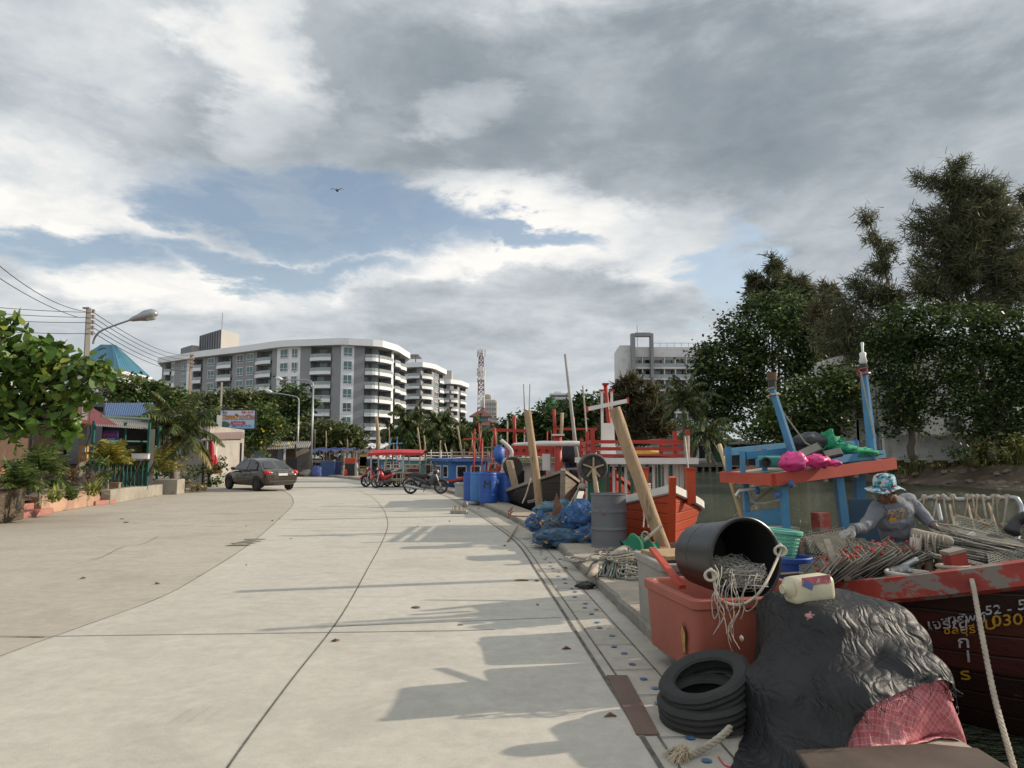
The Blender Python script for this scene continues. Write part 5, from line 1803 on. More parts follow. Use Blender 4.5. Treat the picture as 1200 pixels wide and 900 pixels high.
def crate(name,label,cat,px,py,D,s,mat,rz=0.1,rim=True,group=None):
 p=at(px,py,D)
 z=0.0
 mb=MB()
 mb.box((p.x,D,z+s[2]/2),(s[0],s[1],s[2]),rz,taper=1.04)
 if rim:
  mb.box((p.x,D,z+s[2]-0.03),(s[0]+0.06,s[1]+0.06,0.05),rz)
  mb.box((p.x,D,z+0.05),(s[0]+0.03,s[1]+0.03,0.06),rz)
 return tag(mb.build(name,mat,bevel=0.02),label,cat,group)
m_bin=M('blue_bin',(0.025,0.07,0.18),0.45,0.15,2)
m_bin2=M('indigo_bin',(0.03,0.04,0.14),0.5,0.15,2)
crate('wheelie_bin','tall dark blue storage box left of the indigo one, before the stalls','box',384,557,53,(1.0,0.9,1.15),m_bin,0.2)
crate('storage_box','indigo storage box right of the dark blue one, before the stalls','box',393,557,54,(0.9,0.9,1.1),m_bin2,0.2)
crate('storage_box','dark box with a grey lid behind the street lamp base','box',374,555,55,(0.8,0.7,1.0),m_black,0)
crate('plastic_crate','small blue crate at the left end of the stalls','crate',337,555,53,(0.6,0.6,0.7),m_bin,0)
crate('stove_cabinet','black cabinet beside the shorter street lamp','cabinet',343,552,52.5,(0.75,0.6,1.35),m_black,0.1)
crate('ice_chest','black chest before the stalls under a red basket','box',411,557,51,(0.75,0.6,0.95),m_black,0.1)
rbx=MB().box((at(411,533,51).x,51,1.17),(0.7,0.6,0.4),0.1,taper=1.1)
tag(rbx.build('red_basket',M('red_plastic',(0.42,0.05,0.03),0.5),bevel=0.03),'red basket resting on the black chest','basket')
for k,(px,col,lab)in enumerate(((406,(0.4,0.03,0.03),'small red fire extinguisher beside the black chest'),(418,(0.3,0.31,0.32),'grey gas cylinder between the chest and the yellow chairs'))):
 p=at(px,533,50.6)
 hh=0.62 if k==0 else 1.1
 mb=MB().lathe([(0,0),(0.12,0),(0.13,0.04),(0.13,hh*0.78),(0.07,hh*0.92),(0.04,hh*0.94),(0.05,hh),(0,hh)],12,Matrix.Translation((p.x,50.6,0)))
 tag(mb.build(('fire_extinguisher','gas_cylinder')[k],M('cyl_paint'+str(k),col,0.4,0.1,2),smooth=50),lab,('extinguisher','gas cylinder')[k])
yc=at(425,533,51)
yr=thing('stacked_chairs',(yc.x,51,0),'tall stack of yellow brown plastic chairs before the dark stall','chair stack')
m_yc=M('ochre_plastic',(0.36,0.23,0.05),0.5,0.1,2)
for q in range(3):
 MB().box((yc.x,51,0.45+0.16*q),(0.5,0.5,0.05)).build('seat',m_yc,yr)
 MB().box((yc.x,51.24,0.95+0.16*q),(0.5,0.05,0.7)).build('backrest',m_yc,yr)
for sx in(-0.22,0.22):
 for sy in(-0.22,0.22):
  MB().box((yc.x+sx,51+sy,0.3),(0.05,0.05,0.6)).build('leg',m_yc,yr)
for k,(px,D,w_,h_,col,lab)in enumerate(((360,53,1.0,0.5,(0.3,0.28,0.25),'pile of pale sacks at the foot of the taller street lamp'),(372,52.5,0.7,0.8,(0.08,0.1,0.28),'bundle of blue cloth beside the dark blue storage box'),(332,53.5,0.8,0.9,(0.36,0.34,0.32),'pale bundle before the plank shed'),(398,58,0.7,1.5,(0.35,0.32,0.28),'tall pale bundle under the blue tarpaulin'),(388,58.5,0.8,1.6,(0.42,0.38,0.33),'upright pale sack under the blue tarpaulin'),(432,52,0.6,1.3,(0.05,0.06,0.14),'dark blue bundle at the right end of the dark stall'))):
 p=at(px,533,D)
 o_=MB().ball((p.x,D,h_*0.45),(w_*0.6,w_*0.5,h_*0.55),14,9,0.5,k*3.1).build('sack_pile',M('sack'+str(k),col,0.85,0.25,3,bmp=0.5,bsc=12),smooth=True)
 tag(o_,lab,'sack')
kb2=MB()
for k in range(8):
 p,q=(gnd(384+6*k,558.6+0.7*k),gnd(384+6*(k+1)-0.3,558.6+0.7*(k+1)))
 kb2.beam((p.x,p.y+0.3,0.07),(q.x,q.y+0.3,0.07),0.25,0.14)
tag(kb2.build('stall_kerb',m_conc),kind='structure')
for k,(px,py0,py1,D,r_)in enumerate(((443,488,545,56,0.16),(381,505,545,58,0.06),(406,515,545,57,0.06),(368,503,545,60,0.05),(455,500,540,60,0.05))):
 p0,p1=(at(px,533,D),at(px+(1 if k else-2),py0,D))
 tag(MB().tube([(p0.x,D,0),p0.lerp(p1,0.5)+V((0.05,0,0.3)),p1],[r_,r_*0.9,r_*0.75],8).build('timber_pole',m_pole2,smooth=True),('thick weathered timber pole standing behind the tricycle with the red canopy','thin bare pole through the blue tarpaulin stall','thin bare pole over the dark stall','thin pole rising right of the taller street lamp','thin pole behind the red canopy')[k],'pole')
m_rub=M('tyre_rubber',(0.018,0.018,0.018),0.85,0.25,6,bmp=0.2)
m_alloy=M('alloy',(0.42,0.42,0.43),0.35,0.1,4,metal=0.8,bmp=0)
m_carp=M('bronze_car_paint',(0.075,0.062,0.049),0.28,0.04,1,metal=0.55,bmp=0,coat=0.6)
m_tail=M('tail_light_red',(0.42,0.015,0.012),0.2,0.1,3,bmp=0)
m_plate=M('number_plate',(0.62,0.62,0.6),0.5,0.05,3,bmp=0)
m_blackp=M('black_plastic',(0.02,0.02,0.021),0.5,0.2,4)
def wheel(root,c,r,w_,axis,name='wheel',spokes=5,rim_r=0.62,rmat=None):
 """a tyre with its rim; axis = direction of the axle"""
 c,axis=(V(c),V(axis).normalized())
 x,y,d=frame_of(axis)
 m=Matrix((x,y,d)).transposed().to_4x4()
 m.translation=c
 h=w_/2
 k=min(0.25*r,h*0.6)
 ty=MB().lathe([(r*rim_r,-h*0.9),(r-k,-h),(r-k*0.3,-h*0.85),(r,-h*0.45),(r,h*0.45),(r-k*0.3,h*0.85),(r-k,h),(r*rim_r,h*0.9),(r*rim_r,-h*0.9)],28,m).build(name,m_rub,root,smooth=40)
 rm=MB()
 rm.lathe([(r*rim_r,-h*0.8),(r*rim_r*0.9,-h*0.75),(r*rim_r*0.9,h*0.75),(r*rim_r,h*0.8)],24,m)
 rm.lathe([(0,h*0.8),(r*0.14,h*0.75),(r*0.14,-h*0.75),(0,-h*0.8)],12,m)
 for q in range(spokes):
  a=2*PI*q/spokes
  e_=V((math.cos(a),math.sin(a),0))
  rm.beam(m@(e_*r*0.1),m@(e_*r*rim_r*0.93),r*0.13,w_*0.5,d)
 rm.build('rim',rmat or m_alloy,root).parent=ty
 return ty
cp=gnd(298,574.3)+V((0,0.55,0))
fa=R(47)
car=thing('parked_car',(cp.x,cp.y,0.006),'bronze sedan car parked at the roadside with its tail towards us','car',rz=math.atan2(math.cos(fa),-math.sin(fa)))
Lc,Wc=(4.3,0.84)
ST=[(-2.15,0.72,0.7,0.42),(-2.1,0.88,0.76,0.3),(-1.95,0.96,0.8,0.24),(-1.5,0.97,0.83,0.21),(-0.8,0.93,0.84,0.2),(0.2,0.9,0.84,0.2),(0.95,0.88,0.83,0.2),(1.5,0.82,0.8,0.22),(1.9,0.74,0.74,0.24),(2.08,0.64,0.66,0.3),(2.14,0.52,0.58,0.38)]
sec=[(-0.55,0.0),(-0.86,0.02),(-0.97,0.18),(-1.0,0.45),(-0.985,0.68),(-0.93,0.9),(-0.84,0.985),(-0.5,1.0),(0,1.02)]
sec=sec+[(-a,b)for a,b in reversed(sec[:-1])]
bd=MB()
ns=len(sec)
vs=[(x,w_*a,zb+(zh-zb)*t)for x,zh,w_,zb in ST for a,t in sec]
fs=[(i*ns+k,i*ns+k+1,(i+1)*ns+k+1,(i+1)*ns+k)for i in range(len(ST)-1)for k in range(ns-1)]
fs+=[(i*ns,(i+1)*ns,(i+1)*ns+ns-1,i*ns+ns-1)for i in range(len(ST)-1)]
fs+=[tuple(range(ns)),tuple(reversed(range((len(ST)-1)*ns,len(ST)*ns)))]
bd.add(vs,fs)
bd.build('body',m_carp,car,local=True,smooth=35,subsurf=1)
CH=[(-1.72,0.95,0.7,0.0),(-1.15,1.3,0.58,1),(-0.55,1.435,0.565,1),(0.15,1.44,0.57,1),(0.62,1.3,0.6,1),(1.28,0.9,0.7,0)]
gh=MB()
rows=[]
for x,z,w_,_ in CH:
 rows.append([(x,-0.78 if z>1 else-w_-0.05,0.9),(x,-w_,z-0.03),(x,-w_*0.8,z),(x,0,z+0.025),(x,w_*0.8,z),(x,w_,z-0.03),(x,0.78 if z>1 else w_+0.05,0.9)])
gh.add([p for r_ in rows for p in r_],[(i*7+k,i*7+k+1,(i+1)*7+k+1,(i+1)*7+k)for i in range(5)for k in range(6)])
gh.build('roof',m_carp,car,local=True,smooth=40)
m_cg=glassmat('car_glass',(0.016,0.02,0.022),0.05)
def cpanel(name,pts,mat,o=0.012):
 pts=[V(p)for p in pts]
 n=(pts[1]-pts[0]).cross(pts[2]-pts[0]).normalized()
 c=sum(pts,V())/len(pts)
 if n.dot(c-V((0,0,0.7)))<0:
  n=-n
 return MB().face([p+n*o for p in pts]).build(name,mat,car,local=True)
cpanel('rear_window',[(-1.66,-0.62,0.985),(-1.66,0.62,0.985),(-1.17,0.5,1.285),(-1.17,-0.5,1.285)],m_cg,0.02)
cpanel('windscreen',[(1.2,-0.64,0.945),(1.2,0.64,0.945),(0.66,0.53,1.29),(0.66,-0.53,1.29)],m_cg,0.02)
for s in(-1,1):
 cpanel('side_window',[(-1.25,s*0.765,0.945),(-0.42,s*0.78,0.945),(-0.42,s*0.595,1.37),(-0.72,s*0.585,1.36),(-1.1,s*0.62,1.22)],m_cg,0.02)
 cpanel('side_window',[(-0.36,s*0.78,0.945),(0.95,s*0.765,0.93),(0.55,s*0.63,1.27),(0.1,s*0.6,1.375),(-0.36,s*0.595,1.375)],m_cg,0.02)
 tl=MB()
 tl.ball((-2.02,s*0.66,0.8),(0.14,0.17,0.12),10,8)
 tl.build('tail_light',m_tail,car,local=True,smooth=True)
 MB().ball((-2.04,s*0.5,0.8),(0.09,0.09,0.06),8,6).build('reversing_lamp',m_plate,car,local=True,smooth=True)
 hl=MB().ball((1.93,s*0.58,0.62),(0.16,0.13,0.08),10,8).build('headlight',m_plate,car,local=True,smooth=True)
 mr_=MB().ball((0.72,s*0.93,0.98),(0.07,0.11,0.07),8,6).build('wing_mirror',m_carp,car,local=True,smooth=True)
 for x in(-0.35,0.62):
  MB().box((x-0.25 if x<0 else x-0.75,s*0.848,0.84),(0.16,0.03,0.03)).build('door_handle',m_carp,car,local=True)
 for x in(-1.32,1.32):
  arch=MB().lathe([(0.0,-0.01),(0.34,-0.01),(0.34,0.01),(0,0.01)],22,Matrix.Translation((x,s*0.835,0.34))@Matrix.Rotation(PI/2,4,'X'))
  arch.build('wheel_arch',m_blackp,car,local=True)
  c=wm(car)@V((x,s*0.77,0.3))
  ax=wm(car).to_3x3()@V((0,s,0))
  wheel(car,c,0.3,0.19,ax,spokes=7)
cpanel('number_plate',[(-2.165,-0.22,0.68),(-2.165,0.22,0.68),(-2.165,0.22,0.78),(-2.165,-0.22,0.78)],m_plate,0.02)
MB().box((-2.14,0,0.4),(0.06,1.3,0.12)).build('rear_bumper',m_carp,car,local=True,bevel=0.03)
MB().box((-2.165,0,0.33),(0.03,0.9,0.08)).build('bumper_grille',m_blackp,car,local=True)
MB().box((-2.13,0,0.83),(0.05,0.5,0.025)).build('chrome_strip',m_alloy,car,local=True)
per=bpy.data.objects
m_dalloy=M('dark_alloy',(0.1,0.1,0.105),0.45,0.1,4,metal=0.5,bmp=0)
def motorbike(loc,rz,paint,label,lean=R(6)):
 rt_=thing('motorbike',loc,label,'motorbike','motorbikes parked on the quay',rz)
 m0=wm(rt_)@Matrix.Rotation(lean,4,'X')
 T=lambda x,y,z:m0@V((x,y,z))
 ax=m0.to_3x3()@V((0,1,0))
 for x in(-0.62,0.62):
  wheel(rt_,T(x,0,0.285),0.285,0.085,ax,spokes=5 if x<0 else 6,rim_r=0.78,rmat=m_dalloy)
 P_=lambda pts:[T(*p)for p in pts]
 tail=MB().tube(P_([(-0.72,0,0.72),(-0.55,0,0.7),(-0.3,0,0.62),(-0.02,0,0.5),(0.12,0,0.42)]),[0.035,0.085,0.11,0.1,0.07],10)
 tail.build('tail_fairing',paint,rt_,smooth=True)
 sh_=MB()
 sh_.tube(P_([(0.1,0,0.36),(0.22,0,0.46),(0.33,0,0.66),(0.38,0,0.86)]),[0.09,0.14,0.15,0.09],10)
 sh_.build('leg_shield',paint,rt_,smooth=True)
 MB().tube(P_([(-0.7,0,0.785),(-0.45,0,0.79),(-0.2,0,0.76),(0.06,0,0.73),(0.1,0,0.68)]),[0.06,0.11,0.12,0.1,0.04],10).build('seat',m_blackp,rt_,smooth=True)
 hd=MB().ball(T(0.4,0,0.93),(0.12,0.12,0.1),12,8)
 ho=hd.build('handlebar_cowl',paint,rt_,smooth=True)
 MB().ball(T(0.49,0,0.92),(0.06,0.08,0.06),10,7).build('headlight',m_plate,rt_,smooth=True)
 MB().tube(P_([(0.28,-0.34,1.0),(0.36,-0.2,0.99),(0.38,0,0.97),(0.36,0.2,0.99),(0.28,0.34,1.0)]),0.016,6).build('handlebar',m_blackp,rt_)
 for s in(-1,1):
  MB().tube(P_([(0.36,s*0.2,1.0),(0.4,s*0.27,1.16)]),0.008,5).build('mirror_stalk',m_blackp,rt_)
  MB().ball(T(0.4,s*0.29,1.19),(0.02,0.07,0.05),8,6).build('mirror',m_blackp,rt_,smooth=True)
  MB().tube(P_([(0.42,s*0.06,0.8),(0.62,s*0.075,0.285)]),0.025,7).build('fork',m_alloy,rt_)
  MB().tube(P_([(-0.62,s*0.09,0.285),(-0.1,s*0.09,0.3)]),0.025,6).build('swing_arm',m_blackp,rt_)
  MB().tube(P_([(-0.55,s*0.11,0.32),(-0.42,s*0.12,0.62)]),0.03,7).build('shock',m_blackp,rt_)
  MB().beam(T(0,s*0.1,0.25),T(0.0,s*0.3,0.25),0.04,0.03).build('footpeg',m_blackp,rt_)
 arc=[(0.62+0.32*math.cos(a),0,0.285+0.32*math.sin(a))for a in[R(20+14*k)for k in range(10)]]
 MB().tube(P_(arc),0.05,6).build('front_mudguard',paint,rt_,smooth=True)
 MB().tube(P_([(-0.95,0,0.42),(-0.9,0,0.55),(-0.75,0,0.66)]),0.035,6).build('rear_mudguard',m_blackp,rt_)
 en=MB()
 en.tube(P_([(-0.05,0,0.28),(0.22,0,0.3)]),[0.12,0.09],10).tube(P_([(-0.18,0,0.3),(0,0,0.3)]),0.14,10)
 en.build('engine',M('engine_grey',(0.12,0.12,0.12),0.5,0.2,6,metal=0.5),rt_,smooth=40)
 MB().tube(P_([(0.1,-0.12,0.22),(-0.15,-0.14,0.22),(-0.35,-0.15,0.27),(-0.85,-0.16,0.38)]),[0.022,0.025,0.05,0.06],9).build('exhaust',m_alloy,rt_,smooth=True)
 MB().box(T(-0.78,0,0.7),(0.06,0.12,0.06),rz).build('tail_light',m_tail,rt_)
 MB().tube(P_([(-0.05,0.14,0.24),(-0.12,0.32,0.02)]),0.014,5).build('side_stand',m_blackp,rt_)
 return rt_
m_bkb=M('black_bike_paint',(0.022,0.025,0.03),0.3,0.1,2,bmp=0,coat=0.5)
m_bkr=M('red_bike_paint',(0.38,0.015,0.02),0.3,0.1,2,bmp=0,coat=0.5)
p=gnd(500,579)
motorbike((p.x-0.05,p.y+0.1,0.004),R(2),m_bkb,'black motorbike parked near the blue barrels, seen from its side')
p=gnd(433,571)
motorbike((p.x+0.25,p.y+0.6,0.004),R(222),m_bkr,'left one of two red motorbikes beside the canopied tricycle')
p=gnd(445,572)
motorbike((p.x+0.25,p.y+0.5,0.004),R(226),m_bkr,'right one of two red motorbikes, its front wheel nearest the canopied tricycle')
p=gnd(470,572.5)
D=36.0
tx=at(469,533,D).x
tc_=thing('canopied_tricycle',(tx,D,0.0),'tricycle cart of pale timber rails under a red canopy beside the red motorbikes','tricycle',rz=R(-4))
T=lambda x,y,z:wm(tc_)@V((x,y,z))
m_crail=M('cream_rail',(0.36,0.32,0.25),0.6,0.2,3,wear=(0.15,0.08,0.05),wamt=0.3)
m_canr=M('red_canopy_cloth',(0.42,0.03,0.035),0.7,0.15,2)
cn=MB()
cn.grid(lambda u,v:T(-1.45+2.75*u,-0.75+1.5*v,1.72+0.16*math.sin(PI*v)-0.05*abs(2*u-1)**2),14,9)
cn.grid(lambda u,v:T(-1.45+2.75*u,-0.755,1.72-0.05*abs(2*u-1)**2-v*(0.13+0.02*math.sin(u*40))),28,2)
cn.build('canopy',m_canr,tc_)
for x in(-1.3,-0.55,0.3,1.15):
 for y in(-0.68,0.68):
  MB().box(T(x,y,1.0),(0.07,0.07,1.5)).build('post',m_pole2 if x in(-0.55,1.15)else m_crail,tc_)
for z in(0.42,0.72,0.95,1.12):
 MB().beam(T(-0.5,-0.7,z),T(1.1,-0.7,z),0.045,0.05).build('side_rail',m_crail,tc_)
 MB().beam(T(-0.5,0.7,z),T(1.1,0.7,z),0.045,0.05).build('side_rail',m_crail,tc_)
for k in range(8):
 MB().box(T(-0.4+0.2*k,-0.69,0.4),(0.035,0.035,0.5)).build('slat',m_crail,tc_)
MB().box(T(-0.1,0,0.36),(2.5,1.4,0.08)).build('floor',m_pole2,tc_)
MB().box(T(0.7,0.1,0.85),(0.5,0.5,0.3)).build('red_box',M('maroon_box',(0.22,0.03,0.03),0.6),tc_)
MB().box(T(0.2,0,0.52),(0.9,0.9,0.25)).build('cargo',m_dwood,tc_)
for x,y in((-0.9,-0.5),(0.5,-0.62),(0.5,0.62),(0.95,-0.62)):
 wheel(tc_,T(x,y,0.27),0.27,0.1,wm(tc_).to_3x3()@V((0,-1,0)),spokes=8,rim_r=0.75)
MB().tube([T(-1.35,-0.4,0.95),T(-1.3,0,1.0),T(-1.35,0.4,0.95)],0.02,6).build('handlebar',m_blackp,tc_)
MB().beam(T(-1.3,0,0.95),T(-0.9,0,0.3),0.05,0.05).build('steering_tube',m_blackp,tc_)
def hullmat(name,bands,wear=(0.2,0.16,0.12),wamt=0.3,plank=0.16,var=0.2):
 """painted planking: colours change with height above the waterline; seams run along the hull"""
 m,nt,b=new_mat(name)
 tc=_n(nt,'ShaderNodeTexCoord')
 sp=_n(nt,'ShaderNodeSeparateXYZ')
 nt.links.new(tc.outputs['Object'],sp.inputs[0])
 nz=ntex(nt,tc.outputs['Object'],2.0,3,0.5)
 zz_=_n(nt,'ShaderNodeMath',operation='MULTIPLY_ADD')
 nt.links.new(nz,zz_.inputs[0])
 zz_.inputs[1].default_value=0.03
 nt.links.new(sp.outputs[2],zz_.inputs[2])
 mr=_n(nt,'ShaderNodeMapRange')
 mr.inputs['From Min'].default_value,mr.inputs['From Max'].default_value=(-0.5,2.5)
 nt.links.new(zz_.outputs[0],mr.inputs[0])
 r=_n(nt,'ShaderNodeValToRGB')
 r.color_ramp.interpolation='CONSTANT'
 e=r.color_ramp.elements
 e[0].position,e[0].color=(0,(*bands[0][1],1))
 e[1].position,e[1].color=((bands[1][0]+0.5)/3,(*bands[1][1],1))
 for z,c in bands[2:]:
  k=e.new((z+0.5)/3)
  k.color=(*c,1)
 nt.links.new(mr.outputs[0],r.inputs[0])
 co=coords(nt)
 f=ntex(nt,co,1.7,5,0.65,(1,1,2.5))
 c=mixc(nt,ramp(nt,f,0.3,0.7,(1-var,)*3+(1,),(1+var*0.4,)*3+(1,)),(0,0,0),r.outputs[0],'MULTIPLY')
 mm=_n(nt,'ShaderNodeMix',data_type='RGBA',blend_type='MULTIPLY')
 mm.inputs[0].default_value=1
 nt.links.new(r.outputs[0],mm.inputs[6])
 nt.links.new(ramp(nt,f,0.3,0.7,(1-var,)*3+(1,),(1,1,1,1)),mm.inputs[7])
 w=ntex(nt,co,3.2,7,0.7,(1,1,2.2))
 th=0.74-wamt*0.35
 c=mixc(nt,ramp(nt,w,th,th+0.04),mm.outputs[2],wear)
 wv=_n(nt,'ShaderNodeTexWave',wave_type='BANDS',bands_direction='Z')
 wv.inputs['Scale'].default_value=0.314/plank
 wv.inputs['Distortion'].default_value=0.5
 nt.links.new(tc.outputs['Object'],wv.inputs['Vector'])
 seam=ramp(nt,wv.outputs['Fac'],0.0,0.05)
 mm2=_n(nt,'ShaderNodeMix',data_type='RGBA',blend_type='MULTIPLY')
 mm2.inputs[0].default_value=0.55
 nt.links.new(c,mm2.inputs[6])
 nt.links.new(seam,mm2.inputs[7])
 nt.links.new(mm2.outputs[2],b.inputs['Base Color'])
 b.inputs['Roughness'].default_value=0.55
 ad=_n(nt,'ShaderNodeMath',operation='ADD')
 nt.links.new(seam,ad.inputs[0])
 nt.links.new(ntex(nt,co,14,4,0.6,(1,1,2)),ad.inputs[1])
 bump(nt,b,ad.outputs[0],0.5,0.012)
 return m
def boat_shape(L,B,z0,zm,zb,rake=0.5,draft=0.45,blunt=0.5,stern=0.75,flare=0.75):
 """functions of the hull: half width and sheer height along s (0 stern .. 1 bow), and the skin point"""
 def w(s):
  a=1-max(0,(s-blunt)/(1-blunt))**1.9
  c=stern+(1-stern)*min(1,s/0.4)**0.8
  return max(0.012,B/2*a*c)
 def zs(s):
  return zm+(zb-zm)*max(0,(s-0.3)/0.7)**2.2+(z0-zm)*max(0,(0.3-s)/0.3)**2
 def pt(s,t):
  zsv=zs(s)
  zk=-draft*(1-max(0,(s-0.8)/0.2)**2*0.3)
  z=zk+(zsv-zk)*t
  p=0.3+flare*max(0,(s-0.35)/0.65)**1.5
  y=w(s)*(t**p if t>0 else 0)
  x=s*(L-rake*(1-t))-L
  return V((x,y,z))
 return(w,zs,pt)
def boat(name,label,bow,rz,spec,group='moored fishing boats',cat='boat'):
 """local frame: x forward with the stem head at x=0, z=0 at the water"""
 sp=dict(L=9,B=2.5,z0=0.9,zm=0.7,zb=1.6,rake=0.6,draft=0.4,blunt=0.5,stern=0.75,flare=0.75,deck=0.35,rub=0.09,stem=0.12,stemtop=0.15)
 sp.update(spec)
 root=thing(name,(bow[0],bow[1],WZ),label,cat,group,rz)
 L,w,zs,pt=(sp['L'],*boat_shape(sp['L'],sp['B'],sp['z0'],sp['zm'],sp['zb'],sp['rake'],sp['draft'],sp['blunt'],sp['stern'],sp['flare']))
 root_w=w
 NS,NT=(26,9)
 ss=[1-(1-i/NS)**1.5 for i in range(NS+1)]
 hb_=MB()
 vs,fs=([],[])
 for s in ss:
  for j in range(-NT,NT+1):
   p=pt(s,abs(j)/NT)
   vs.append((p.x,p.y*(1 if j>=0 else-1),p.z))
 n=2*NT+1
 for i in range(NS):
  for k in range(n-1):
   fs.append((i*n+k,i*n+k+1,(i+1)*n+k+1,(i+1)*n+k))
 fs.append(tuple(range(n)))
 hb_.add(vs,fs)
 ho=hb_.build('hull',sp['hullmat'],root,local=True,smooth=50)
 so_=ho.modifiers.new('thick','SOLIDIFY')
 so_.thickness,so_.offset=(0.05,-1)
 dk=MB()
 prev=None
 for s in ss[:-3]:
  z=sp['deck']+0.25*max(0,zs(s)-sp['zm'])*0.6
  t=(z+sp['draft'])/(zs(s)+sp['draft'])
  p=pt(s,min(0.97,t))
  cur=(V((p.x,p.y*0.99,p.z)),V((p.x,-p.y*0.99,p.z)))
  if prev:
   dk.face([prev[1],cur[1],cur[0],prev[0]])
  prev=cur
 dk.build('deck',sp.get('deckmat',m_deck),root,local=True)
 for sg in(-1,1):
  g_=MB()
  pts_=[V((pt(s,1).x,sg*pt(s,1).y,zs(s)))for s in ss]
  r_=sp['rub']
  vs,fs=([],[])
  for i,p in enumerate(pts_):
   d=(pts_[min(i+1,NS)]-pts_[max(i-1,0)]).normalized()
   o=V((-d.y,d.x,0)).normalized()*sg
   vs+=[p+o*0.05+V((0,0,0.03)),p-o*0.09+V((0,0,0.03)),p-o*0.09-V((0,0,0.02)),p+o*0.012-V((0,0,r_)),p+o*0.05-V((0,0,r_*0.8))]
  for i in range(NS):
   for k in range(5):
    fs.append((i*5+k,(i+1)*5+k,(i+1)*5+(k+1)%5,i*5+(k+1)%5))
  fs+=[(0,1,2,3,4),tuple((NS*5+k for k in(4,3,2,1,0)))]
  g_.add(vs,fs)
  g_.build('gunwale',sp['gunmat'],root,local=True)
 st_=MB()
 q=[pt(1,t)for t in(0,0.25,0.5,0.75,1)]
 q=[V((p.x+0.03,0,p.z))for p in q]+[V((0.06,0,zs(1)+sp['stemtop']))]
 for a,b_ in zip(q,q[1:]):
  st_.beam(a,b_+(b_-a).normalized()*0.004,sp['stem'],0.1,up=(1,0,0))
 st_.build('stem_post',sp['stemmat'],root,local=True)
 return(root,pt,zs,w)
m_deck=M('deck_planks',(0.2,0.16,0.115),0.8,0.3,1.5,stretch=(1,8,1),bmp=0.4)
m_redp=M('red_boat_paint',(0.36,0.026,0.013),0.5,0.2,2,wear=(0.22,0.17,0.13),wamt=0.12,bmp=0.1)
m_orp=M('orange_boat_paint',(0.46,0.058,0.015),0.5,0.15,2,bmp=0.1)
m_whp=M('white_boat_paint',(0.62,0.6,0.56),0.5,0.12,2,wear=(0.28,0.22,0.16),wamt=0.06,bmp=0.1)
m_blp=M('light_blue_boat_paint',(0.055,0.2,0.35),0.65,0.25,3,wear=(0.17,0.16,0.14),wamt=0.3,wsc=6)
m_grp=M('green_boat_paint',(0.02,0.1,0.06),0.5,0.2,2)
m_lgp=M('lime_boat_paint',(0.17,0.26,0.05),0.6,0.2,2)
m_pkp=M('pinkish_white_paint',(0.5,0.42,0.38),0.6,0.15,2,wear=(0.28,0.22,0.16),wamt=0.1)
m_gryw=M('grey_bare_wood',(0.25,0.215,0.17),0.85,0.3,2,bmp=0.5,bsc=18,stretch=(1,1,4))
m_palew=M('pale_bare_wood',(0.36,0.27,0.17),0.8,0.3,2,bmp=0.5,bsc=14,stretch=(4,4,0.5))
m_rope=M('old_rope',(0.36,0.31,0.24),0.9,0.25,12,bmp=0.6,bsc=160)
m_rope2=M('grey_rope',(0.23,0.22,0.19),0.9,0.25,12,bmp=0.6,bsc=160)
m_bluep=M('deep_blue_paint',(0.03,0.1,0.3),0.5,0.2,3)
def lbox(root,name,c,size,mat,rz=0.0,par=None,**kw):
 o=MB().box(c,size,rz).build(name,mat,root,local=True,**kw)
 if par is not None:
  o.parent=par
 return o
def lbeam(root,name,a,b_,w_,h_,mat,par=None):
 o=MB().beam(a,b_,w_,h_).build(name,mat,root,local=True)
 if par is not None:
  o.parent=par
 return o
def ltube(root,name,pts,r,mat,n=8,par=None,**kw):
 o=MB().tube(pts,r,n).build(name,mat,root,local=True,smooth=True,**kw)
 if par is not None:
  o.parent=par
 return o
def cabin(root,x0,x1,wd,z0,z1,wall,roofm,trim,windows=2,over=0.25,openfront=False,pillars=None):
 if not openfront:
  cw=MB()
  cw.box(((x0+x1)/2,0,(z0+z1)/2),(x1-x0,wd,z1-z0))
  co_=cw.build('cabin_wall',wall,root,local=True)
  for k in range(windows):
   y=(k-(windows-1)/2)*wd*0.42
   wo=lbox(root,'window',(x1+0.012,y,z1-(z1-z0)*0.34),(0.03,wd*0.3,(z1-z0)*0.38),trim)
   lbox(root,'pane',(x1+0.03,y,z1-(z1-z0)*0.34),(0.02,wd*0.24,(z1-z0)*0.3),m_dglass,par=wo)
  for sg in(-1,1):
   for k in range(2):
    x=x0+(x1-x0)*(0.3+0.4*k)
    wo=lbox(root,'window',(x,sg*(wd/2+0.012),z1-(z1-z0)*0.34),((x1-x0)*0.26,0.03,(z1-z0)*0.38),trim)
    lbox(root,'pane',(x,sg*(wd/2+0.03),z1-(z1-z0)*0.34),((x1-x0)*0.2,0.02,(z1-z0)*0.3),m_dglass,par=wo)
 ro=MB()
 xo0,xo1,wo_=(x0-over,x1+over,wd/2+over*0.7)
 ro.grid(lambda u,v:V((xo0+(xo1-xo0)*u,wo_*(2*v-1),z1+0.05+0.07*(1-(2*v-1)**2))),6,9)
 ro.build('roof',roofm,root,local=True)
 fa_=MB()
 for a,b_ in(((xo0,-wo_),(xo1,-wo_)),((xo1,-wo_),(xo1,wo_)),((xo1,wo_),(xo0,wo_)),((xo0,wo_),(xo0,-wo_))):
  fa_.beam((*a,z1+0.02),(*b_,z1+0.02),0.05,0.12)
 fa_.build('roof_edge',roofm,root,local=True)
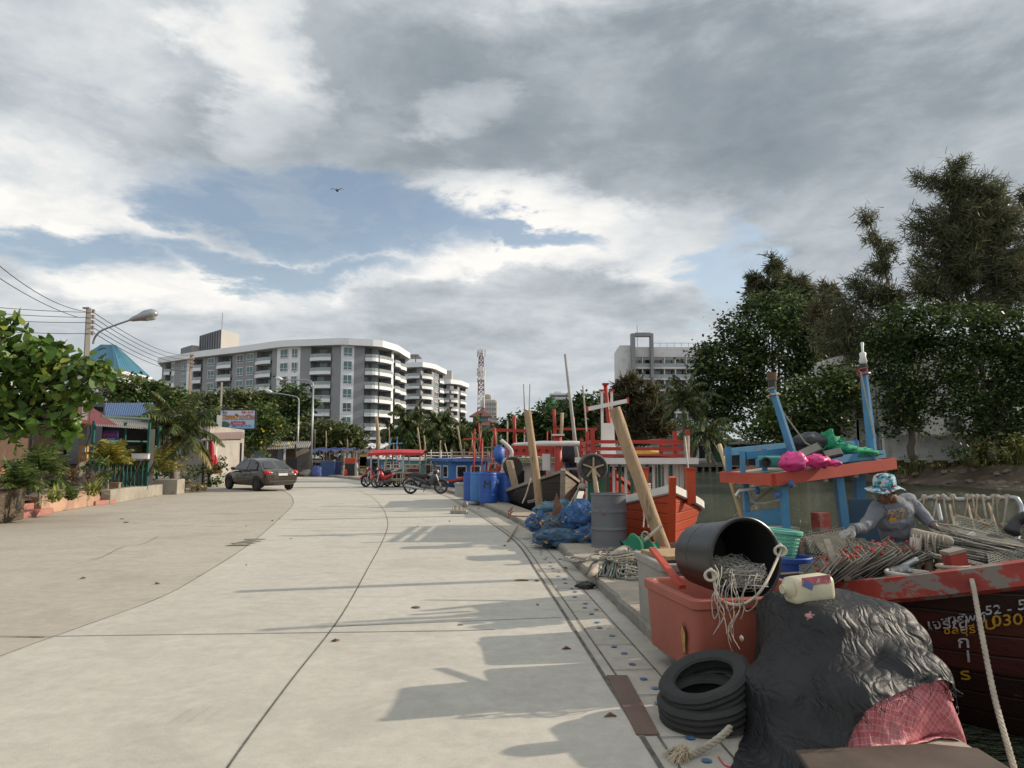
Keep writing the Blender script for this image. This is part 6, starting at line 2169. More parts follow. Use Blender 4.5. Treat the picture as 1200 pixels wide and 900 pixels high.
def lettering(root,pt,s0,s1,t,side,body,mat,size,bold=0.0,z_=0):
 """words following the flare of the hull"""
 sm=(s0+s1)/2
 a,b_=(pt(s0,t),pt(s1,t))
 up_=pt(sm,t+0.08)-pt(sm,t-0.08)
 A,B_=(V((a.x,side*a.y,a.z)),V((b_.x,side*b_.y,b_.z)))
 U=V((up_.x,side*up_.y,up_.z))
 xdir=B_-A if side<0 else A-B_
 n_=xdir.cross(U).normalized()
 c=pt(sm,t)
 c=V((c.x,side*c.y,c.z))+n_*0.045
 W_=wm(root)
 m=basis(W_.to_3x3()@xdir,W_.to_3x3()@U,W_@c)
 o=text_mesh('lettering',body,mat,root,m,size,0.003,bold)
 return o
def coil(c,r,turns,th,mat,name,root=None,h=0.03,wob=0.04,n=6,local=False,seed=0):
 rv=random.Random(seed)
 pts_=[]
 for k in range(int(turns*14)):
  a=2*PI*k/14
  rr=r*(1+wob*math.sin(a*0.37+seed)+rv.uniform(-wob,wob)*0.5)
  pts_.append(V(c)+V((rr*math.cos(a),rr*math.sin(a),h*k/14+rv.uniform(-0.004,0.004))))
 return MB().tube(spline(pts_,2),th,n).build(name,mat,root,local=local,smooth=True)
hm=hullmat('orange_hull',[(-0.5,(0.02,0.022,0.024)),(0.52,(0.62,0.6,0.57)),(0.63,(0.47,0.06,0.015))],wear=(0.28,0.07,0.03),wamt=0.1)
ob,pt,zs,w=boat('fishing_boat','bright orange fishing boat with a white waterline stripe behind the grey drum',(2.52,11.3),R(-91),dict(L=7.4,B=2.3,z0=1.25,zm=1.12,zb=1.72,hullmat=hm,gunmat=m_whp,stemmat=m_orp,blunt=0.55,rake=0.35,flare=0.6,deck=0.6,stem=0.1,rub=0.11))
cabin(ob,-5.6,-3.1,1.75,0.6,2.08,m_whp,m_whp,m_grp,openfront=True,over=0.3)
for sg in(-1,1):
 for k,x in enumerate((-5.5,-4.7,-3.9,-3.15)):
  lbox(ob,'cabin_post',(x,sg*0.84,1.34),(0.09,0.09,1.48),m_whp)
 for k in range(6):
  lbox(ob,'baluster',(-3.15,sg*(0.16+0.12*k),1.55),(0.05,0.05,0.95),m_whp if k%2 else m_grp)
 lbox(ob,'side_board',(-4.3,sg*0.86,0.86),(2.4,0.05,0.5),m_grp)
lbox(ob,'front_board',(-3.12,0,0.86),(0.05,1.7,0.5),m_grp)
for z in(2.2,2.34,2.48):
 lbeam(ob,'roof_rail',(-3.0,-0.95,z),(-3.0,0.95,z),0.05,0.07,m_redp)
for sg in(-1,1):
 for z in(2.2,2.34,2.48):
  lbeam(ob,'roof_rail',(-5.8,sg*0.95,z),(-3.0,sg*0.95,z),0.05,0.07,m_redp)
 lbox(ob,'rail_post',(-3.0,sg*0.95,2.42),(0.08,0.08,0.62),m_redp)
 lbox(ob,'rail_post',(-4.2,sg*0.95,2.42),(0.08,0.08,0.62),m_redp)
 lbox(ob,'rail_post',(-5.8,sg*0.95,2.36),(0.08,0.08,0.5),m_redp)
MB().ball((-3.4,0.1,2.24),(0.16,0.34,0.12),14,9,0.5,3).build('yellow_bundle',M('yellow_cloth',(0.55,0.42,0.08),0.8,0.2,3),ob,local=True,smooth=True)
mb=MB()
mb.box((-4.6,-0.46,2.5),(0.1,0.33,0.85),0,taper=0.85)
py_=mb.build('pylon',m_whp,ob,local=True)
for y in(-0.58,-0.36):
 mp_=lbox(ob,'pole',(-4.6,y,2.85),(0.055,0.055,1.6),m_whp)
 lbox(ob,'pole_cap',(-4.6,y,3.66),(0.12,0.12,0.04),m_redp,par=mp_)
yd=MB()
yd.beam((-4.52,-0.9,3.24),(-4.52,-0.03,3.42),0.06,0.09)
yo=yd.build('crossarm',m_whp,ob,local=True)
for y,z in((-0.92,3.235),(-0.01,3.425)):
 lbox(ob,'crossarm_end',(-4.52,y,z),(0.08,0.04,0.14),m_redp,par=yo)
ltube(ob,'red_pole',[(-4.75,-0.36,2.2),(-4.75,-0.48,3.8)],0.045,m_redp)
lbox(ob,'red_pole_cap',(-4.75,-0.48,3.82),(0.14,0.14,0.04),m_redp)
for y in(0.42,-0.3):
 b_=lbox(ob,'bitt',(-0.55-0.3*(y<0),y,1.7+0.0),(0.14,0.14,0.55),m_orp)
 lbox(ob,'bitt_cap',(-0.55-0.3*(y<0),y,1.99),(0.17,0.17,0.04),m_redp,par=b_)
ltube(ob,'rope_winding',[(-0.85+0.1*math.cos(a),-0.3+0.1*math.sin(a),1.6+0.006*a)for a in[k*0.6 for k in range(36)]],0.022,m_rope,6)
wd_=MB()
wd_.lathe([(0,-0.16),(0.25,-0.16),(0.27,-0.1),(0.27,0.1),(0.25,0.16),(0.22,0.16),(0.22,0.1),(0,0.1)],26,basis((0,1,0),(0,0,1),(-2.0,-1.05,1.98)))
wo=wd_.build('winch_drum',M('winch_rubber',(0.05,0.045,0.04),0.7,0.3,6,wear=(0.22,0.17,0.12),wamt=0.2),ob,local=True,smooth=40)
for k in range(5):
 a=2*PI*k/5+0.3
 lbeam(ob,'drum_spoke',(-1.87,-1.05,1.98),(-1.87,-1.05+0.2*math.cos(a),1.98+0.2*math.sin(a)),0.035,0.03,m_palew,par=wo)
ltube(ob,'winch_post',[(-1.82,-0.82,1.0),(-1.84,-1.0,1.55),(-1.84,-1.05,1.98)],0.045,m_palew)
lbox(ob,'green_cowling',(-2.3,-0.95,1.55),(0.12,0.34,0.7),m_grp)
ltube(ob,'forestay',[(-3.0,0.9,2.6),(-0.6,0.42,1.75)],0.014,m_rope,5)
ltube(ob,'timber_prop',[(-3.0,0.9,0.9),(-2.95,0.92,2.6)],0.06,m_gryw)
hm=hullmat('dark_brown_hull',[(-0.5,(0.012,0.011,0.01)),(0.35,(0.016,0.014,0.013)),(0.95,(0.028,0.022,0.018))],wear=(0.17,0.13,0.095),wamt=0.34)
db,pt,zs,w=boat('fishing_boat','black hulled fishing boat with bare grey bow planks and a lime trimmed cabin',(1.35,19.0),R(-84),dict(L=9.6,B=2.3,z0=1.1,zm=0.95,zb=1.8,hullmat=hm,gunmat=m_gryw,stemmat=m_gryw,blunt=0.62,rake=0.3,flare=0.55,deck=0.5,rub=0.06,stemtop=0.03))
bp=MB()
rows=[]
for i in range(9):
 s=0.8+0.197*i/8
 row=[]
 for k in range(9):
  p=pt(s,0.3+0.66*k/8)
  row.append(V((p.x,p.y+0.012 if p.y>0.02 else p.y,p.z)))
 rows.append(row)
for i in range(8):
 for k in range(8):
  bp.face([rows[i][k],rows[i][k+1],rows[i+1][k+1],rows[i+1][k]])
m_bow=hullmat('bare_bow_planks',[(-0.5,(0.12,0.1,0.075)),(0.4,(0.26,0.22,0.165))],wear=(0.13,0.105,0.08),wamt=0.4,plank=0.12)
bp.build('bow_planking',m_bow,db,local=True)
lettering(db,pt,0.8,0.9,0.72,-1,'มานะนาวีพร',m_whp,0.15)
cabin(db,-7.2,-4.3,1.7,0.5,2.0,m_pkp,m_whp,m_pkp,3,0.2)
lbox(db,'lime_panel',(-4.26,-0.1,0.88),(0.05,1.7,0.5),m_lgp)
lbox(db,'lime_trim',(-4.09,0,2.03),(0.06,2.02,0.09),m_lgp)
ub=MB().box((-5.7,0,2.36),(2.6,1.8,0.34)).build('red_bulwark',m_redp,db,local=True)
for k in range(7):
 lbox(db,'porthole',(-4.38,-0.75+0.25*k,2.36),(0.03,0.07,0.09),m_black,par=ub)
ltube(db,'red_mast',[(-2.6,0.35,0.6),(-2.6,0.32,2.8)],0.12,m_redp,8)
lbox(db,'mast_cap',(-2.6,0.32,2.82),(0.34,0.34,0.05),m_whp)
ltube(db,'mast_top',[(-2.6,0.24,2.8),(-2.6,0.2,3.6)],0.05,m_redp,6)
ltube(db,'mast_top',[(-2.6,0.42,2.8),(-2.62,0.46,3.5)],0.05,m_palew,6)
yd=MB()
yd.tube([(-2.5,-1.05,2.53),(-2.5,-0.2,2.56),(-2.5,0.8,2.56),(-2.5,1.25,2.55)],[0.04,0.08,0.08,0.05],8)
yd.build('white_yard',m_whp,db,local=True)
ltube(db,'small_mast',[(-5.0,-0.75,2.5),(-5.0,-0.75,3.55)],0.055,m_redp,6)
lbeam(db,'small_crossarm',(-5.0,-1.5,3.05),(-5.0,-0.1,3.02),0.07,0.1,m_redp)
for y in(-1.45,0.55):
 ltube(db,'rail_post',[(-4.6,y,2.5),(-4.6,y,3.1)],0.05,m_redp,6)
fb=MB().ball((-4.1,-1.35,2.25),(0.17,0.19,0.27),12,9,0.35,2).build('blue_float_bag',M('blue_float',(0.03,0.1,0.36),0.5,0.3,4),db,local=True,smooth=True)
ltube(db,'white_hose',spline([(-4.0,-1.3,2.7),(-3.9,-0.95,2.3),(-3.9,-1.2,1.8),(-3.9,-1.4,1.3)],6),0.06,M('white_hose',(0.5,0.5,0.48),0.6),7)
MB().lathe([(0,-0.1),(0.3,-0.1),(0.32,0),(0.3,0.1),(0.1,0.1),(0.1,0.13),(0,0.13)],20,basis((0,1,0),(0,0,1),(-3.6,-0.95,1.85))).build('winch_drum',m_dwood,db,local=True,smooth=40)
lbeam(db,'timber_slab',(-2.9,-0.95,1.25),(-2.8,-1.15,2.05),0.3,0.08,m_palew)
lbox(db,'white_box',(-2.9,0.0,2.0),(0.2,0.22,0.5),m_whp)
hm=hullmat('black_red_hull',[(-0.5,(0.02,0.02,0.02)),(0.5,(0.014,0.014,0.016)),(1.12,(0.36,0.03,0.018))],wear=(0.2,0.05,0.03),wamt=0.15)
rb,pt,zs,w=boat('fishing_boat','black fishing boat with a red top strake and white lettering beside the orange boat',(2.75,19.3),R(-86),dict(L=9,B=2.3,z0=1.1,zm=1.05,zb=1.7,hullmat=hm,gunmat=m_redp,stemmat=m_redp,blunt=0.6,rake=0.4,deck=0.6))
lettering(rb,pt,0.78,0.9,0.66,-1,'พรเทวี',m_whp,0.2)
cabin(rb,-7.4,-4.6,1.7,0.6,2.0,m_bluep,m_redp,m_whp,2,0.25)
for y in(-0.3,):
 ltube(rb,'red_post',[(-5.0,y,2.0),(-5.0,y,3.5)],0.045,m_redp,6)
lbeam(rb,'red_crossbar',(-5.0,-1.0,3.1),(-5.0,0.5,3.1),0.05,0.08,m_redp)
for k in range(2):
 lbeam(rb,'roof_rail',(-4.4,-1+0.0,2.2+0.13*k),(-4.4,1,2.2+0.13*k),0.05,0.05,m_redp)
for y in(-0.9,-0.3,0.3,0.9):
 lbox(rb,'rail_post',(-4.4,y,2.4),(0.07,0.07,0.65),m_redp)
ltube(rb,'grey_mast',[(-3.0,-0.3,0.7),(-3.1,-0.55,2.6),(-3.1,-0.85,5.4)],[0.07,0.06,0.04],M('grey_pole',(0.3,0.29,0.27),0.7),7)
MB().ball((-3.8,-0.5,2.3),(0.3,0.4,0.4),12,9,0.5,8).build('dark_net_bundle',M('dark_net',(0.03,0.03,0.035),0.9,0.3,8,bmp=0.8),rb,local=True,smooth=True)
ltube(rb,'derrick',[(-2.4,0.3,0.8),(-2.5,-0.6,2.6)],0.05,m_gryw,6)
FB=[('blue cabined fishing boat with a red deck edge, moored beyond the black motorbike',(-0.6,30.6),-66,dict(L=8.5,B=2.4),(0.02,0.08,0.26),m_redp,M('bright_blue_paint',(0.035,0.16,0.4),0.6,0.2,2),m_bluep,m_redp,1.2),('teal and yellow fishing boat under a white roof beam, near the tricycle',(-2.6,36.5),-62,dict(L=8.5,B=2.4),(0.03,0.22,0.28),m_whp,M('teal_cabin',(0.05,0.27,0.32),0.6,0.2,2,wear=(0.5,0.36,0.08),wamt=0.3),m_whp,m_pole2,1.3),('red decked fishing boat with a white cabin, seen over the blue barrels',(1.6,34),-70,dict(L=9,B=2.6),(0.3,0.03,0.02),m_redp,m_whp,m_redp,m_palew,1.3),('dark red fishing boat with tall bare poles, farther along the quay',(0.2,42),-60,dict(L=9,B=2.6),(0.18,0.03,0.02),m_redp,m_redp,m_whp,m_palew,1.4),('small white fishing boat with a red roof, in the middle of the basin',(-0.8,52),-60,dict(L=9,B=2.8),(0.42,0.4,0.37),m_redp,m_whp,m_redp,m_redp,1.3),('black fishing boat with an orange cabin, far along the basin',(3.2,47),-75,dict(L=9,B=2.6),(0.02,0.02,0.02),m_orp,m_orp,m_whp,m_orp,1.3),('faded blue fishing boat with a pale roof, farthest along the quay',(-6.5,49),-52,dict(L=8,B=2.4),(0.05,0.15,0.25),m_whp,m_blp,m_whp,m_blp,1.3),('white hulled fishing boat with red posts, beyond the red crossarm boat',(4.5,60),-70,dict(L=10,B=2.8),(0.4,0.38,0.35),m_redp,m_whp,m_whp,m_redp,1.5)]
m_salm0=M('red_crate',(0.35,0.06,0.03),0.6,0.2,3)
for k,(lab,bow,ang,spc,hc,gm,wl_,rf_,ms,mh)in enumerate(FB):
 hm=hullmat('hull_paint_%d'%k,[(-0.5,(0.02,0.02,0.02)),(0.25,hc),(2,hc)],wamt=0.25)
 fb_,pt,zs,w=boat('fishing_boat',lab,bow,R(ang),dict(z0=1.2,zm=0.9,zb=1.6,hullmat=hm,gunmat=gm,stemmat=gm,blunt=0.55,deck=0.4,**spc))
 cabin(fb_,-6.3,-3.6,1.7,0.4,1.95,wl_,rf_,m_whp if wl_ is not m_whp else m_redp,2,0.35)
 rk_=random.Random(k)
 gr2=gm if k%2 else m_gryw
 for z in(2.18,2.34):
  lbeam(fb_,'roof_rail',(-3.4,-0.95,z),(-3.4,0.95,z),0.04,0.05,gr2)
 for q in range(4):
  lbox(fb_,'rail_post',(-3.4,-0.9+0.6*q,2.25),(0.05,0.05,0.5),gr2)
 h=2+mh*rk_.uniform(0.7,1.3)
 mo=ltube(fb_,'mast',[(-3.0,0,0.5),(-3.05,0.1,h)],[0.06,0.035],ms,7)
 if k%3==0:
  lbeam(fb_,'crossarm',(-3.0,-0.5,h-0.5),(-3.0,0.5,h-0.47),0.04,0.06,ms,par=mo)
 for q in range(3):
  ltube(fb_,'rigging',[(-3.03,0.06,h-0.1-0.2*q),(-0.4-0.3*q,(q-1)*0.5,1.5)],0.012,m_wire,4)
 for q in range(9):
  x,y=(rk_.uniform(-3.2,-0.8),rk_.uniform(-0.7,0.7))
  if q%3==0:
   lbox(fb_,'crate',(x,y,0.75),(0.5,0.4,0.5),(m_bin,m_salm0,m_whp)[(k+q)%3],rk_.uniform(0,3))
  elif q%3==1:
   MB().ball((x,y,0.9),(0.35,0.3,0.3),12,8,0.5,q+k*3.0).build('gear_heap',(m_rope2,m_btarp,m_gryw)[(k+q)%3],fb_,local=True,smooth=True)
  else:
   ltube(fb_,'pole',[(x,y,0.6),(x+rk_.uniform(-0.5,0.5),y+rk_.uniform(-0.5,0.5),rk_.uniform(2,3.0))],0.03,(m_palew,m_whp,m_redp)[(k+q)%3],5)
 for q in range(2+k%2):
  y=rk_.uniform(-0.9,0.9)
  ltube(fb_,'pole',[(-3.6-q,y,1.9),(-3.6-q,y+rk_.uniform(-0.3,0.3),3.2+rk_.uniform(-0.5,0.8))],0.04,m_palew if q%2 else ms,6)
 if k in(0,1,2):
  MB().ball((-1.9,-0.4,1.0),(0.55,0.5,0.35),12,8,0.5,k*2.0).build('net_heap',M(('orange_heap','pale_heap','blue_heap')[k],((0.4,0.1,0.05),(0.42,0.38,0.33),(0.04,0.1,0.25))[k],0.9,0.3,6,bmp=0.8),fb_,local=True,smooth=True)
 if k==0:
  MB().lathe([(0.16,-0.2),(0.28,-0.2),(0.3,0),(0.28,0.2),(0.16,0.2),(0.16,-0.2)],18,basis((0,1,0),(0,0,1),(-1.5,0.5,1.35))).build('winch_drum',m_dwood,fb_,local=True,smooth=40)
BA=math.atan2(-0.947,0.32)
hm=hullmat('maroon_hull',[(-0.5,(0.03,0.01,0.008)),(0.55,(0.085,0.02,0.014)),(1.0,(0.045,0.016,0.013))],wear=(0.16,0.085,0.06),wamt=0.22,plank=0.17,var=0.4)
m_worn=M('worn_red_gunwale',(0.3,0.038,0.026),0.6,0.3,2,wear=(0.2,0.165,0.14),wamt=0.555,wsc=4,stretch=(1,1,1.5),bmp=0.3,bsc=25)
cb,pt,zs,w=boat('crab_boat','dark maroon crab boat with a worn red gunwale and a blue posted canopy',(4.62,5.0),BA,dict(L=5.5,B=3.0,z0=1.0,zm=0.93,zb=1.62,hullmat=hm,gunmat=m_worn,stemmat=m_worn,blunt=0.66,stern=0.62,rake=0.35,flare=0.75,deck=0.42,rub=0.17,stem=0.14))
CB=wm(cb)
CBI=CB.inverted()
m_num=M('boat_number_yellow',(0.5,0.27,0.02),0.6,0.2,6,bmp=0)
m_numw=M('boat_letter_white',(0.5,0.5,0.52),0.6,0.3,8,wear=(0.03,0.012,0.01),wamt=0.38,wsc=14,bmp=0)
def decal(px,py,Y0,body,mat,size,shear=0.15,bold=0.0005):
 """lettering on the starboard bow, at the place on the hull seen at px, py"""
 d=ray(px,py)
 best=None
 for i in range(60,100):
  for j in range(30,100):
   q=pt(i/100,j/100)
   p=CB@V((q.x,-q.y,q.z))
   e_=p-V((0,0,CAMZ))
   k=abs(e_.x/e_.y-d.x/d.y)+abs(e_.z/e_.y-d.z/d.y)
   if best is None or k<best[0]:
    best=(k,i/100,j/100)
 s,t=(best[1],best[2])
 P_=lambda a,b_:(lambda q:CB@V((q.x,-q.y,q.z)))(pt(min(0.995,a),min(1,b_)))
 xd_=P_(s+0.03,t)-P_(s-0.03,t)
 U=P_(s,t+0.06)-P_(s,t-0.06)
 n_=xd_.cross(U).normalized()
 if n_.y>0:
  n_=-n_
 return text_mesh('lettering',body,mat,cb,basis(xd_,U,P_(s,t)+n_*0.02),size,0.002,bold,shear)
decal(1113,729,5.5,'เจริญ',m_numw,0.13)
decal(1135,722,5.5,'ทรัพย์',m_numw,0.11)
decal(1172,712,5.4,'52 -',m_numw,0.11)
decal(1199,708,5.4,'5',m_numw,0.12)
decal(1122,737,5.5,'ชลบุรี',m_num,0.1)
decal(1156,729,5.4,'ป',m_num,0.15)
decal(1183,724,5.3,'0308',m_num,0.135)
decal(1123,752,5.6,'ก',m_numw,0.16)
decal(1129,768,5.7,'1',m_numw,0.16)
decal(1128,790,5.8,'ร',m_num,0.16)
W2=lambda px,py,Y:CBI@at(px,py,Y)
wz=lambda x,y,z:CBI@V((x,y,z))
def cbox(name,px,py,Y,size,mat,rz=0.0,bevel=0.0,par=None):
 p=at(px,py,Y)
 mb=MB().box(p,size,rz)
 o=mb.build(name,mat,cb,bevel=bevel)
 if par is not None:
  o.parent=par
 return o
N_,R_=(at(907,562,7.6),at(1050,543,8.4))
ex=R_-N_
ey=V((-0.32,0.947,0.0))*0.95
up3=V((0,0,1))
m_canp=M('canopy_orange_red',(0.42,0.058,0.028),0.55,0.15,2,wear=(0.24,0.16,0.12),wamt=0.08,bmp=0.25,bsc=20)
cf=MB()
for a,b_ in((N_,R_),(R_,R_+ey),(R_+ey,N_+ey),(N_+ey,N_)):
 e_=(b_-a).normalized()*0.02
 cf.beam(a+e_,b_-e_,0.05,0.125)
cf.build('canopy_fascia',m_canp,cb)
MB().face([N_+up3*0.05,R_+up3*0.05,R_+ey+up3*0.05,N_+ey+up3*0.05]).build('canopy_deck',m_gryw,cb)
cu_=MB()
for t in(0.15,0.4,0.65,0.9):
 cu_.beam(N_+ex*t-up3*0.075,N_+ex*t+ey-up3*0.075,0.06,0.05)
cu_.build('canopy_beam',m_gryw,cb)
for o,h,t0,t1,m_ in((0.06,0.12,0.42,0.93,m_blp),(0.55,0.24,0.02,0.97,m_blp),(0.9,0.28,0.0,0.97,m_blp),(0.28,0.16,-0.0,0.36,m_blp),(0.28,0.05,0.62,0.95,m_blp)):
 a,b_=(N_+ex*t0+ey*o+up3*(h+0.01),N_+ex*t1+ey*o+up3*(h-0.0))
 MB().beam(a,b_,0.05,0.085).build('canopy_rail',m_,cb)
for t in(0.0,0.17,0.8,0.95):
 MB().box(N_+ex*t+ey*0.55+up3*0.17,(0.05,0.05,0.26)).build('rail_stanchion',m_blp,cb)
MB().box(N_+ex*-0.03+ey*0.75+up3*0.22,(0.06,0.06,0.28)).build('rail_stanchion',m_blp,cb)
for bx_,by_,tx_,ty_,Y,r_ in((936,545,905,456,8.05,0.052),(1023,532,1012,436,8.5,0.058)):
 a,b_=(at(bx_,by_,Y),at(tx_,ty_,Y+0.05))
 mo=MB().tube([a-up3*0.1,b_],[r_,r_*0.8],8).build('mast',m_blp,cb)
 MB().cyl(b_,b_+up3*0.1,0.045,n=10).build('mast_lamp_base',m_blackp,cb)
 if bx_>1000:
  MB().lathe([(0.035,0),(0.05,0.03),(0.035,0.08),(0.04,0.13),(0.012,0.15),(0.018,0.26),(0,0.27)],10,Matrix.Translation(b_+up3*0.1)).build('mast_light',M('lamp_white',(0.62,0.62,0.58),0.4),cb,smooth=True)
  MB().tube([b_-up3*0.07+V((0.07*math.cos(k),0.07*math.sin(k),0.01*k))for k in range(12)],0.012,5).build('lashing',m_redp,cb)
  MB().tube([b_+V((-0.06,-0.05,0)),a.lerp(b_,0.5)+V((-0.03,-0.08,0)),a.lerp(b_,0.2)+V((0,-0.07,0))],0.009,5).build('lashing',m_rope,cb)
 else:
  MB().cyl(b_+up3*0.1,b_+up3*0.19,0.055,n=10).build('mast_light',m_brown,cb)
  MB().tube([b_-up3*0.12+V((0.062*math.cos(k),0.062*math.sin(k),0.012*k))for k in range(12)],0.01,5).build('lashing',m_rope,cb)
  MB().tube([b_-up3*0.1,at(944,519,8.1),at(958,527,8.1),at(969,536,8.0)],0.01,5).build('stay_rope',m_rope,cb)
  MB().tube([at(903,462,8.0),at(914,462,8.1)],0.012,5).build('cross_stick',m_gryw,cb)
for x0,y0,x1,y1,Y,w_ in((876,618,874,566,8.35,0.06),(922,612,918,570,7.75,0.07),(992,622,982,556,8.1,0.085),(1008,600,1006,548,8.55,0.11)):
 MB().beam(at(x0,y0+14,Y),at(x1,y1,Y),w_,w_,up=(0,1,0)).build('canopy_post',m_blp,cb)
MB().beam(at(996,612,8.2),at(1044,612,8.1),0.04,0.52).build('wheelhouse_wall',M('faded_blue_panel',(0.028,0.07,0.115),0.7,0.25,2,wear=(0.12,0.11,0.1),wamt=0.25),cb)
MB().beam(at(876,614,8.3),at(922,608,7.9),0.04,0.26).build('wheelhouse_wall',m_blp,cb)
MB().beam(at(860,606,8.6),at(905,572,8.6),0.03,0.03).build('bracing',m_gryw,cb)
cbox('aft_shelf',900,618,8.0,(0.5,0.5,0.05),m_gryw)
MB().tube([at(862,581,8.2),at(866,575,8.2),at(898,570,8.2)],0.018,7).build('white_pipe',m_whp,cb)
MB().tube(spline([at(878,575,8.1),at(886,590,8.1),at(915,586,7.8),at(922,584,7.8)],5),0.016,6).build('rope_tie',m_rope2,cb)
for px,py,Y,m_ in((888,575,8.1,m_bluep),(911,580,7.7,m_bluep),(927,567,7.6,m_bluep)):
 MB().ball(at(px,py,Y),(0.03,0.03,0.045),8,7).build('small_float',m_,cb,smooth=True)
for px,py,Y,s_ in((962,614,7.9,(0.14,0.14,0.24)),(948,643,7.4,(0.12,0.14,0.14))):
 cbox('red_block',px,py,Y,s_,m_worn,0.3)
bt=MB()
bt.beam(at(1127,690,5.75),at(1117,647,5.75),0.13,0.12,up=(0,1,0))
bo=bt.build('bitt',m_worn,cb)
MB().beam(at(1117,647.5,5.75),at(1116,644,5.75),0.14,0.13,up=(0,1,0)).build('bitt_top',m_gryw,cb).parent=bo
bpos=at(1124,681,5.72)
rw_=[V((bpos.x+0.15*math.cos(a),bpos.y+0.13*math.sin(a),bpos.z-0.03+0.0065*a))for a in[k*0.55 for k in range(44)]]
MB().tube(rw_,0.016,7).build('rope_winding',m_rope,cb,smooth=True)
pr_=MB()
pr_.tube(spline([at(1074,600,7.4),at(1077,588,7.4),at(1092,583,7.3),at(1097,586,7.3),at(1103,612,7.2)],6),0.022,8)
pr_.tube(spline([at(1096,586,7.3),at(1140,585,7.1),at(1184,583.5,6.9),at(1193,587,6.85),at(1197,602,6.8),at(1190,642,6.6)],6),0.024,8)
pr_.tube([at(1172,615,6.9),at(1235,617,6.7)],0.02,8)
pr_.build('pipe_rail',m_steel,cb,smooth=True)
rv=random.Random(4)
for k,px in enumerate((1083,1098,1106,1117,1134,1140,1145,1152,1164,1168,1180)):
 y0=585
 L_=rv.uniform(18,48)
 Y=7.3-(px-1083)*0.004
 dx=rv.uniform(-6,12)
 pts_=spline([at(px,y0-3,Y-0.03),at(px+dx*0.3,y0+L_*0.35,Y-0.05),at(px+dx,y0+L_,Y-0.04)],4)
 MB().tube(pts_,rv.uniform(0.004,0.01),5).build('hanging_rope',m_rope if k%3 else m_palew,cb)
 MB().ball(at(px,y0-2,Y),(0.03,0.035,0.035),8,6,0.5,k).build('rope_knot',m_rope,cb)
for a,b_ in(((1113,592),(1122,632)),((1134,590),(1146,640)),((1158,590),(1175,640)),((1120,604),(1160,615)),((1138,596),(1188,655))):
 MB().tube([at(*a,7.1),at(*b_,6.7)],0.012,5).build('net_stay',m_palew,cb)
def netpanel(name,corners,mat,root=None,nu=12,nv=10,sag=0.05):
 c=[V(p)for p in corners]
 mb=MB()
 g_={}
 W_,H_=((c[1]-c[0]).length,(c[3]-c[0]).length)
 for i in range(nu+1):
  for k in range(nv+1):
   u,v=(i/nu,k/nv)
   p=c[0].lerp(c[1],u).lerp(c[3].lerp(c[2],u),v)
   p=p+V((0,0,-sag*4*u*(1-u)*(0.4+0.6*v)+0.02*noise.noise(p*6)))
   g_[i,k]=p
 for i in range(nu):
  for k in range(nv):
   uv=[(i/nu*W_,k/nv*H_),((i+1)/nu*W_,k/nv*H_),((i+1)/nu*W_,(k+1)/nv*H_),(i/nu*W_,(k+1)/nv*H_)]
   mb.face([g_[i,k],g_[i+1,k],g_[i+1,k+1],g_[i,k+1]],uv)
 return mb.build(name,mat,root)
m_net=netmat('crab_net',(0.2,0.185,0.135),0.032,0.42)
m_net2=netmat('crab_net_dark',(0.12,0.115,0.09),0.03,0.5)
nn1=netpanel('hanging_net',[at(1118,604,6.9),at(1165,607,6.8),at(1190,658,6.2),at(1112,640,6.4)],m_net,None)
tag(nn1,'pale crab netting spread over the traps below the pipe rail','net')
nn2=netpanel('hanging_net',[at(1156,645,6.1),at(1230,640,6.0),at(1232,664,5.75),at(1160,672,5.75)],m_net2,None)
tag(nn2,'dark crab netting lying along the gunwale at the right edge','net')
for k_,(cs_,lab_)in enumerate((([at(936,664,6.5),at(1000,640,6.6),at(1010,668,6.1),at(940,694,5.95)],'olive netting thrown over the left end of the fanned traps'),([at(1004,652,6.5),at(1062,650,6.5),at(1064,676,6.05),at(1002,684,5.98)],'olive netting thrown over the right end of the fanned traps'))):
 tag(netpanel('loose_net',cs_,m_net2,None,16,12,0.04),lab_,'net')
def trap(label,c,ux,uy,w_,h_,grp,mat,seed):
 """a folded crab trap: wire frame and its netting"""
 rv=random.Random(seed)
 ux,uy=(V(ux).normalized(),V(uy).normalized())
 c=V(c)
 t_=thing('crab_trap',c,label,'crab trap',grp)
 fr_=MB()
 for k,o in enumerate((0,0.022)):
  off=ux.cross(uy).normalized()*o
  q=[c+off+ux*a*w_/2+uy*b_*h_/2 for a,b_ in((-1,-1),(1,-1),(1,1),(-1,1))]
  fr_.tube([q[0],q[1],q[2],q[3]],0.0042,5,closed=True)
 fr_.build('wire_frame',mat[1],t_)
 n_=ux.cross(uy).normalized()*0.011
 nt_=MB()
 cs=[c+n_+ux*a*w_/2+uy*b_*h_/2 for a,b_ in((-1,-1),(1,-1),(1,1),(-1,1))]
 md=sum(cs,V())/4+n_*rv.uniform(-2,2)
 uvs=[(0,0),(w_,0),(w_,h_),(0,h_)]
 for i in range(4):
  j_=(i+1)%4
  nt_.face([cs[i],cs[j_],md],[uvs[i],uvs[j_],(w_/2,h_/2)])
 nt_.build('netting',mat[0],t_)
 for q in range(2):
  p=c+ux*rv.uniform(-0.5,0.5)*w_+uy*h_*rv.uniform(0.42,0.54)
  MB().ball(p,0.016,6,5).build('red_float',M('red_float',(0.48,0.05,0.03),0.6,0.2,8,bmp=0),t_)
 return t_
m_wirew=M('wire_pale',(0.34,0.32,0.27),0.7,0.2,8,bmp=0)
m_wired=M('wire_dark',(0.09,0.085,0.075),0.7,0.2,8,bmp=0)
rv=random.Random(12)
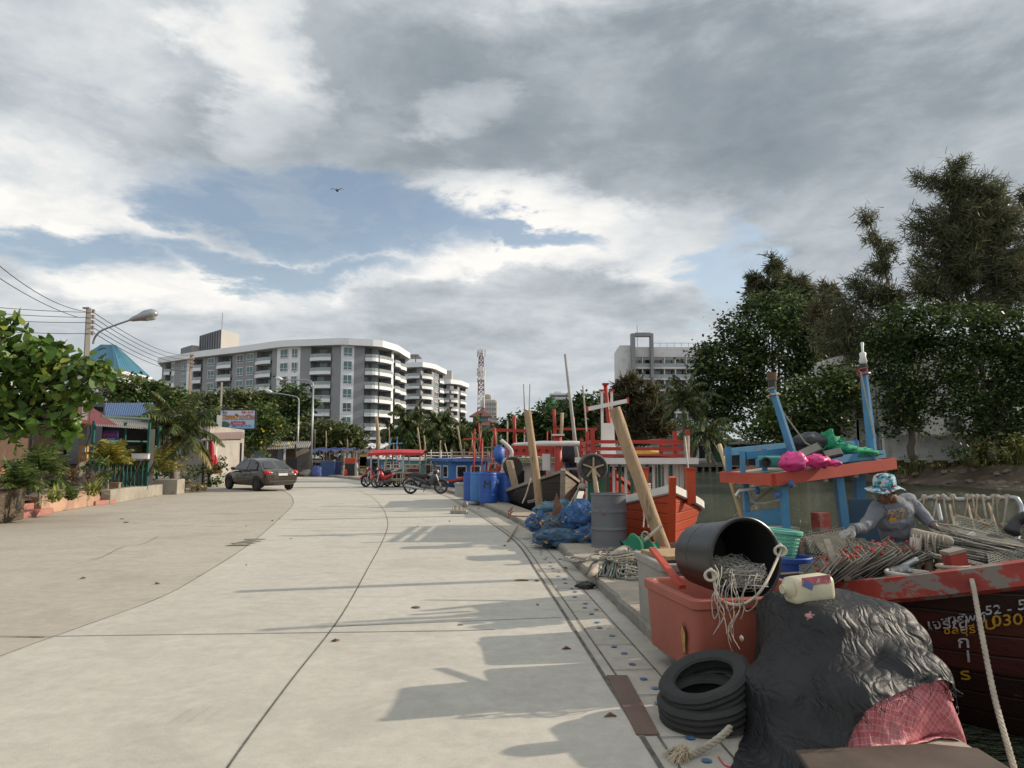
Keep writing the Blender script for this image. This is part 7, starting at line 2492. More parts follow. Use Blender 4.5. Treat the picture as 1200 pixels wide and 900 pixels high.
for k in range(34):
 t=k/33
 c=at(942+118*t,682-26*t-12*math.sin(PI*t),6.05+0.38*t)
 lean=R(50-26*t+rv.uniform(-7,7))
 sw=R(rv.uniform(-10,10)+8)
 ux=V((math.sin(sw)*0.4+0.25,0.9,rv.uniform(-0.1,0.1)))
 uy=V((math.cos(lean)*0.9,-0.25,math.sin(lean)))
 trap('folded crab trap leaning in the fan of traps in front of the fisherman',c,ux,uy,0.55*rv.uniform(0.9,1.1),0.38*rv.uniform(0.9,1.15),'traps fanned before the fisherman',(m_net,m_wirew if k%3 else m_wired),k)
for k in range(12):
 c=at(966+rv.uniform(0,44),648+rv.uniform(-8,8),7.25+rv.uniform(-0.2,0.2))
 trap('dark crab trap thrown on the pile behind the blue barrel',c,(1,0.3+rv.uniform(-0.3,0.3),rv.uniform(-0.2,0.2)),(rv.uniform(-0.3,0.3),1,0.5+rv.uniform(-0.3,0.4)),0.55,0.4,'dark traps behind the blue barrel',(m_net2,m_wired),100+k)
for k in range(26):
 t=k/25
 c=at(1150+rv.uniform(-16,26),664-36*t,6.1+0.35*t)
 trap('crab trap lying flat in the stack under the pale netting',c,(1,-0.25+rv.uniform(-0.12,0.12),-0.22+rv.uniform(-0.06,0.06)),(0.25,1,0.12+rv.uniform(-0.05,0.05)),0.75,0.42,'traps stacked under the pale netting',(m_net2,m_wirew if k%2 else m_wired),200+k)
wf=thing('timber_winch_frame',at(1088,690,6.25),'rough grey timber frame with rag wrapped posts standing beside the fisherman','frame')
MB().tube(spline([at(1067,625,6.3),at(1085,629,6.25),at(1108,634,6.2),at(1113,635,6.2)],4),[0.045,0.05,0.052,0.05,0.05,0.05,0.05,0.05,0.05,0.05,0.048,0.045,0.04],9).build('top_log',m_gryw,wf,smooth=True)
for x,y0,y1,r_,mt in((1073,665,630,0.045,m_whp),(1089,684,632,0.032,m_gryw),(1103,690,636,0.05,m_whp)):
 MB().tube([at(x,y0+8,6.25),at(x,(y0+y1)/2,6.25),at(x,y1,6.25)],[r_*0.95,r_*1.05,r_],9).build('post',M('rag_wrapped_post',(0.42,0.38,0.33),0.9,0.25,6,wear=(0.2,0.15,0.11),wamt=0.35),wf,smooth=True)
for k in range(4):
 MB().tube([at(1103,662+2.6*k,6.25)+V((0.058*math.cos(a),0.058*math.sin(a),0))for a in[2*PI*q/10 for q in range(10)]],0.012,5,closed=True).build('tape_band',m_black if k%2 else m_num,wf)
rvv=random.Random(9)
for k in range(9):
 x=1070+k*4.5
 MB().tube(spline([at(x,626,6.17),at(x+rvv.uniform(-2,2),634,6.14),at(x+rvv.uniform(-3,4),640+rvv.uniform(0,14),6.17)],3),rvv.uniform(0.003,0.008),5).build('frayed_rope',m_rope,wf)
kr=coil(at(1068,690,5.85)+V((0,0,0.02)),0.17,7,0.018,M('white_blue_rope',(0.44,0.41,0.36),0.9,0.3,20,wear=(0.06,0.14,0.3),wamt=0.15,wsc=8),'rope_coil',None,0.016)
tag(kr,'coil of pale rope with a blue edge lying on the crab boat gunwale','rope')
gb=MB().lathe([(0,0),(0.11,0),(0.15,0.05),(0.155,0.055),(0.14,0.05),(0.1,0.015),(0,0.012)],18,Matrix.Translation(at(1102,688,5.95)))
tag(gb.build('green_dish',M('bright_green_plastic',(0.03,0.42,0.14),0.5,0.1,3),smooth=40),'bright green plastic dish beside the coil of pale rope','dish')
hw_=thing('line_hauler',at(1040,695,6.0),'greasy grey metal line hauler left of the rope coil','hauler')
m_mach=M('greasy_metal',(0.2,0.2,0.195),0.5,0.3,6,metal=0.5,wear=(0.1,0.07,0.05),wamt=0.25)
MB().box(at(1050,672,6.1),(0.24,0.18,0.13),0.3).build('housing',m_mach,hw_,bevel=0.015)
MB().cyl(at(1042,672,6.0),at(1064,668,6.0),0.05,n=14).build('shaft',m_mach,hw_,smooth=40)
MB().tube(spline([at(1032,697,5.95),at(1040,682,6.0),at(1052,668,6.0),at(1074,656,6.05)],5),0.028,8).build('pipe',m_steel,hw_,smooth=True)
MB().tube(spline([at(1044,692,5.95),at(1058,682,5.95),at(1070,686,5.95)],5),0.03,8).build('pipe',m_mach,hw_,smooth=True)
for k in range(5):
 MB().cyl(at(1046+5*k,668+k%2*6,5.98),at(1046+5*k,668+k%2*6,5.94),0.016,n=6).build('bolt',m_steel,hw_)
for k,(a,b_)in enumerate((((968,632),(979,664)),((977,641),(999,695)))):
 tag(MB().beam(at(*a,6.1),at(*b_,5.95),0.055,0.022,up=(0,1,0)).build('wooden_batten',m_gryw),('shorter grey slat stuck upright in the trap pile','longer grey slat leaning in front of the shorter one')[k],'slat')
rv=random.Random(31)
for k in range(7):
 o=rv.uniform(-4,4)
 tag(MB().tube([at(984+o,662+rv.uniform(-3,3),6.15),at(1008+o,676+rv.uniform(-2,4),6.1),at(1034+o,688+rv.uniform(-4,4),6.05)],0.012,6).build('bamboo_stick',M(('yellow_stick','blue_stick','dark_stick')[k%3],((0.42,0.32,0.1),(0.04,0.12,0.3),(0.09,0.08,0.06))[k%3],0.6,0.2,6)),('yellow stick in the bundle beside the fan of traps','blue stick in the bundle beside the fan of traps','dark stick in the bundle beside the fan of traps')[k%3],'stick',('yellow sticks in the bundle','blue sticks in the bundle','dark sticks in the bundle')[k%3])
ba=MB().lathe([(0,0),(0.17,0),(0.24,0.12),(0.25,0.125),(0.235,0.12),(0.16,0.015),(0,0.012)],22,basis((1,0.2,0.15),(0,1,0.2),at(1118,652,6.5)))
bo=ba.build('metal_basin',M('dark_metal_basin',(0.06,0.065,0.07),0.45,0.2,4,metal=0.4),smooth=40)
tag(bo,'dark round basin half hidden behind the timber winch frame','basin')
tag(MB().beam(at(1117,637,6.4),at(1142,624.5,6.35),0.05,0.03).build('paddle',m_whp),'pale flat paddle laid over the dark basin','paddle')
tag(MB().tube(spline([at(1185,626,6.6),at(1192,612,6.6),at(1204,604,6.55)],5),[0.05,0.07,0.07,0.06,0.06,0.05,0.05,0.05,0.05,0.05,0.05],8).build('black_bag',m_blackp,smooth=True),'black bag hung over the pipe rail at the right edge','bag')
m_pink=M('pink_plastic_bag',(0.62,0.04,0.2),0.4,0.25,5,bmp=0.8,bsc=18,bdist=0.02)
for k,(px,py,Y,r_,lab)in enumerate(((929,541,7.68,(0.155,0.12,0.1),'large bright pink bag on the blue canopy'),(958,540,7.75,(0.12,0.1,0.075),'smaller bright pink bag right of the large one on the canopy'),(976,543,7.8,(0.1,0.07,0.035),'flattened end of pink plastic on the canopy edge'))):
 o_=MB().ball(at(px,py,Y),r_,22,14,0.45,k*4.4).build('pink_bag',m_pink,smooth=True)
 tag(o_,lab,'bag')
tag(MB().ball(at(950,518,8.3),(0.22,0.16,0.115),20,12,0.3,5).build('black_bundle',M('black_bag',(0.03,0.032,0.036),0.45,0.2,5,bmp=0.6,bsc=14,bdist=0.02),smooth=True),'black plastic bundle on top of the blue canopy','bundle')
m_gnet=M('green_net',(0.02,0.3,0.14),0.8,0.35,12,bmp=1.0,bsc=60,bdist=0.02)
gn=MB()
rv=random.Random(6)
gn.ball(at(972,517,8.25),(0.1,0.1,0.12),14,9,0.6,2).ball(at(986,525,8.25),(0.18,0.12,0.06),14,9,0.6,4)
for k in range(26):
 p=at(970+rv.uniform(-6,18),520+rv.uniform(-8,6),8.2)
 gn.tube(spline([p,p+V((rv.uniform(-0.1,0.1),rv.uniform(-0.05,0.05),rv.uniform(-0.06,0.06))),p+V((rv.uniform(-0.15,0.2),0,rv.uniform(-0.08,0.04)))],4),0.006,4)
tag(gn.build('green_net_heap',m_gnet,smooth=True),'bright green net heaped behind the pink bags on the canopy','net')
gn=MB().ball(at(1000,530,8.3),(0.32,0.12,0.05),16,9,0.6,9)
for k in range(18):
 p=at(985+rv.uniform(0,32),530+rv.uniform(-3,3),8.25)
 gn.tube(spline([p,p+V((rv.uniform(-0.1,0.1),0,rv.uniform(-0.03,0.05))),p+V((rv.uniform(-0.2,0.2),0,-0.04))],4),0.006,4)
tag(gn.build('green_net_heap',m_gnet,smooth=True),'dark green net lying flat by the right mast on the canopy','net')
for k,(px,py,w_,h_,tl)in enumerate(((949,529,0.26,0.12,R(24)),(975,532,0.22,0.1,R(12)))):
 p=at(px,py,7.95)
 fl=thing('flood_lamp',p,('left tilted floodlight on the blue canopy','right tilted floodlight on the blue canopy')[k],'lamp')
 mrot=Matrix.Rotation(-tl,4,'Y')@Matrix.Rotation(R(-35),4,'X')
 MB().box(p,(w_,0.05,h_),mat=mrot).build('case',m_blackp,fl,bevel=0.01)
 MB().box(p+mrot@V((0,-0.03,0)),(w_*0.85,0.012,h_*0.75),mat=mrot).build('glass',M('lamp_face',(0.16,0.15,0.12),0.2),fl)
tb2=thing('teal_box_lamp',at(902,545,7.95),'teal box with a round black horn at the left of the canopy','lamp')
MB().box(at(902,541,7.95),(0.22,0.18,0.13),0.2).build('case',M('teal_plastic',(0.04,0.26,0.22),0.6,0.2,4),tb2,bevel=0.02)
MB().lathe([(0,0),(0.05,0),(0.06,0.05),(0.045,0.05),(0.03,0.01),(0,0.01)],14,basis((1,0,0),(0,0,1),at(896,542,7.82))).build('horn',m_blackp,tb2,smooth=40)
bb_=thing('blue_tub',at(925,715,6.9),'blue plastic barrel with a rope round it beside the tilted black tub','barrel')
p=at(926,655,6.95)
MB().lathe([(0,-0.62),(0.17,-0.62),(0.18,-0.58),(0.19,-0.1),(0.195,-0.03),(0.205,-0.02),(0.205,0.02),(0.195,0.03),(0.18,0.02),(0.175,-0.1),(0.155,-0.6)],26,Matrix.Translation(p)).build('body',M('blue_barrel_plastic',(0.02,0.065,0.28),0.4,0.15,3),bb_,smooth=40)
MB().tube([p+V((0.2*math.cos(a),0.2*math.sin(a),-0.11+0.012*math.sin(3*a)))for a in[2*PI*k/20 for k in range(20)]],0.012,6,closed=True).build('rope_band',m_rope,bb_)
p=at(915,624,7.15)
bk_=MB()
mt_=Matrix.Translation(p)@Matrix.Rotation(R(6),4,'Y')
bk_.lathe([(0.185,0.0),(0.205,0.0),(0.208,0.03),(0.19,0.035),(0.18,0.02)],28,mt_)
for k in range(8):
 z=-0.02-0.035*k
 bk_.lathe([(0.185-0.006*k,z),(0.19-0.006*k,z+0.012),(0.185-0.006*k,z+0.022),(0.178-0.006*k,z+0.012),(0.185-0.006*k,z)],28,mt_)
for k in range(40):
 a=2*PI*k/40
 bk_.beam(mt_@V((0.187*math.cos(a),0.187*math.sin(a),0.01)),mt_@V((0.142*math.cos(a),0.142*math.sin(a),-0.27)),0.012,0.006)
bk_.lathe([(0,-0.27),(0.145,-0.27),(0.145,-0.255),(0,-0.255)],28,mt_)
tag(bk_.build('green_basket',M('mint_green_plastic',(0.16,0.46,0.34),0.5,0.1,3),smooth=30),'pale green slatted plastic basket above the blue barrel','basket')
cr_=MB().box(p+V((0,0,-0.55)),(0.5,0.4,0.5),0.3)
tag(cr_.build('fish_crate',m_dwood,bevel=0.01),'dark crate under the pale green basket','crate')
tag(MB().tube([at(843,521,9.0),at(857,565,8.7),at(872,614,8.4)],[0.026,0.03,0.03],9).build('bamboo_pole',M('pale_bamboo',(0.46,0.34,0.18),0.6,0.15,3),smooth=True),'pale bamboo pole leaning at the stern of the crab boat','pole')
mr_=spline([at(1123,677,5.64),at(1134,672,5.58),at(1140,684,5.35),at(1150,740,5.0),at(1165,815,4.6),at(1184,885,4.2),at(1200,940,3.95)],10)
mo_=MB()
for ph in(0,PI*2/3,PI*4/3):
 pp=[]
 for i in range(len(mr_)*3-3):
  a=mr_[i//3].lerp(mr_[i//3+1],i%3/3)
  an=i*0.9+ph
  pp.append(a+V((math.cos(an),math.sin(an),0))*0.0085)
 mo_.tube(pp,0.011,6)
tag(mo_.build('mooring_rope',m_rope,smooth=True),'thick twisted mooring rope running from the crab boat bitt down to the quay','rope')
APX=V((1.92,4.5,0.77))
m_tarp=None
m,nt,b=new_mat('black_tarpaulin')
co=coords(nt,'Object',False)
f=ntex(nt,co,4,6,0.65)
b.inputs['Roughness'].default_value=0.4
nt.links.new(mixc(nt,ramp(nt,f,0.4,0.7),(0.008,0.008,0.009),(0.021,0.02,0.02)),b.inputs['Base Color'])
rr_=_n(nt,'ShaderNodeMapRange')
rr_.inputs['To Min'].default_value,rr_.inputs['To Max'].default_value=(0.4,0.68)
nt.links.new(f,rr_.inputs[0])
nt.links.new(rr_.outputs[0],b.inputs['Roughness'])
vo=_n(nt,'ShaderNodeTexVoronoi',feature='DISTANCE_TO_EDGE')
vo.inputs['Scale'].default_value=9
vo.inputs['Randomness'].default_value=1
mp=_n(nt,'ShaderNodeMapping')
mp.inputs['Scale'].default_value=(2.2,1.2,0.5)
dn=_n(nt,'ShaderNodeTexNoise')
dn.inputs['Scale'].default_value=6
va=_n(nt,'ShaderNodeVectorMath',operation='MULTIPLY_ADD')
nt.links.new(dn.outputs['Color'],va.inputs[0])
va.inputs[1].default_value=(0.25,0.25,0.25)
nt.links.new(co,va.inputs[2])
nt.links.new(va.outputs[0],mp.inputs['Vector'])
nt.links.new(mp.outputs[0],vo.inputs['Vector'])
ad=_n(nt,'ShaderNodeMath',operation='ADD')
nt.links.new(ramp(nt,vo.outputs['Distance'],0,0.3),ad.inputs[0])
nt.links.new(ntex(nt,co,30,5,0.65),ad.inputs[1])
b.inputs['Specular IOR Level'].default_value=0.35
bump(nt,b,ad.outputs[0],0.5,0.011)
m_tarp=m
m,nt,b=new_mat('plaid_cloth')
tc=_n(nt,'ShaderNodeTexCoord')
sp=_n(nt,'ShaderNodeSeparateXYZ')
nt.links.new(tc.outputs['UV'],sp.inputs[0])
c=(0.5,0.125,0.135)
cur=None
for ax,per,wd,colr in((0,0.075,0.13,(0.2,0.16,0.17)),(1,0.075,0.13,(0.2,0.16,0.17)),(0,0.075,0.42,(0.4,0.075,0.09)),(1,0.075,0.42,(0.4,0.075,0.09)),(0,0.0375,0.07,(0.55,0.42,0.42)),(1,0.0375,0.07,(0.55,0.42,0.42))):
 d_=_n(nt,'ShaderNodeMath',operation='DIVIDE')
 nt.links.new(sp.outputs[ax],d_.inputs[0])
 d_.inputs[1].default_value=per
 fr=_n(nt,'ShaderNodeMath',operation='FRACT')
 nt.links.new(d_.outputs[0],fr.inputs[0])
 lt=_n(nt,'ShaderNodeMath',operation='LESS_THAN')
 nt.links.new(fr.outputs[0],lt.inputs[0])
 lt.inputs[1].default_value=wd
 k_=_n(nt,'ShaderNodeMath',operation='MULTIPLY')
 nt.links.new(lt.outputs[0],k_.inputs[0])
 k_.inputs[1].default_value=0.7
 cur=mixc(nt,k_.outputs[0],cur if cur is not None else c,colr)
st_=ntex(nt,tc.outputs['Object'],5,5,0.6)
nt.links.new(mixc(nt,ramp(nt,st_,0.5,0.75,(0,0,0,1),(0.5,0.5,0.5,1)),cur,(0.42,0.22,0.2)),b.inputs['Base Color'])
b.inputs['Roughness'].default_value=0.5
bump(nt,b,ntex(nt,tc.outputs['Object'],22,5,0.65,(1.5,1.5,0.5)),0.5,0.02)
m_plaid=m
CORE=[((2.0,4.54,0.36),(0.33,0.34,0.32),0.11,0.25),((1.98,4.8,0.38),(0.17,0.14,0.29),0.08,-0.1),((2.16,4.2,0.3),(0.19,0.3,0.2),0.14,0.1),((1.9,4.05,0.26),(0.26,0.26,0.16),0.14,0.3),((2.26,4.5,0.36),(0.15,0.3,0.24),0.1,0),((1.56,4.22,0.2),(0.16,0.24,0.13),0.1,0.2)]
def heap_sdf(P,infl):
 d=np.full(len(P),9.0)
 for c,h,r,t in CORE:
  q=P-np.array(c)
  ct,st=(math.cos(t),math.sin(t))
  q=np.stack([q[:,0]*ct+q[:,1]*st,-q[:,0]*st+q[:,1]*ct,q[:,2]],1)
  k=np.abs(q)-(np.array(h)-r)
  d=np.minimum(d,np.linalg.norm(np.maximum(k,0),axis=1)+np.minimum(k.max(axis=1),0)-r)
 return d-infl
def sim_sheet(corners,z0,nu,nv,infl,steps,seed,pull=None):
 """lay a sheet over the heap: a grid of points joined by threads falls, is kept out of the heap and off the ground, and comes to rest"""
 c=[np.array(k,float)for k in corners]
 u,v=np.meshgrid(np.linspace(0,1,nu),np.linspace(0,1,nv))
 xy=c[0]*((1-u)*(1-v))[...,None]+c[1]*(u*(1-v))[...,None]+c[2]*(u*v)[...,None]+c[3]*((1-u)*v)[...,None]
 rg=np.random.default_rng(seed)
 P=np.dstack([xy,z0+rg.normal(0,0.004,(nv,nu))])
 P[...,:2]+=0.02*np.sin(P[...,1::-1]*9)
 Vl=np.zeros_like(P)
 ks=[]
 for dy,dx,st in((0,1,1.0),(1,0,1.0),(1,1,0.6),(1,-1,0.6),(0,3,0.1),(3,0,0.1)):
  for ph in range(2*max(dx,dy)if max(abs(dx),dy)>1 else 2):
   yy_,xx_=(np.arange(nv-dy),np.arange(max(0,-dx),nu-max(0,dx)))
   if dy==0 or(dx!=0 and dy):
    m_=max(1,abs(dx))
    xx_=xx_[xx_//m_%2==ph%2]if dy==0 else xx_
   if dy:
    yy_=yy_[yy_//dy%2==ph%2]
   if ph>1:
    continue
   Y,X=np.meshgrid(yy_,xx_,indexing='ij')
   A,B_=((Y,X),(Y+dy,X+dx))
   L0=np.linalg.norm(np.append(xy,np.zeros((nv,nu,1)),2)[A]-np.append(xy,np.zeros((nv,nu,1)),2)[B_],axis=1 if False else-1)
   ks.append((A,B_,L0,st))
 dt=0.016
 for s_ in range(steps):
  Vl[...,2]-=9.8*dt
  Vl*=0.965
  Q=P+Vl*dt
  for it in range(7):
   for A,B_,L0,st in ks:
    d=Q[B_]-Q[A]
    l_=np.linalg.norm(d,axis=-1)
    k=np.where(l_>L0,st,st*0.55)*0.5*(l_-L0)/np.maximum(l_,1e-06)
    d*=k[...,None]
    Q[A]+=d
    Q[B_]-=d
  F_=Q.reshape(-1,3)
  d=heap_sdf(F_,infl)
  i_=np.where(d<0.004)[0]
  if len(i_):
   e_=0.001
   g=np.stack([heap_sdf(F_[i_]+o,infl)-heap_sdf(F_[i_]-o,infl)for o in np.eye(3)*e_],1)
   g/=np.linalg.norm(g,axis=1,keepdims=True)+1e-09
   old=P.reshape(-1,3)[i_]
   F_[i_]+=g*np.maximum(0,0.004-d[i_])[:,None]
   mv=F_[i_]-old
   F_[i_]-=(mv-g*(mv*g).sum(1,keepdims=True))*0.55
  kerb=np.interp(F_[:,1],[0,3.87,5.39,8],[0.98,0.76,0.66,0.48])
  fl=np.where(F_[:,0]>kerb+1.56,-1.0,np.where(F_[:,0]>kerb+0.61,0.128,0.01))+infl*0.2
  lo=F_[:,2]<fl
  F_[lo,2]=fl[lo]
  F_[lo,:2]-=(F_[lo,:2]-P.reshape(-1,3)[lo,:2])*0.7
  Q=F_.reshape(nv,nu,3)
  Vl=(Q-P)/dt
  P=Q
 for s_ in range(1):
  P[1:-1,1:-1]=P[1:-1,1:-1]*0.6+0.1*(P[2:,1:-1]+P[:-2,1:-1]+P[1:-1,2:]+P[1:-1,:-2])
 return P
def sheet_obj(name,P,mat,wr,seed):
 nv,nu,_=P.shape
 su,sv=(2.0/nu,2.0/nv)
 mb=MB()
 ed=lambda i,k:V((0,0,0))if 1<i<nu-2 and 1<k<nv-2 else V((0.016*noise.noise(V((i*0.5,k*0.5,seed))),0.016*noise.noise(V((i*0.5,k*0.5,seed+4))),0.014*noise.noise(V((i*0.7,k*0.7,seed+8)))))
 mb.v=[tuple(V(P[k,i])+ed(i,k)+V((0,0,wr*noise.noise(V(P[k,i])*13))))for k in range(nv)for i in range(nu)]
 for k in range(nv-1):
  for i in range(nu-1):
   mb.uv[len(mb.f)]=[(i*su,k*sv),((i+1)*su,k*sv),((i+1)*su,(k+1)*sv),(i*su,(k+1)*sv)]
   mb.f.append((k*nu+i,k*nu+i+1,(k+1)*nu+i+1,(k+1)*nu+i))
   mb.mi.append(0)
 o=mb.build(name,mat,smooth=True)
 ss=o.modifiers.new('ss','SUBSURF')
 ss.levels=ss.render_levels=1
 return o
TP=sim_sheet([(0.84,3.2),(2.55,4.06),(2.78,5.14),(1.46,5.1)],0.8,90,84,0.035,130,3)
tp_o=tag(sheet_obj('tarpaulin',TP,m_tarp,0.006,2),'crumpled black tarpaulin draped over the heap at the quay edge','tarpaulin')
PP=sim_sheet([(1.5,3.3),(2.8,3.34),(2.84,4.75),(1.65,4.85)],0.79,70,70,0.004,120,5)
tag(sheet_obj('plaid_sheet',PP,m_plaid,0.004,6),'red and grey plaid sheet bulging out under the black tarpaulin','sheet')
ft=MB()
rv=random.Random(3)
for k in range(80):
 p=V(TP[0,rv.randint(40,89)])if k%2 else V(TP[rv.randint(0,55),89])
 ft.tube([p,p+V((rv.uniform(-0.02,0.02),rv.uniform(-0.02,0.0),-rv.uniform(0.01,0.04))),p+V((rv.uniform(-0.04,0.04),rv.uniform(-0.03,0.0),-rv.uniform(0.03,0.09)))],0.0016,3)
tag(ft.build('torn_fringe',m_tarp,tp_o),kind='stuff')
rgp=at(957,722,4.26)
tag(MB().ball(rgp,(0.07,0.05,0.02),14,9,0.6,3).build('pink_rag',M('pink_rag',(0.45,0.2,0.22),0.8,0.3,12,bmp=0.5),smooth=True),'pink rag showing through a tear in the black tarpaulin','rag')
sb=MB()
sb.prism([(1.34,3.2),(2.33,3.2),(2.32,3.7),(2.1,3.76),(1.4,3.68)],0.121,0.15)
tag(sb.build('stone_slab',M('stained_brown_concrete',(0.065,0.043,0.03),0.7,0.4,3,bmp=0.3,bsc=18),bevel=0.012),'brown stained slab under the front of the tarpaulin heap','slab')
jp=at(948,692,4.5)
jr=thing('plastic_jug',jp,'dirty cream plastic jug with a faded label lying on the black tarpaulin','jug',rz=R(14))
m_jug=M('cream_plastic',(0.5,0.46,0.32),0.45,0.12,5,wear=(0.24,0.17,0.08),wamt=0.16,wsc=9,bmp=0.05)
jb=MB().box((0,0,0.01),(0.29,0.16,0.165),mat=Matrix.Rotation(R(-4),4,'Y'))
jo=jb.build('body',m_jug,jr,local=True,bevel=0.045,smooth=True,bseg=4)
jm=Matrix.Rotation(R(-4),4,'Y')
MB().tube([jm@V((-0.14,0,0.03)),jm@V((-0.175,0,0.03)),jm@V((-0.19,0,0.03))],[0.07,0.03,0.028],12).build('neck',m_jug,jr,local=True,smooth=40)
lb=MB().box(jm@V((0.0,-0.0815,0.075)),(0.2,0.004,0.05),mat=jm).build('label',M('jug_label',(0.45,0.12,0.14),0.5,0.3,20,wear=(0.42,0.4,0.38),wamt=0.4,wsc=18,bmp=0),jr,local=True)
MB().box(jm@V((-0.06,-0.082,0.055)),(0.07,0.004,0.04),mat=jm@Matrix.Rotation(0.5,4,'Y')).build('label',M('label_blue',(0.1,0.13,0.3),0.5,0.2,20),jr,local=True)
m_salm=M('salmon_plastic',(0.31,0.085,0.055),0.65,0.12,3,wear=(0.4,0.18,0.13),wamt=0.06,bmp=0.12,bsc=25)
m_greyt=M('grey_plastic',(0.27,0.25,0.22),0.7,0.15,3,wear=(0.12,0.1,0.08),wamt=0.12,bmp=0.15,bsc=25)
def tote(name,label,cx,cy,z0,wx,wy,h,rz,mat):
 rt_=thing(name,(cx,cy,z0),label,'fish tote',None,rz)
 mb=MB()
 t=0.045
 a,b_,ai,bi=(wx/2*0.93,wy/2*0.93,wx/2,wy/2)
 k=0.06
 def ring(x,y,z):
  pts=[]
  for sx,sy,a0 in((1,1,0),(-1,1,90),(-1,-1,180),(1,-1,270)):
   for q in range(5):
    an=R(a0+22.5*q)
    pts.append(V((sx*(x-k)+k*math.cos(an),sy*(y-k)+k*math.sin(an),z)))
  return pts
 rings=[ring(a,b_,0),ring(a+0.005,b_+0.005,0.02),ring(ai-0.012,bi-0.012,h-0.075),ring(ai,bi,h-0.07),ring(ai+0.008,bi+0.008,h-0.06),ring(ai+0.008,bi+0.008,h-0.008),ring(ai,bi,h),ring(ai-t,bi-t,h),ring(ai-t-0.01,bi-t-0.01,h-0.02),ring(a-t,b_-t,0.06)]
 n=len(rings[0])
 mb.add([p for r_ in rings for p in r_],[(i*n+q,i*n+(q+1)%n,(i+1)*n+(q+1)%n,(i+1)*n+q)for i in range(len(rings)-1)for q in range(n)]+[tuple(reversed(range(n))),tuple(range((len(rings)-1)*n,len(rings)*n))])
 mb.build('body',mat,rt_,local=True,smooth=35)
 return rt_
sal=tote('fish_tote','salmon red plastic fish tote holding the tilted black tub',1.66,5.47,QZ,1.06,0.92,0.5,R(11),m_salm)
SM=wm(sal)
LB=MB().box((0.12,-0.469,0.285),(0.15,0.004,0.085),mat=Matrix.Rotation(R(3),4,'Y')).build('white_sticker',M('sticker',(0.5,0.49,0.47),0.6,0.15,20),sal,local=True)
tear=[]
for k in range(16):
 a=2*PI*k/16
 tear.append(V((-0.523,-0.27+0.03*math.cos(a)*(1+0.35*math.sin(3*a)),0.2+0.1*math.sin(a)*(1+0.15*math.sin(5*a)))))
tear=[V((-0.5275+(0.2-p.z)*0.07,p.y,p.z))for p in tear]
MB().face(tear).build('torn_patch',M('foam_yellow',(0.4,0.22,0.06),0.9,0.35,30,bmp=0.6),sal,local=True)
tear2=[V((p.x+0.002,-0.27+(p.y+0.27)*1.3,0.2+(p.z-0.2)*1.12))for p in tear]
MB().face(tear2).build('torn_edge',M('tear_dark',(0.06,0.02,0.015),0.9),sal,local=True)
gt=tote('fish_tote','grey plastic fish tote standing behind the salmon red one',1.68,6.45,QZ,0.98,0.85,0.58,R(6),m_greyt)
bt_=MB().box((1.62,6.55,0.715),(0.75,0.5,0.03),R(16))
tag(bt_.build('wooden_board',M('ochre_board',(0.33,0.22,0.11),0.8,0.25,3,stretch=(1,6,1))),'ochre wooden board laid across the grey tote','board')
tag(MB().beam(at(764,643,5.98),at(800,688,5.35),0.05,0.03).build('red_bar',M('red_bar_paint',(0.4,0.05,0.03),0.6,0.2,4,wear=(0.2,0.16,0.12),wamt=0.15)),'red painted bar leaning across the grey tote beside the black tub','bar')
base,rimc=(V((1.47,5.66,0.83)),V((1.655,5.1,0.862)))
axd=rimc-base
Ld=axd.length
x_,y_,d_=frame_of(axd)
TM=Matrix((x_,y_,d_)).transposed().to_4x4()
TM.translation=base
tub=thing('black_tub',(1.55,5.4,0.6),'large black plastic tub tipped on its side with grey rope spilling out','tub')
m_tub=M('black_tub_plastic',(0.016,0.016,0.017),0.38,0.2,4,wear=(0.07,0.065,0.06),wamt=0.12,wsc=9,bmp=0.08)
MB().lathe([(0,0),(0.215,0),(0.232,0.015),(0.262,Ld*0.6),(0.282,Ld-0.05),(0.298,Ld-0.045),(0.3,Ld-0.005),(0.292,Ld),(0.276,Ld-0.004),(0.268,Ld-0.05),(0.25,Ld*0.6),(0.218,0.03),(0,0.03)],48,TM).build('body',m_tub,tub,smooth=40)
for z in(0.2,0.36):
 MB().lathe([(0.243+(z-0.2)*0.08,z-0.008),(0.25+(z-0.2)*0.08,z),(0.243+(z-0.2)*0.08,z+0.008)],48,TM).build('rib',m_tub,tub,smooth=40)
rv=random.Random(21)
m_line=M('grey_line',(0.33,0.31,0.27),0.85,0.3,30,bmp=0)
tg=MB()
for strand in range(26):
 pts_=[]
 c0=V((rv.uniform(-0.08,0.08),rv.uniform(-0.06,0.06),0))
 for k in range(34):
  a=k*rv.uniform(0.5,0.9)+strand
  rr=rv.uniform(0.07,0.2)
  z=Ld*rv.uniform(0.42,0.97)if strand<20 else Ld*rv.uniform(0.85,1.04)
  q=V((rr*math.cos(a),rr*math.sin(a),z))+c0*0.5
  p=TM@q
  lim=rimc.z+0.04-z/Ld*0.09
  if p.z>lim:
   p.z=lim-rv.uniform(0,0.16)
  qq=TM.inverted()@p
  r2=math.hypot(qq.x,qq.y)
  mx_=0.228+0.03*min(1,qq.z/Ld)
  if r2>mx_:
   p=TM@V((qq.x*mx_/r2,qq.y*mx_/r2,qq.z))
  pts_.append(p)
 tg.tube(spline(pts_,3),0.0032,4)
tg.build('rope_tangle',m_line,tub)
bk2=MB().lathe([(0,0.08),(0.2,0.1),(0.19,Ld*0.45),(0.1,Ld*0.62),(0,Ld*0.66)],18,TM@Matrix.Translation((0,-0.0,0)),wob=lambda a,z:1+0.1*math.sin(5*a))
m_wr=M('off_white_rope',(0.5,0.45,0.36),0.9,0.2,14,bmp=0.6,bsc=140)
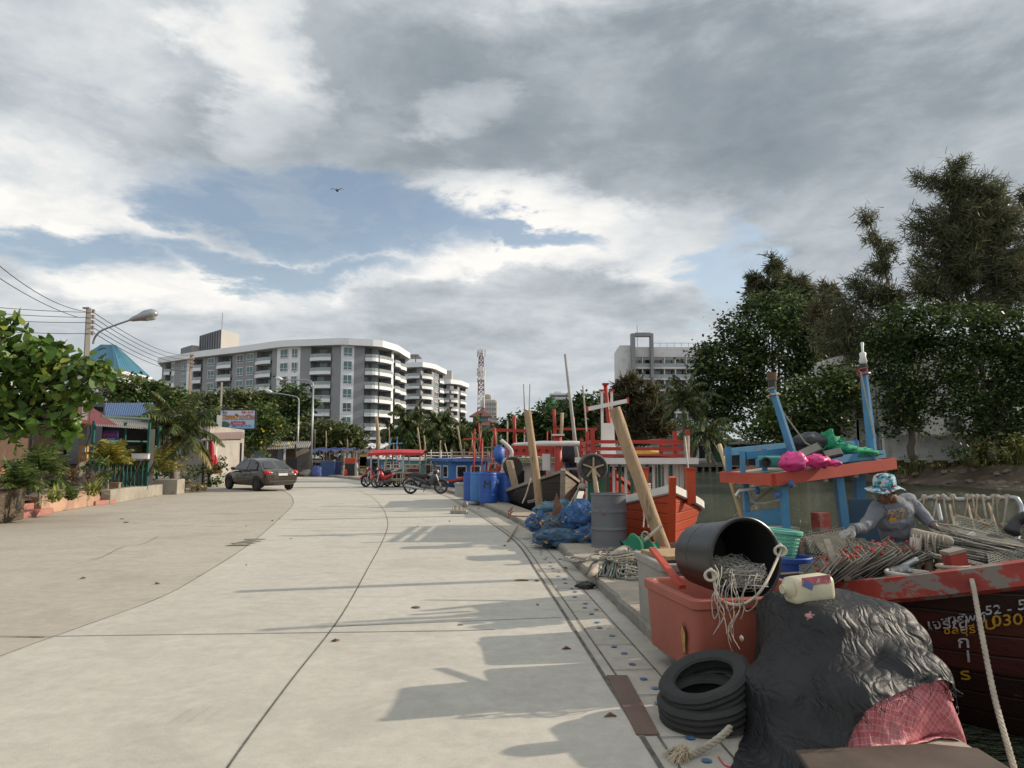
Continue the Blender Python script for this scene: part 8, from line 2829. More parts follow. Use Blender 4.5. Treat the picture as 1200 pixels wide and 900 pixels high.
RP=lambda a,z=0.0,r=0.3:TM@V((r*math.cos(a),r*math.sin(a),Ld+z))
def ang_of(px,py):
 best=None
 for k in range(360):
  p=RP(R(k))
  e_=p-V((0,0,CAMZ))
  u,v=(e_.x,e_.y*sT*0)
  zc=e_.y*cT+e_.z*sT
  yc=-e_.y*sT+e_.z*cT
  X_p,Y_p=(600+F*e_.x/zc,450-F*yc/zc)
  d2=(X_p-px)**2+(Y_p-py)**2
  if best is None or d2<best[0]:
   best=(d2,R(k))
 return best[1]
aL,aR=(ang_of(822,672),ang_of(911,642))
pL,pR=(RP(aL),RP(aR))
hs_=spline([pL+V((0,0.03,0.02)),pL+V((0.0,-0.03,-0.01)),at(842,700,4.97),at(864,709,4.93),at(884,700,4.92),at(898,682,4.93),pR+V((-0.04,-0.06,-0.06)),pR+V((0,-0.03,0)),pR+V((0.01,0.04,0.02))],8)
MB().tube(hs_,0.0095,8).build('rope_handle',m_wr,tub,smooth=True)
for p0 in(pL,pR):
 kn=MB()
 for q in range(3):
  kn.tube([p0+V((-0.02+0.03*math.cos(a)*(1+0.2*q),-0.035-0.008*q,-0.02+0.035*math.sin(a)))for a in[2*PI*k/12 for k in range(12)]],0.009,7,closed=True)
 kn.build('knot',m_wr,tub,smooth=True)
rv=random.Random(14)
for k in range(11):
 x0=rv.uniform(842,884)
 y0=rv.uniform(672,700)
 ln=rv.uniform(35,82)
 Y=4.92
 pts_=[at(x0+rv.uniform(-5,5),y0-12,Y+0.05),at(x0,y0,Y),at(x0+rv.uniform(-8,8),y0+ln*0.35,Y-0.015),at(x0+rv.uniform(-9,9),y0+ln*0.7,Y-0.01),at(x0+rv.uniform(-8,8),y0+ln,Y)]
 if k%4==0:
  pts_=pts_[:3]+[at(x0-10,y0+ln*0.5,Y),at(x0-12,y0+8,Y-0.01),at(x0-2,y0-5,Y)]
 MB().tube(spline(pts_,5),rv.choice((0.0025,0.003,0.004)),5).build('hanging_strand',m_wr if k%2 else m_line,tub,smooth=True)
MB().ball(at(869,748,4.91),(0.014,0.012,0.02),8,6,0.4,2).build('knot',m_wr,tub,smooth=True)
m_tyre=M('old_tyre',(0.022,0.021,0.02),0.8,0.25,5,wear=(0.075,0.068,0.06),wamt=0.22,wsc=7,bmp=0.5,bsc=45)
def tyre(label,c,r,wd,mtx,torn=0.0):
 """old tyre lying on its side: treads, shoulders and an open bead"""
 rt_=thing('tyre_fender',c,label,'tyre','old tyres beside the tarpaulin heap')
 h=wd/2
 prof=[(r*0.62,-h*0.6),(r*0.66,-h*0.82),(r*0.8,-h*1.0),(r*0.9,-h*0.97),(r*0.965,-h*0.78)]
 for g_ in(-0.5,0.0,0.5):
  prof+=[(r*0.985,h*(g_-0.2)),(r*0.955,h*(g_-0.05)),(r*0.955,h*(g_+0.05)),(r*0.985,h*(g_+0.2))]
 prof+=[(r*0.965,h*0.78),(r*0.9,h*0.97),(r*0.8,h*1.0),(r*0.66,h*0.82),(r*0.62,h*0.6),(r*0.66,h*0.5),(r*0.84,h*0.6),(r*0.91,0),(r*0.84,-h*0.6),(r*0.66,-h*0.5),(r*0.62,-h*0.6)]
 m_=Matrix.Translation(c)@mtx
 MB().lathe(prof,60,m_,wob=lambda a,z:1+torn*(0.5*math.sin(2*a+0.6)+0.25*math.sin(5*a))+0.006*math.sin(9*a)).build('carcass',m_tyre,rt_,smooth=32)
 return rt_
tb0=gnd(828,862,0.0)
tl=Matrix.Rotation(R(-9),4,'Y')@Matrix.Rotation(R(7),4,'X')
tyre('lower of the two old black tyres, lying flat on the apron',V((tb0.x+0.05,tb0.y+0.2,0.105)),0.285,0.15,tl,0.012)
tl2=Matrix.Rotation(R(-19),4,'Y')@Matrix.Rotation(R(10),4,'X')
tyre('upper of the two old black tyres, tilted with a torn open rim',V((tb0.x+0.07,tb0.y+0.24,0.215)),0.285,0.145,tl2,0.03)
rp=[gnd(856,853,0.1),gnd(842,866,0.06),gnd(822,878,0.035),gnd(806,884,0.03)]
fro=thing('frayed_rope',gnd(800,884),'thick frayed rope end lying in front of the tyres','rope')
sp2=spline(rp,10)
fm_=MB()
for ph in(0,2.09,4.19):
 fm_.tube([p+V((math.cos(i*0.7+ph)*0.5,math.sin(i*0.7+ph)*0.3,math.sin(i*0.7+ph)))*0.011 for i,p in enumerate(sp2)],0.0125,6)
fm_.build('twisted_rope',m_rope,fro,smooth=True)
rv=random.Random(8)
fz=MB()
for k in range(150):
 p=sp2[-1]+V((rv.uniform(-0.02,0.02),rv.uniform(-0.02,0.02),rv.uniform(-0.01,0.02)))
 a=rv.uniform(PI*0.62,PI*1.3)
 l_=rv.uniform(0.04,0.13)
 q=p+V((math.cos(a)*l_*0.5,math.sin(a)*l_*0.4,rv.uniform(0,0.03)))
 e_=p+V((math.cos(a+rv.uniform(-0.5,0.5))*l_,math.sin(a+rv.uniform(-0.5,0.5))*l_*0.7,0))
 e_.z=max(0.006,rv.uniform(0.004,0.02))
 fz.tube(spline([p,q,e_],3),0.0016,3)
fz.build('frayed_fibres',M('hemp_fibre',(0.42,0.34,0.23),0.95,0.2,30,bmp=0),fro)
q=[gnd(711,791,0.013),gnd(746,860,0.013),gnd(773,860,0.013),gnd(735,791,0.013)]
pm_=MB().face(list(reversed(q)))
pm_.face([p-V((0,0,0.009))for p in q])
for i in range(4):
 a,b_=(q[i],q[(i+1)%4])
 pm_.face([a,b_,b_-V((0,0,0.009)),a-V((0,0,0.009))])
tag(pm_.build('brown_board',M('scuffed_brown_board',(0.12,0.068,0.046),0.6,0.2,3,wear=(0.27,0.24,0.22),wamt=0.16,wsc=9,bmp=0.2,bsc=60)),'scuffed reddish brown board lying flat across the apron strip','board')
tag(MB().tube(spline([gnd(842,887,0.006),gnd(850,897,0.006),gnd(862,899,0.006),gnd(868,893,0.006)],5),0.004,5).build('red_string',M('red_string',(0.45,0.03,0.05),0.8,0.2,9)),'red string on the apron by the rope end','string')
rv=random.Random(17)
hc=gnd(738,668,QZ)
hr_=thing('rope_heap',hc,'heap of grey ropes and netting on the quay in front of the drum','rope heap')
for k in range(64):
 x0=rv.uniform(-0.4,0.46)
 hh=0.24*math.exp(-(x0-0.02)**2*5)*rv.uniform(0.75,1.08)+0.02
 y1=-0.42-rv.uniform(0,0.34)
 sw_=rv.uniform(-0.42,0.22)
 pts_=[V((x0+0.12,0.42,0.02)),V((x0+0.06,0.24,hh*0.7)),V((x0,0.06,hh)),V((x0+sw_*0.4,-0.12,hh*0.8)),V((x0+sw_*0.8,y1*0.75,hh*0.32+0.02)),V((x0+sw_,y1,0.018))]
 if k%3==0:
  pts_+=[V((x0+sw_+0.1,y1-0.07,0.02)),V((x0+sw_+0.24,y1-0.02,0.025)),V((x0+sw_+0.28,y1+0.1,0.05))]
 MB().tube(spline([hc+p+V((rv.uniform(-0.02,0.02),rv.uniform(-0.02,0.02),0))for p in pts_],4),rv.choice((0.009,0.012,0.015)),6).build('rope_coil',(m_rope2,M('green_grey_rope',(0.16,0.19,0.17),0.9,0.25,12,bmp=0.6,bsc=160),M('brown_rope',(0.2,0.16,0.11),0.9,0.25,12,bmp=0.6,bsc=160))[k%3],hr_,smooth=True)
for k in range(16):
 c0=hc+V((rv.uniform(-0.3,0.35),rv.uniform(-0.75,0.05),0.0))
 zt_=0.05+0.19*math.exp(-((c0.x-hc.x)**2*5+(c0.y-hc.y+0.1)**2*7))
 r_=rv.uniform(0.1,0.24)
 MB().tube(spline([c0+V((r_*math.cos(0.6*j)*(1+0.02*j),r_*0.8*math.sin(0.6*j),zt_+0.02*math.sin(j*1.3+k)))for j in range(rv.randint(9,16))],3),rv.choice((0.009,0.012)),6).build('rope_coil',m_rope2 if k%2 else m_rope,hr_,smooth=True)
MB().ball(hc+V((0.02,0.06,0.04)),(0.36,0.32,0.2),20,10,0.4,6).build('net_mass',M('grey_net_mass',(0.13,0.12,0.1),0.95,0.4,10,bmp=1.0,bsc=70,bdist=0.02),hr_,smooth=True)
MB().tube(spline([gnd(692,674,QZ+0.05),gnd(708,660,QZ+0.1),gnd(728,648,QZ+0.22),gnd(742,640,QZ+0.25)],6),[0.03,0.04,0.05,0.055,0.06,0.065,0.07,0.07,0.072,0.074,0.075,0.075,0.075,0.074,0.073,0.07,0.07,0.065,0.06],9).build('rope_roll',m_rope,hr_,smooth=True)
for k in range(5):
 p0=gnd(668+5*k,655+1.5*math.sin(k*2),QZ+0.02)
 MB().tube([p0+V((0.16*math.cos(a)*(1+0.1*k),0.1*math.sin(a),0.012*math.sin(2*a+k)))for a in[2*PI*j/18 for j in range(18)]],0.012,6,closed=True).build('rope_loop',m_rope2,hr_,smooth=True)
sc_=gnd(686,688,0.02)
tag(MB().ball(sc_+V((0,0,0.02)),(0.11,0.07,0.045),14,9,0.6,5).build('black_scrap',m_blackp,smooth=True),'black rubber scrap on the apron by the kerb','scrap')
tag(MB().beam(gnd(676,681,0.03),gnd(702,684,0.02),0.035,0.02).build('wood_scrap',m_gryw),'thin wooden scrap on the apron by the kerb','scrap')
gp=at(750,633,9.5)
gcl=MB()
def gfn(u,v):
 x=-0.24+0.5*u
 top=0.13*math.exp(-((u-0.45)*2.6)**2)
 a=(v-0.5)*2
 return gp+V((x+0.03*math.sin(v*9),a*0.16+0.02*math.sin(u*14),top-0.34*abs(a)**1.5*(0.6+0.5*u)+0.03*math.sin(u*17+v*5)-0.05))
gcl.grid(gfn,30,22)
tag(gcl.build('green_cloth',M('green_cloth',(0.015,0.16,0.085),0.85,0.25,5,bmp=0.5,bsc=40),smooth=True),'dark green cloth thrown over a mooring post behind the rope heap','cloth')
mp_=at(752,655,9.6)
tag(MB().tube([(mp_.x,9.6,QZ),(mp_.x,9.6,0.48)],[0.07,0.06],10).build('mooring_post',m_gryw,smooth=40),'short mooring post under the green cloth','post')
tag(MB().tube([at(754,634,9.35),at(775,616,9.35)],0.022,7).build('pale_stick',M('pale_stick',(0.5,0.45,0.36),0.7,0.15,5)),'pale stick lashed beside the green cloth','stick')
tag(MB().tube(spline([at(756+4*math.cos(k*1.1),628+5*math.sin(k*1.1),9.33)for k in range(12)],3),0.012,6).build('lashing',m_rope,smooth=True),'rope lashing round the pale stick','rope')
dc=V((1.58,11.75,QZ))
dr=thing('steel_drum',dc,'dull grey ribbed steel drum standing on the quay','drum')
pf_=[(0,0.02),(0.27,0.02),(0.285,0),(0.295,0.01),(0.285,0.03)]
for z in(0.28,0.3,0.56,0.58):
 pass
for k in range(41):
 z=0.03+0.79*k/40
 bmp_=0.012*(math.exp(-((z-0.29)/0.014)**2)+math.exp(-((z-0.57)/0.014)**2))+0.003*(math.exp(-((z-0.7)/0.01)**2)+math.exp(-((z-0.15)/0.01)**2))
 pf_.append((0.285+bmp_,z))
pf_+=[(0.285,0.83),(0.297,0.835),(0.297,0.85),(0.285,0.852),(0.278,0.84),(0.272,0.8),(0,0.8)]
MB().lathe(pf_,40,Matrix.Translation(dc)).build('body',M('drum_grey',(0.115,0.12,0.13),0.5,0.12,3,wear=(0.17,0.1,0.07),wamt=0.06,wsc=5,bmp=0.06),dr,smooth=40)
for x,y,r_ in((0.15,-0.12,0.035),(-0.16,0.1,0.02)):
 MB().cyl(dc+V((x,y,0.8)),dc+V((x,y,0.825)),r_,n=12).build('bung',m_steel,dr)
MB().tube([V((dc.x+0.291*math.cos(a),dc.y+0.291*math.sin(a),0.12+0.6-0.16*math.sin(k/11*PI)**2*(k/11)))for k,a in enumerate([R(232+2.2*j)for j in range(12)])],0.006,5).build('paint_scrawl',M('rust_scrawl',(0.22,0.09,0.06),0.7),dr)
for k in range(3):
 MB().ball(gnd(700+8*k,647-k,QZ)+V((0,0,0.02)),(0.05,0.05,0.03),8,6,0.6,k).build('stone',m_stone,smooth=40)
for o in[o for o in bpy.data.objects if o.name.split('.')[0]=='stone']:
 tag(o,'small dark stone at the foot of the grey drum','stone','stones at the foot of the drum')
m_pile=M('weathered_pile',(0.36,0.25,0.15),0.85,0.3,2,bmp=0.8,bsc=9,stretch=(5,5,0.5),wear=(0.16,0.11,0.07),wamt=0.3,wsc=3,bdist=0.02)
def pile(label,a,b_,r0,r1):
 a,b_=(V(a),V(b_))
 pts_=[a.lerp(b_,k/12)+V((noise.noise(V((k*0.4,a.x,0))),noise.noise(V((k*0.4,5,a.x))),0))*0.02 for k in range(13)]
 o=MB().tube(pts_,[r0+(r1-r0)*k/12+0.006*noise.noise(V((k*0.9,a.y,2)))for k in range(13)],12).build('mooring_pile',m_pile,smooth=40)
 return tag(o,label,'pile','timber mooring piles')
tb_=at(719,478,9.75)
bs_=at(772,628,9.75)
dd_=(bs_-tb_)/(tb_.z-bs_.z)
pile('thick timber pile leaning left between the grey drum and the orange bow',bs_+dd_*1.1,tb_,0.095,0.086)
tb_=at(618,481,19.3)
bs_=at(633,594,19.3)
dd_=(bs_-tb_)/(tb_.z-bs_.z)
pile('timber pile leaning left in front of the black hulled boat',bs_+dd_*0.9,tb_,0.115,0.1)
for px,dx in((615,-1.5),(620,1)):
 tag(MB().tube([at(px,486,19.5),at(px+dx,450,19.5)],[0.022,0.014],6).build('thin_pole',M('thin_grey_pole',(0.33,0.31,0.26),0.7)),'thin bare pole tied to the top of the timber pile','pole','thin poles on the timber pile')
tag(MB().tube(spline([at(622,560,19.1),at(617,578,19.0),at(612,590,18.9)],4),0.02,6).build('mooring_line',m_rope,smooth=True),'short mooring line at the foot of the timber pile','rope')
tag(MB().tube(spline([at(683,452,17.5),at(688,520,17.0),at(684,560,15),at(676,578,14.3),at(672,596,14)],6),0.022,6).build('mooring_line',m_rope,smooth=True),'long pale mooring line falling from a mast beside the winch drum','rope')
tag(MB().tube(spline([at(682,565,14.6),at(671,585,14),at(664,598,13.8)],5),0.016,6).build('mooring_line',m_rope,smooth=True),'second short mooring line beside the long pale one','rope')
for k,px in enumerate((753,757)):
 tag(MB().tube([at(px,583,11.2),at(px+2,607,11.2),at(px+1+2*k,618,11.1)],0.012,5).build('hanging_line',m_wr),'pale line hanging from the orange bow by the timber pile','rope','pale lines on the orange bow')
for k,(px,py,Y)in enumerate(((682,570,14.4),)):
 tag(MB().ball(at(px,py,Y),(0.09,0.06,0.07),12,8,0.5,k).build('rope_knot',m_rope,smooth=True),'big knot in the long pale mooring line','knot')
m_bnet=M('blue_net',(0.05,0.13,0.3),0.85,0.35,10,bmp=1.0,bsc=75,bdist=0.03,wear=(0.1,0.18,0.24),wamt=0.3,wsc=12)
m_bnet2=M('pale_blue_net',(0.1,0.24,0.34),0.85,0.35,10,bmp=1.0,bsc=75,bdist=0.03)
m_bnet3=M('grey_blue_net',(0.08,0.135,0.2),0.85,0.35,10,bmp=1.0,bsc=75,bdist=0.03)
m_bline=M('blue_line',(0.07,0.2,0.4),0.8,0.2,9,bmp=0)
rv=random.Random(40)
NB=[('rounded grey blue net bundle in the middle of the pile',652,618,13.2,19,13,m_bnet3),('deep blue net bundle beside the drum, upper one',681,608,12.9,22,16,m_bnet),('blue net bundle beside the drum, lower one',688,629,12.4,19,10,m_bnet),('loose blue net spread over the kerb',652,630,12.5,26,9,m_bnet3),('pale blue net bundle at the back of the pile',652,598,14.6,24,9,m_bnet2),('pale blue net bundle behind the rusty anchors',682,596,14.8,16,9,m_bnet2),('dark blue net bundle at the left of the pile',632,612,13.8,14,10,m_bnet)]
for k,(lab,px,py,Y,rx,ry,mt)in enumerate(NB):
 c=at(px,py,Y)
 s_=Y/F
 rt_=thing('net_bundle',(c.x,c.y,c.z-ry*s_),lab,'net','blue net bundles on the quay')
 MB().ball(c,(rx*s_,rx*s_*0.9,ry*s_*1.1),30,18,0.5,k*2.7).build('net',mt,rt_,smooth=True)
 ln=MB()
 for q in range(26):
  a,e_=(rv.uniform(PI,2*PI),rv.uniform(-0.3,1.2))
  pts_=[]
  for j in range(5):
   a+=rv.uniform(-0.4,0.4)
   e_+=rv.uniform(-0.35,0.3)
   pts_.append(c+V((rx*s_*math.cos(a)*math.cos(e_),rx*s_*0.9*math.sin(a)*math.cos(e_),ry*s_*1.1*math.sin(e_)))*rv.uniform(1.0,1.1))
  ln.tube(spline(pts_,3),0.004,4)
 ln.build('loose_cord',m_bline if k%2 else m_rope2,rt_)
 for q in range(7):
  a,e_=(rv.uniform(PI*1.05,PI*1.95),rv.uniform(-0.4,0.7))
  p=c+V((rx*s_*math.cos(a)*math.cos(e_),rx*s_*0.9*math.sin(a)*math.cos(e_),ry*s_*1.1*math.sin(e_)))*1.04
  MB().ball(p,(0.028,0.02,0.02),8,6).build('float',M('yellow_float',(0.45,0.24,0.06),0.6,0.2,5,bmp=0),rt_,smooth=True)
m_rust=M('rusted_iron',(0.17,0.085,0.055),0.85,0.35,6,bmp=0.6,bsc=30,wear=(0.28,0.19,0.15),wamt=0.25)
for k,(px,py,Y,h_,lab)in enumerate(((655,604,13.2,0.42,'rusty anchor with upright flukes standing in the blue nets'),(690,604,13.6,0.26,'smaller rusty anchor fluke right of the large one'))):
 c=at(px,py,Y)
 an=thing('rusty_anchor',c,lab,'anchor')
 fl=MB()
 fl.prism([(-0.13,0),(0.13,0),(0.05,h_*0.6),(0.0,h_),(-0.05,h_*0.7)],-0.015,0.015,Matrix.Translation(c)@Matrix.Rotation(R(90),4,'X')@Matrix.Rotation(R(6),4,'Z'))
 fl.build('fluke',m_rust,an,bevel=0.004)
 MB().beam(c+V((-0.1,0.0,0.05)),c+V((0.42,0.15,0.0)),0.05,0.05).build('shank',m_rust,an)
 MB().tube([c+V((-0.22,0.05,0.03)),c+V((0.22,-0.03,0.05))],0.022,7).build('stock',m_rust,an)
gpn=gnd(604,607,QZ)
gr_=thing('grapnel',gpn,'thin black grapnel anchor lying on the quay strip before the timber pile','anchor')
MB().tube([gpn+V((0.42,0.06,0.03)),gpn+V((0.1,0.02,0.04)),gpn+V((-0.1,0,0.05))],0.016,6).build('shank',m_rust,gr_)
for k in range(4):
 a=k*PI/2+0.5
 MB().tube(spline([gpn+V((-0.1,0,0.05)),gpn+V((-0.17,0.1*math.cos(a),0.05+0.08*math.sin(a)+0.02)),gpn+V((-0.06,0.24*math.cos(a),0.08+0.2*abs(math.sin(a))))],4),0.013,5).build('hook',m_rust,gr_)
tag(MB().tube([gnd(609,613,0.1),gnd(603,622,0.045),gnd(595,634,0.03)],[0.014,0.018,0.018],7).build('wooden_stick',M('thin_brown_stick',(0.3,0.21,0.12),0.7)),'brown stick lying over the kerb onto the apron','stick')
m_bb=M('blue_drum_plastic',(0.022,0.085,0.33),0.42,0.15,3,bmp=0.05)
m_bb2=M('sky_blue_drum_plastic',(0.045,0.17,0.42),0.42,0.15,3,bmp=0.05)
def barrel(label,c,mat,h=0.92,r=0.285):
 rt_=thing('blue_barrel',c,label,'barrel','blue plastic barrels on the quay')
 pf_=[(0,0.015),(r*0.86,0.015),(r*0.93,0),(r*0.98,0.02),(r*0.97,0.06),(r,0.1)]
 for k in range(25):
  z=0.12+(h-0.26)*k/24
  g_=-0.01*(math.exp(-((z-0.3)/0.012)**2)+math.exp(-((z-0.66)/0.012)**2))
  pf_.append((r*(1+0.012*math.sin(PI*k/24))+g_,z))
 pf_+=[(r,h-0.12),(r*0.955,h-0.075),(r*0.955,h-0.06),(r*1.0,h-0.055),(r*1.0,h-0.015),(r*0.97,h),(r*0.93,h),(r*0.92,h-0.03),(0,h-0.03)]
 MB().lathe(pf_,32,Matrix.Translation(c)).build('body',mat,rt_,smooth=40)
 for x in(-0.14,0.14):
  MB().cyl(V(c)+V((x,0,h-0.035)),V(c)+V((x,0,h+0.005)),0.04,n=12).build('bung',mat,rt_)
 return rt_
bM=V((-0.74,22.3,QZ))
bmr=barrel('blue barrel with a black letter M, front one of the cluster',bM,m_bb)
barrel('blue barrel right of the one with the letter M',V((-0.17,22.8,QZ)),m_bb)
barrel('leftmost blue barrel of the cluster',V((-1.3,23.4,QZ)),m_bb)
barrel('pale blue barrel half hidden behind the one with the letter M',V((-1.05,22.95,QZ)),m_bb2)
barrel('blue barrel at the back right of the cluster',V((-0.38,23.6,QZ)),m_bb2)
barrel('blue barrel at the back left of the cluster',V((-1.0,23.9,QZ)),m_bb)
text_mesh('letter','M',m_ktx,bmr,basis((1,0,0),(0,0,1),bM+V((-0.03,-0.298,0.56))),0.34,bold=0.0,shear=0.1)
p=gnd(541,582,QZ)
fb2=tote('white_fish_box','pale grey fish box beside the blue barrels',p.x,p.y+0.3,QZ,0.5,0.5,0.48,R(-8),M('pale_grey_plastic',(0.36,0.35,0.33),0.6,0.12,3))
fb2['category']='box'
cb0=gnd(538,602)
fo_=thing('bolted_footing',cb0,'small concrete footing with upright bolts on the road near the drain slot','footing')
MB().box((cb0.x,cb0.y,0.05),(0.44,0.3,0.09),R(-6)).build('block',m_conc,fo_,bevel=0.012)
for k in range(7):
 MB().cyl((cb0.x-0.17+0.055*k,cb0.y-0.06+0.1*(k%2),0.09),(cb0.x-0.17+0.055*k+rnd.uniform(-0.015,0.015),cb0.y-0.06+0.1*(k%2),0.2+0.02*(k%3)),0.013,n=7).build('bolt',m_rust if k%2 else M('yellow_bolt',(0.4,0.3,0.06),0.6),fo_)
MB().ball((cb0.x+0.17,cb0.y+0.12,0.24),(0.07,0.04,0.1),10,8,0.5,4).build('chain_lump',m_mach,fo_,smooth=True)
rv=random.Random(77)
for k,(px,py)in enumerate(((143,608),(148,612),(612,680),(487,712))):
 p=gnd(px,py,0.008)
 tag(MB().ball(p,(0.05+0.02*(k%3),0.035,0.012),8,6,0.6,k).build('dry_leaf',M('dry_leaf',(0.13,0.07,0.04),0.8),smooth=True),'small dry brown leaf lying on the road','leaf','dry leaves on the road')
p=gnd(156,579.5)
tag(MB().tube([p+V((-0.9,0.1,0.14)),p+V((0.3,0,0.14))],0.11,10).build('fallen_post',m_plast,smooth=40),'broken concrete post lying before the terrace wall','post')
tag(MB().box(p+V((0.25,-0.25,0.16)),(0.5,0.3,0.16),mat=Matrix.Rotation(0.5,4,'Y')@Matrix.Rotation(0.4,4,'Z')).build('bent_sheet',M('grey_sheet_scrap',(0.3,0.31,0.32),0.5),bevel=0.02),'bent grey sheet metal scrap before the terrace wall','scrap')
bp_=at(395,223,70)
bd_=MB().ball(bp_,(0.14,0.32,0.12),10,8)
for sg in(-1,1):
 bd_.face([bp_+V((sg*0.08,0.1,0.05)),bp_+V((sg*0.08,-0.12,0.05)),bp_+V((sg*0.45,-0.05,0.2)),bp_+V((sg*0.42,0.08,0.2))])
 bd_.face([bp_+V((sg*0.45,-0.05,0.2)),bp_+V((sg*0.42,0.08,0.2)),bp_+V((sg*0.8,0.16,0.05))])
tag(bd_.build('bird',m_black),'small dark bird flying in the blue gap of the clouds','bird')
rv=random.Random(5)
for k in range(26):
 x,y=(rv.uniform(-6,1.2),rv.uniform(4,22))
 if x>qx(y)+0.5:
  continue
 p=V((x,y,0.01))
 if k%2:
  o=MB().ball(p,(rv.uniform(0.012,0.03),rv.uniform(0.012,0.025),0.01),7,5,0.6,k).build('pebble',m_stone,smooth=40)
  tag(o,'small loose pebble lying on the concrete road','stone','pebbles on the road')
 else:
  a=rv.uniform(0,6)
  o=MB().tube([p,p+V((0.04*math.cos(a),0.04*math.sin(a),0.008)),p+V((0.08*math.cos(a+0.5),0.08*math.sin(a+0.5),0))],[0.003,0.014,0.002],5).build('dry_leaf',MATS['dry_leaf'])
  tag(o,'small dry brown leaf lying on the road','leaf','dry leaves on the road')
YP=6.7
m_skin=M('tanned_skin',(0.16,0.075,0.045),0.55,0.12,8,bmp=0.15,bsc=60)
m_shirt=M('grey_jersey',(0.155,0.16,0.178),0.85,0.1,5,bmp=0.5,bsc=22,bdist=0.01)
m_short=M('maroon_shorts',(0.2,0.012,0.028),0.8,0.15,5,bmp=0.3)
m_glove=M('grey_glove',(0.3,0.28,0.25),0.9,0.2,12,bmp=0.4)
pe=thing('person',(at(1056,640,YP).x,YP,WZ+0.46),'fisherman in a grey long sleeved shirt and patterned bucket hat reaching over the crab traps','person')
J=dict(pelvis=at(1056,645,6.78),waist=at(1054,630,6.74),chest=at(1047,607,6.67),neckb=at(1046.5,590,6.63),neck=at(1044,584,6.59),head=at(1037.5,575,6.54),rs=at(1030,595,6.62),re=at(1014.5,616,6.5),rw=at(999,620.5,6.42),ls=at(1064,587,6.7),le=at(1081,603,6.64),lw=at(1094.5,617,6.52))
J['lh']=J['pelvis']+V((0.09,0,-0.04))
J['rh']=J['pelvis']+V((-0.09,0,-0.04))
J['lk']=J['lh']+V((0.03,-0.12,-0.42))
J['rk']=J['rh']+V((-0.03,-0.08,-0.42))
J['lf']=V((J['lk'].x,J['lk'].y+0.06,WZ+0.5))
J['rf']=V((J['rk'].x,J['rk'].y+0.06,WZ+0.5))
def limb(mb,pts_,rs,n=12,k=5):
 sp_=spline([V(p)for p in pts_],k)
 m_=len(sp_)-1
 rr=[]
 for i in range(m_+1):
  f=i/m_*(len(rs)-1)
  a=min(int(f),len(rs)-2)
  rr.append(rs[a]+(rs[a+1]-rs[a])*(f-a))
 mb.tube(sp_,rr,n)
 mb.ball(sp_[0],rr[0]*0.98,n,8)
 mb.ball(sp_[-1],rr[-1]*0.98,n,8)
def torso(mb,g=0.0):
 for a,r_ in((J['neckb']+V((0,0.01,-0.04)),(0.13,0.075,0.06)),(J['chest'].lerp(J['neckb'],0.5),(0.175,0.105,0.12)),(J['chest'],(0.168,0.112,0.13)),(J['chest'].lerp(J['waist'],0.5),(0.155,0.108,0.14)),(J['waist'],(0.15,0.108,0.12))):
  mb.ball(a,(r_[0]+g,r_[1]+g,r_[2]+g),22,14)
 for s_ in('rs','ls'):
  limb(mb,[J['neckb']+V((0,0,-0.05)),J[s_]],[0.07+g,0.068+g])
def arm(mb,s_,e_,w_,g=0.0,end=1.0):
 limb(mb,[J[s_],J[e_],J[e_].lerp(J[w_],end)],[0.064+g,0.052+g,0.045+g,0.04+g,0.033+g*0.8])
def hand(mb,w_,d,up_,side,curl=0.5,g=0.0):
 """palm, four unequal fingers and a thumb from the side of the palm"""
 d,up_=(V(d).normalized(),V(up_).normalized())
 x=d.cross(up_).normalized()*side
 up_=x.cross(d).normalized()*side
 w_=V(w_)
 for t in(0,0.3,0.6,0.85):
  mb.ball(w_+d*(0.02+0.07*t),(0.03+g,0.03+g,0.022+g),10,8)
 for k,(o,l_)in enumerate(((-0.033,0.066),(-0.011,0.078),(0.011,0.072),(0.032,0.056))):
  p=w_+d*0.082+x*o*0.9
  dd=d+x*o*2.2
  pts_=[p-dd*0.02]
  for q in range(3):
   p=p+dd.normalized()*l_/3*(1.25,1,0.8)[q]
   pts_.append(p)
   dd=(dd.normalized()-up_*curl*(0.6+0.3*q)).normalized()
  mb.tube(spline(pts_,3),[(0.0098+g)*(1-0.3*i/9)for i in range(10)],8)
  mb.ball(pts_[-1],0.0075+g,8,6)
 p=w_+d*0.03-x*0.03
 mb.tube(spline([p,p-x*0.026+d*0.022-up_*0.008,p-x*0.034+d*0.052-up_*0.02,p-x*0.026+d*0.072-up_*0.026],3),[0.014+g,0.0135+g,0.013+g,0.0125+g,0.012+g,0.0115+g,0.011+g,0.01+g,0.009+g,0.008+g],8)
bm_=MB()
hd_=J['head']
fw=V((-0.62,-0.6,-0.42)).normalized()
sd_=V((0,0,1)).cross(fw).normalized()
uh=fw.cross(sd_).normalized()
if uh.z<0:
 uh=-uh
HM=Matrix((sd_,fw,uh)).transposed().to_4x4()
HM.translation=hd_
HP=lambda x,y,z:HM@V((x,y,z))
rot=HM.to_3x3()
bm_.ball(HP(0,-0.012,0.035),(0.072,0.092,0.088),20,14,mat=rot)
bm_.ball(HP(0,0.022,-0.035),(0.058,0.066,0.072),18,12,mat=rot)
bm_.ball(HP(0,0.055,-0.085),(0.032,0.026,0.022),12,8,mat=rot)
bm_.ball(HP(0,0.078,0.018),(0.052,0.018,0.014),12,8,mat=rot)
bm_.tube([HP(0,0.085,0.01),HP(0,0.102,-0.018),HP(0,0.108,-0.034),HP(0,0.088,-0.042)],[0.011,0.014,0.017,0.012],10)
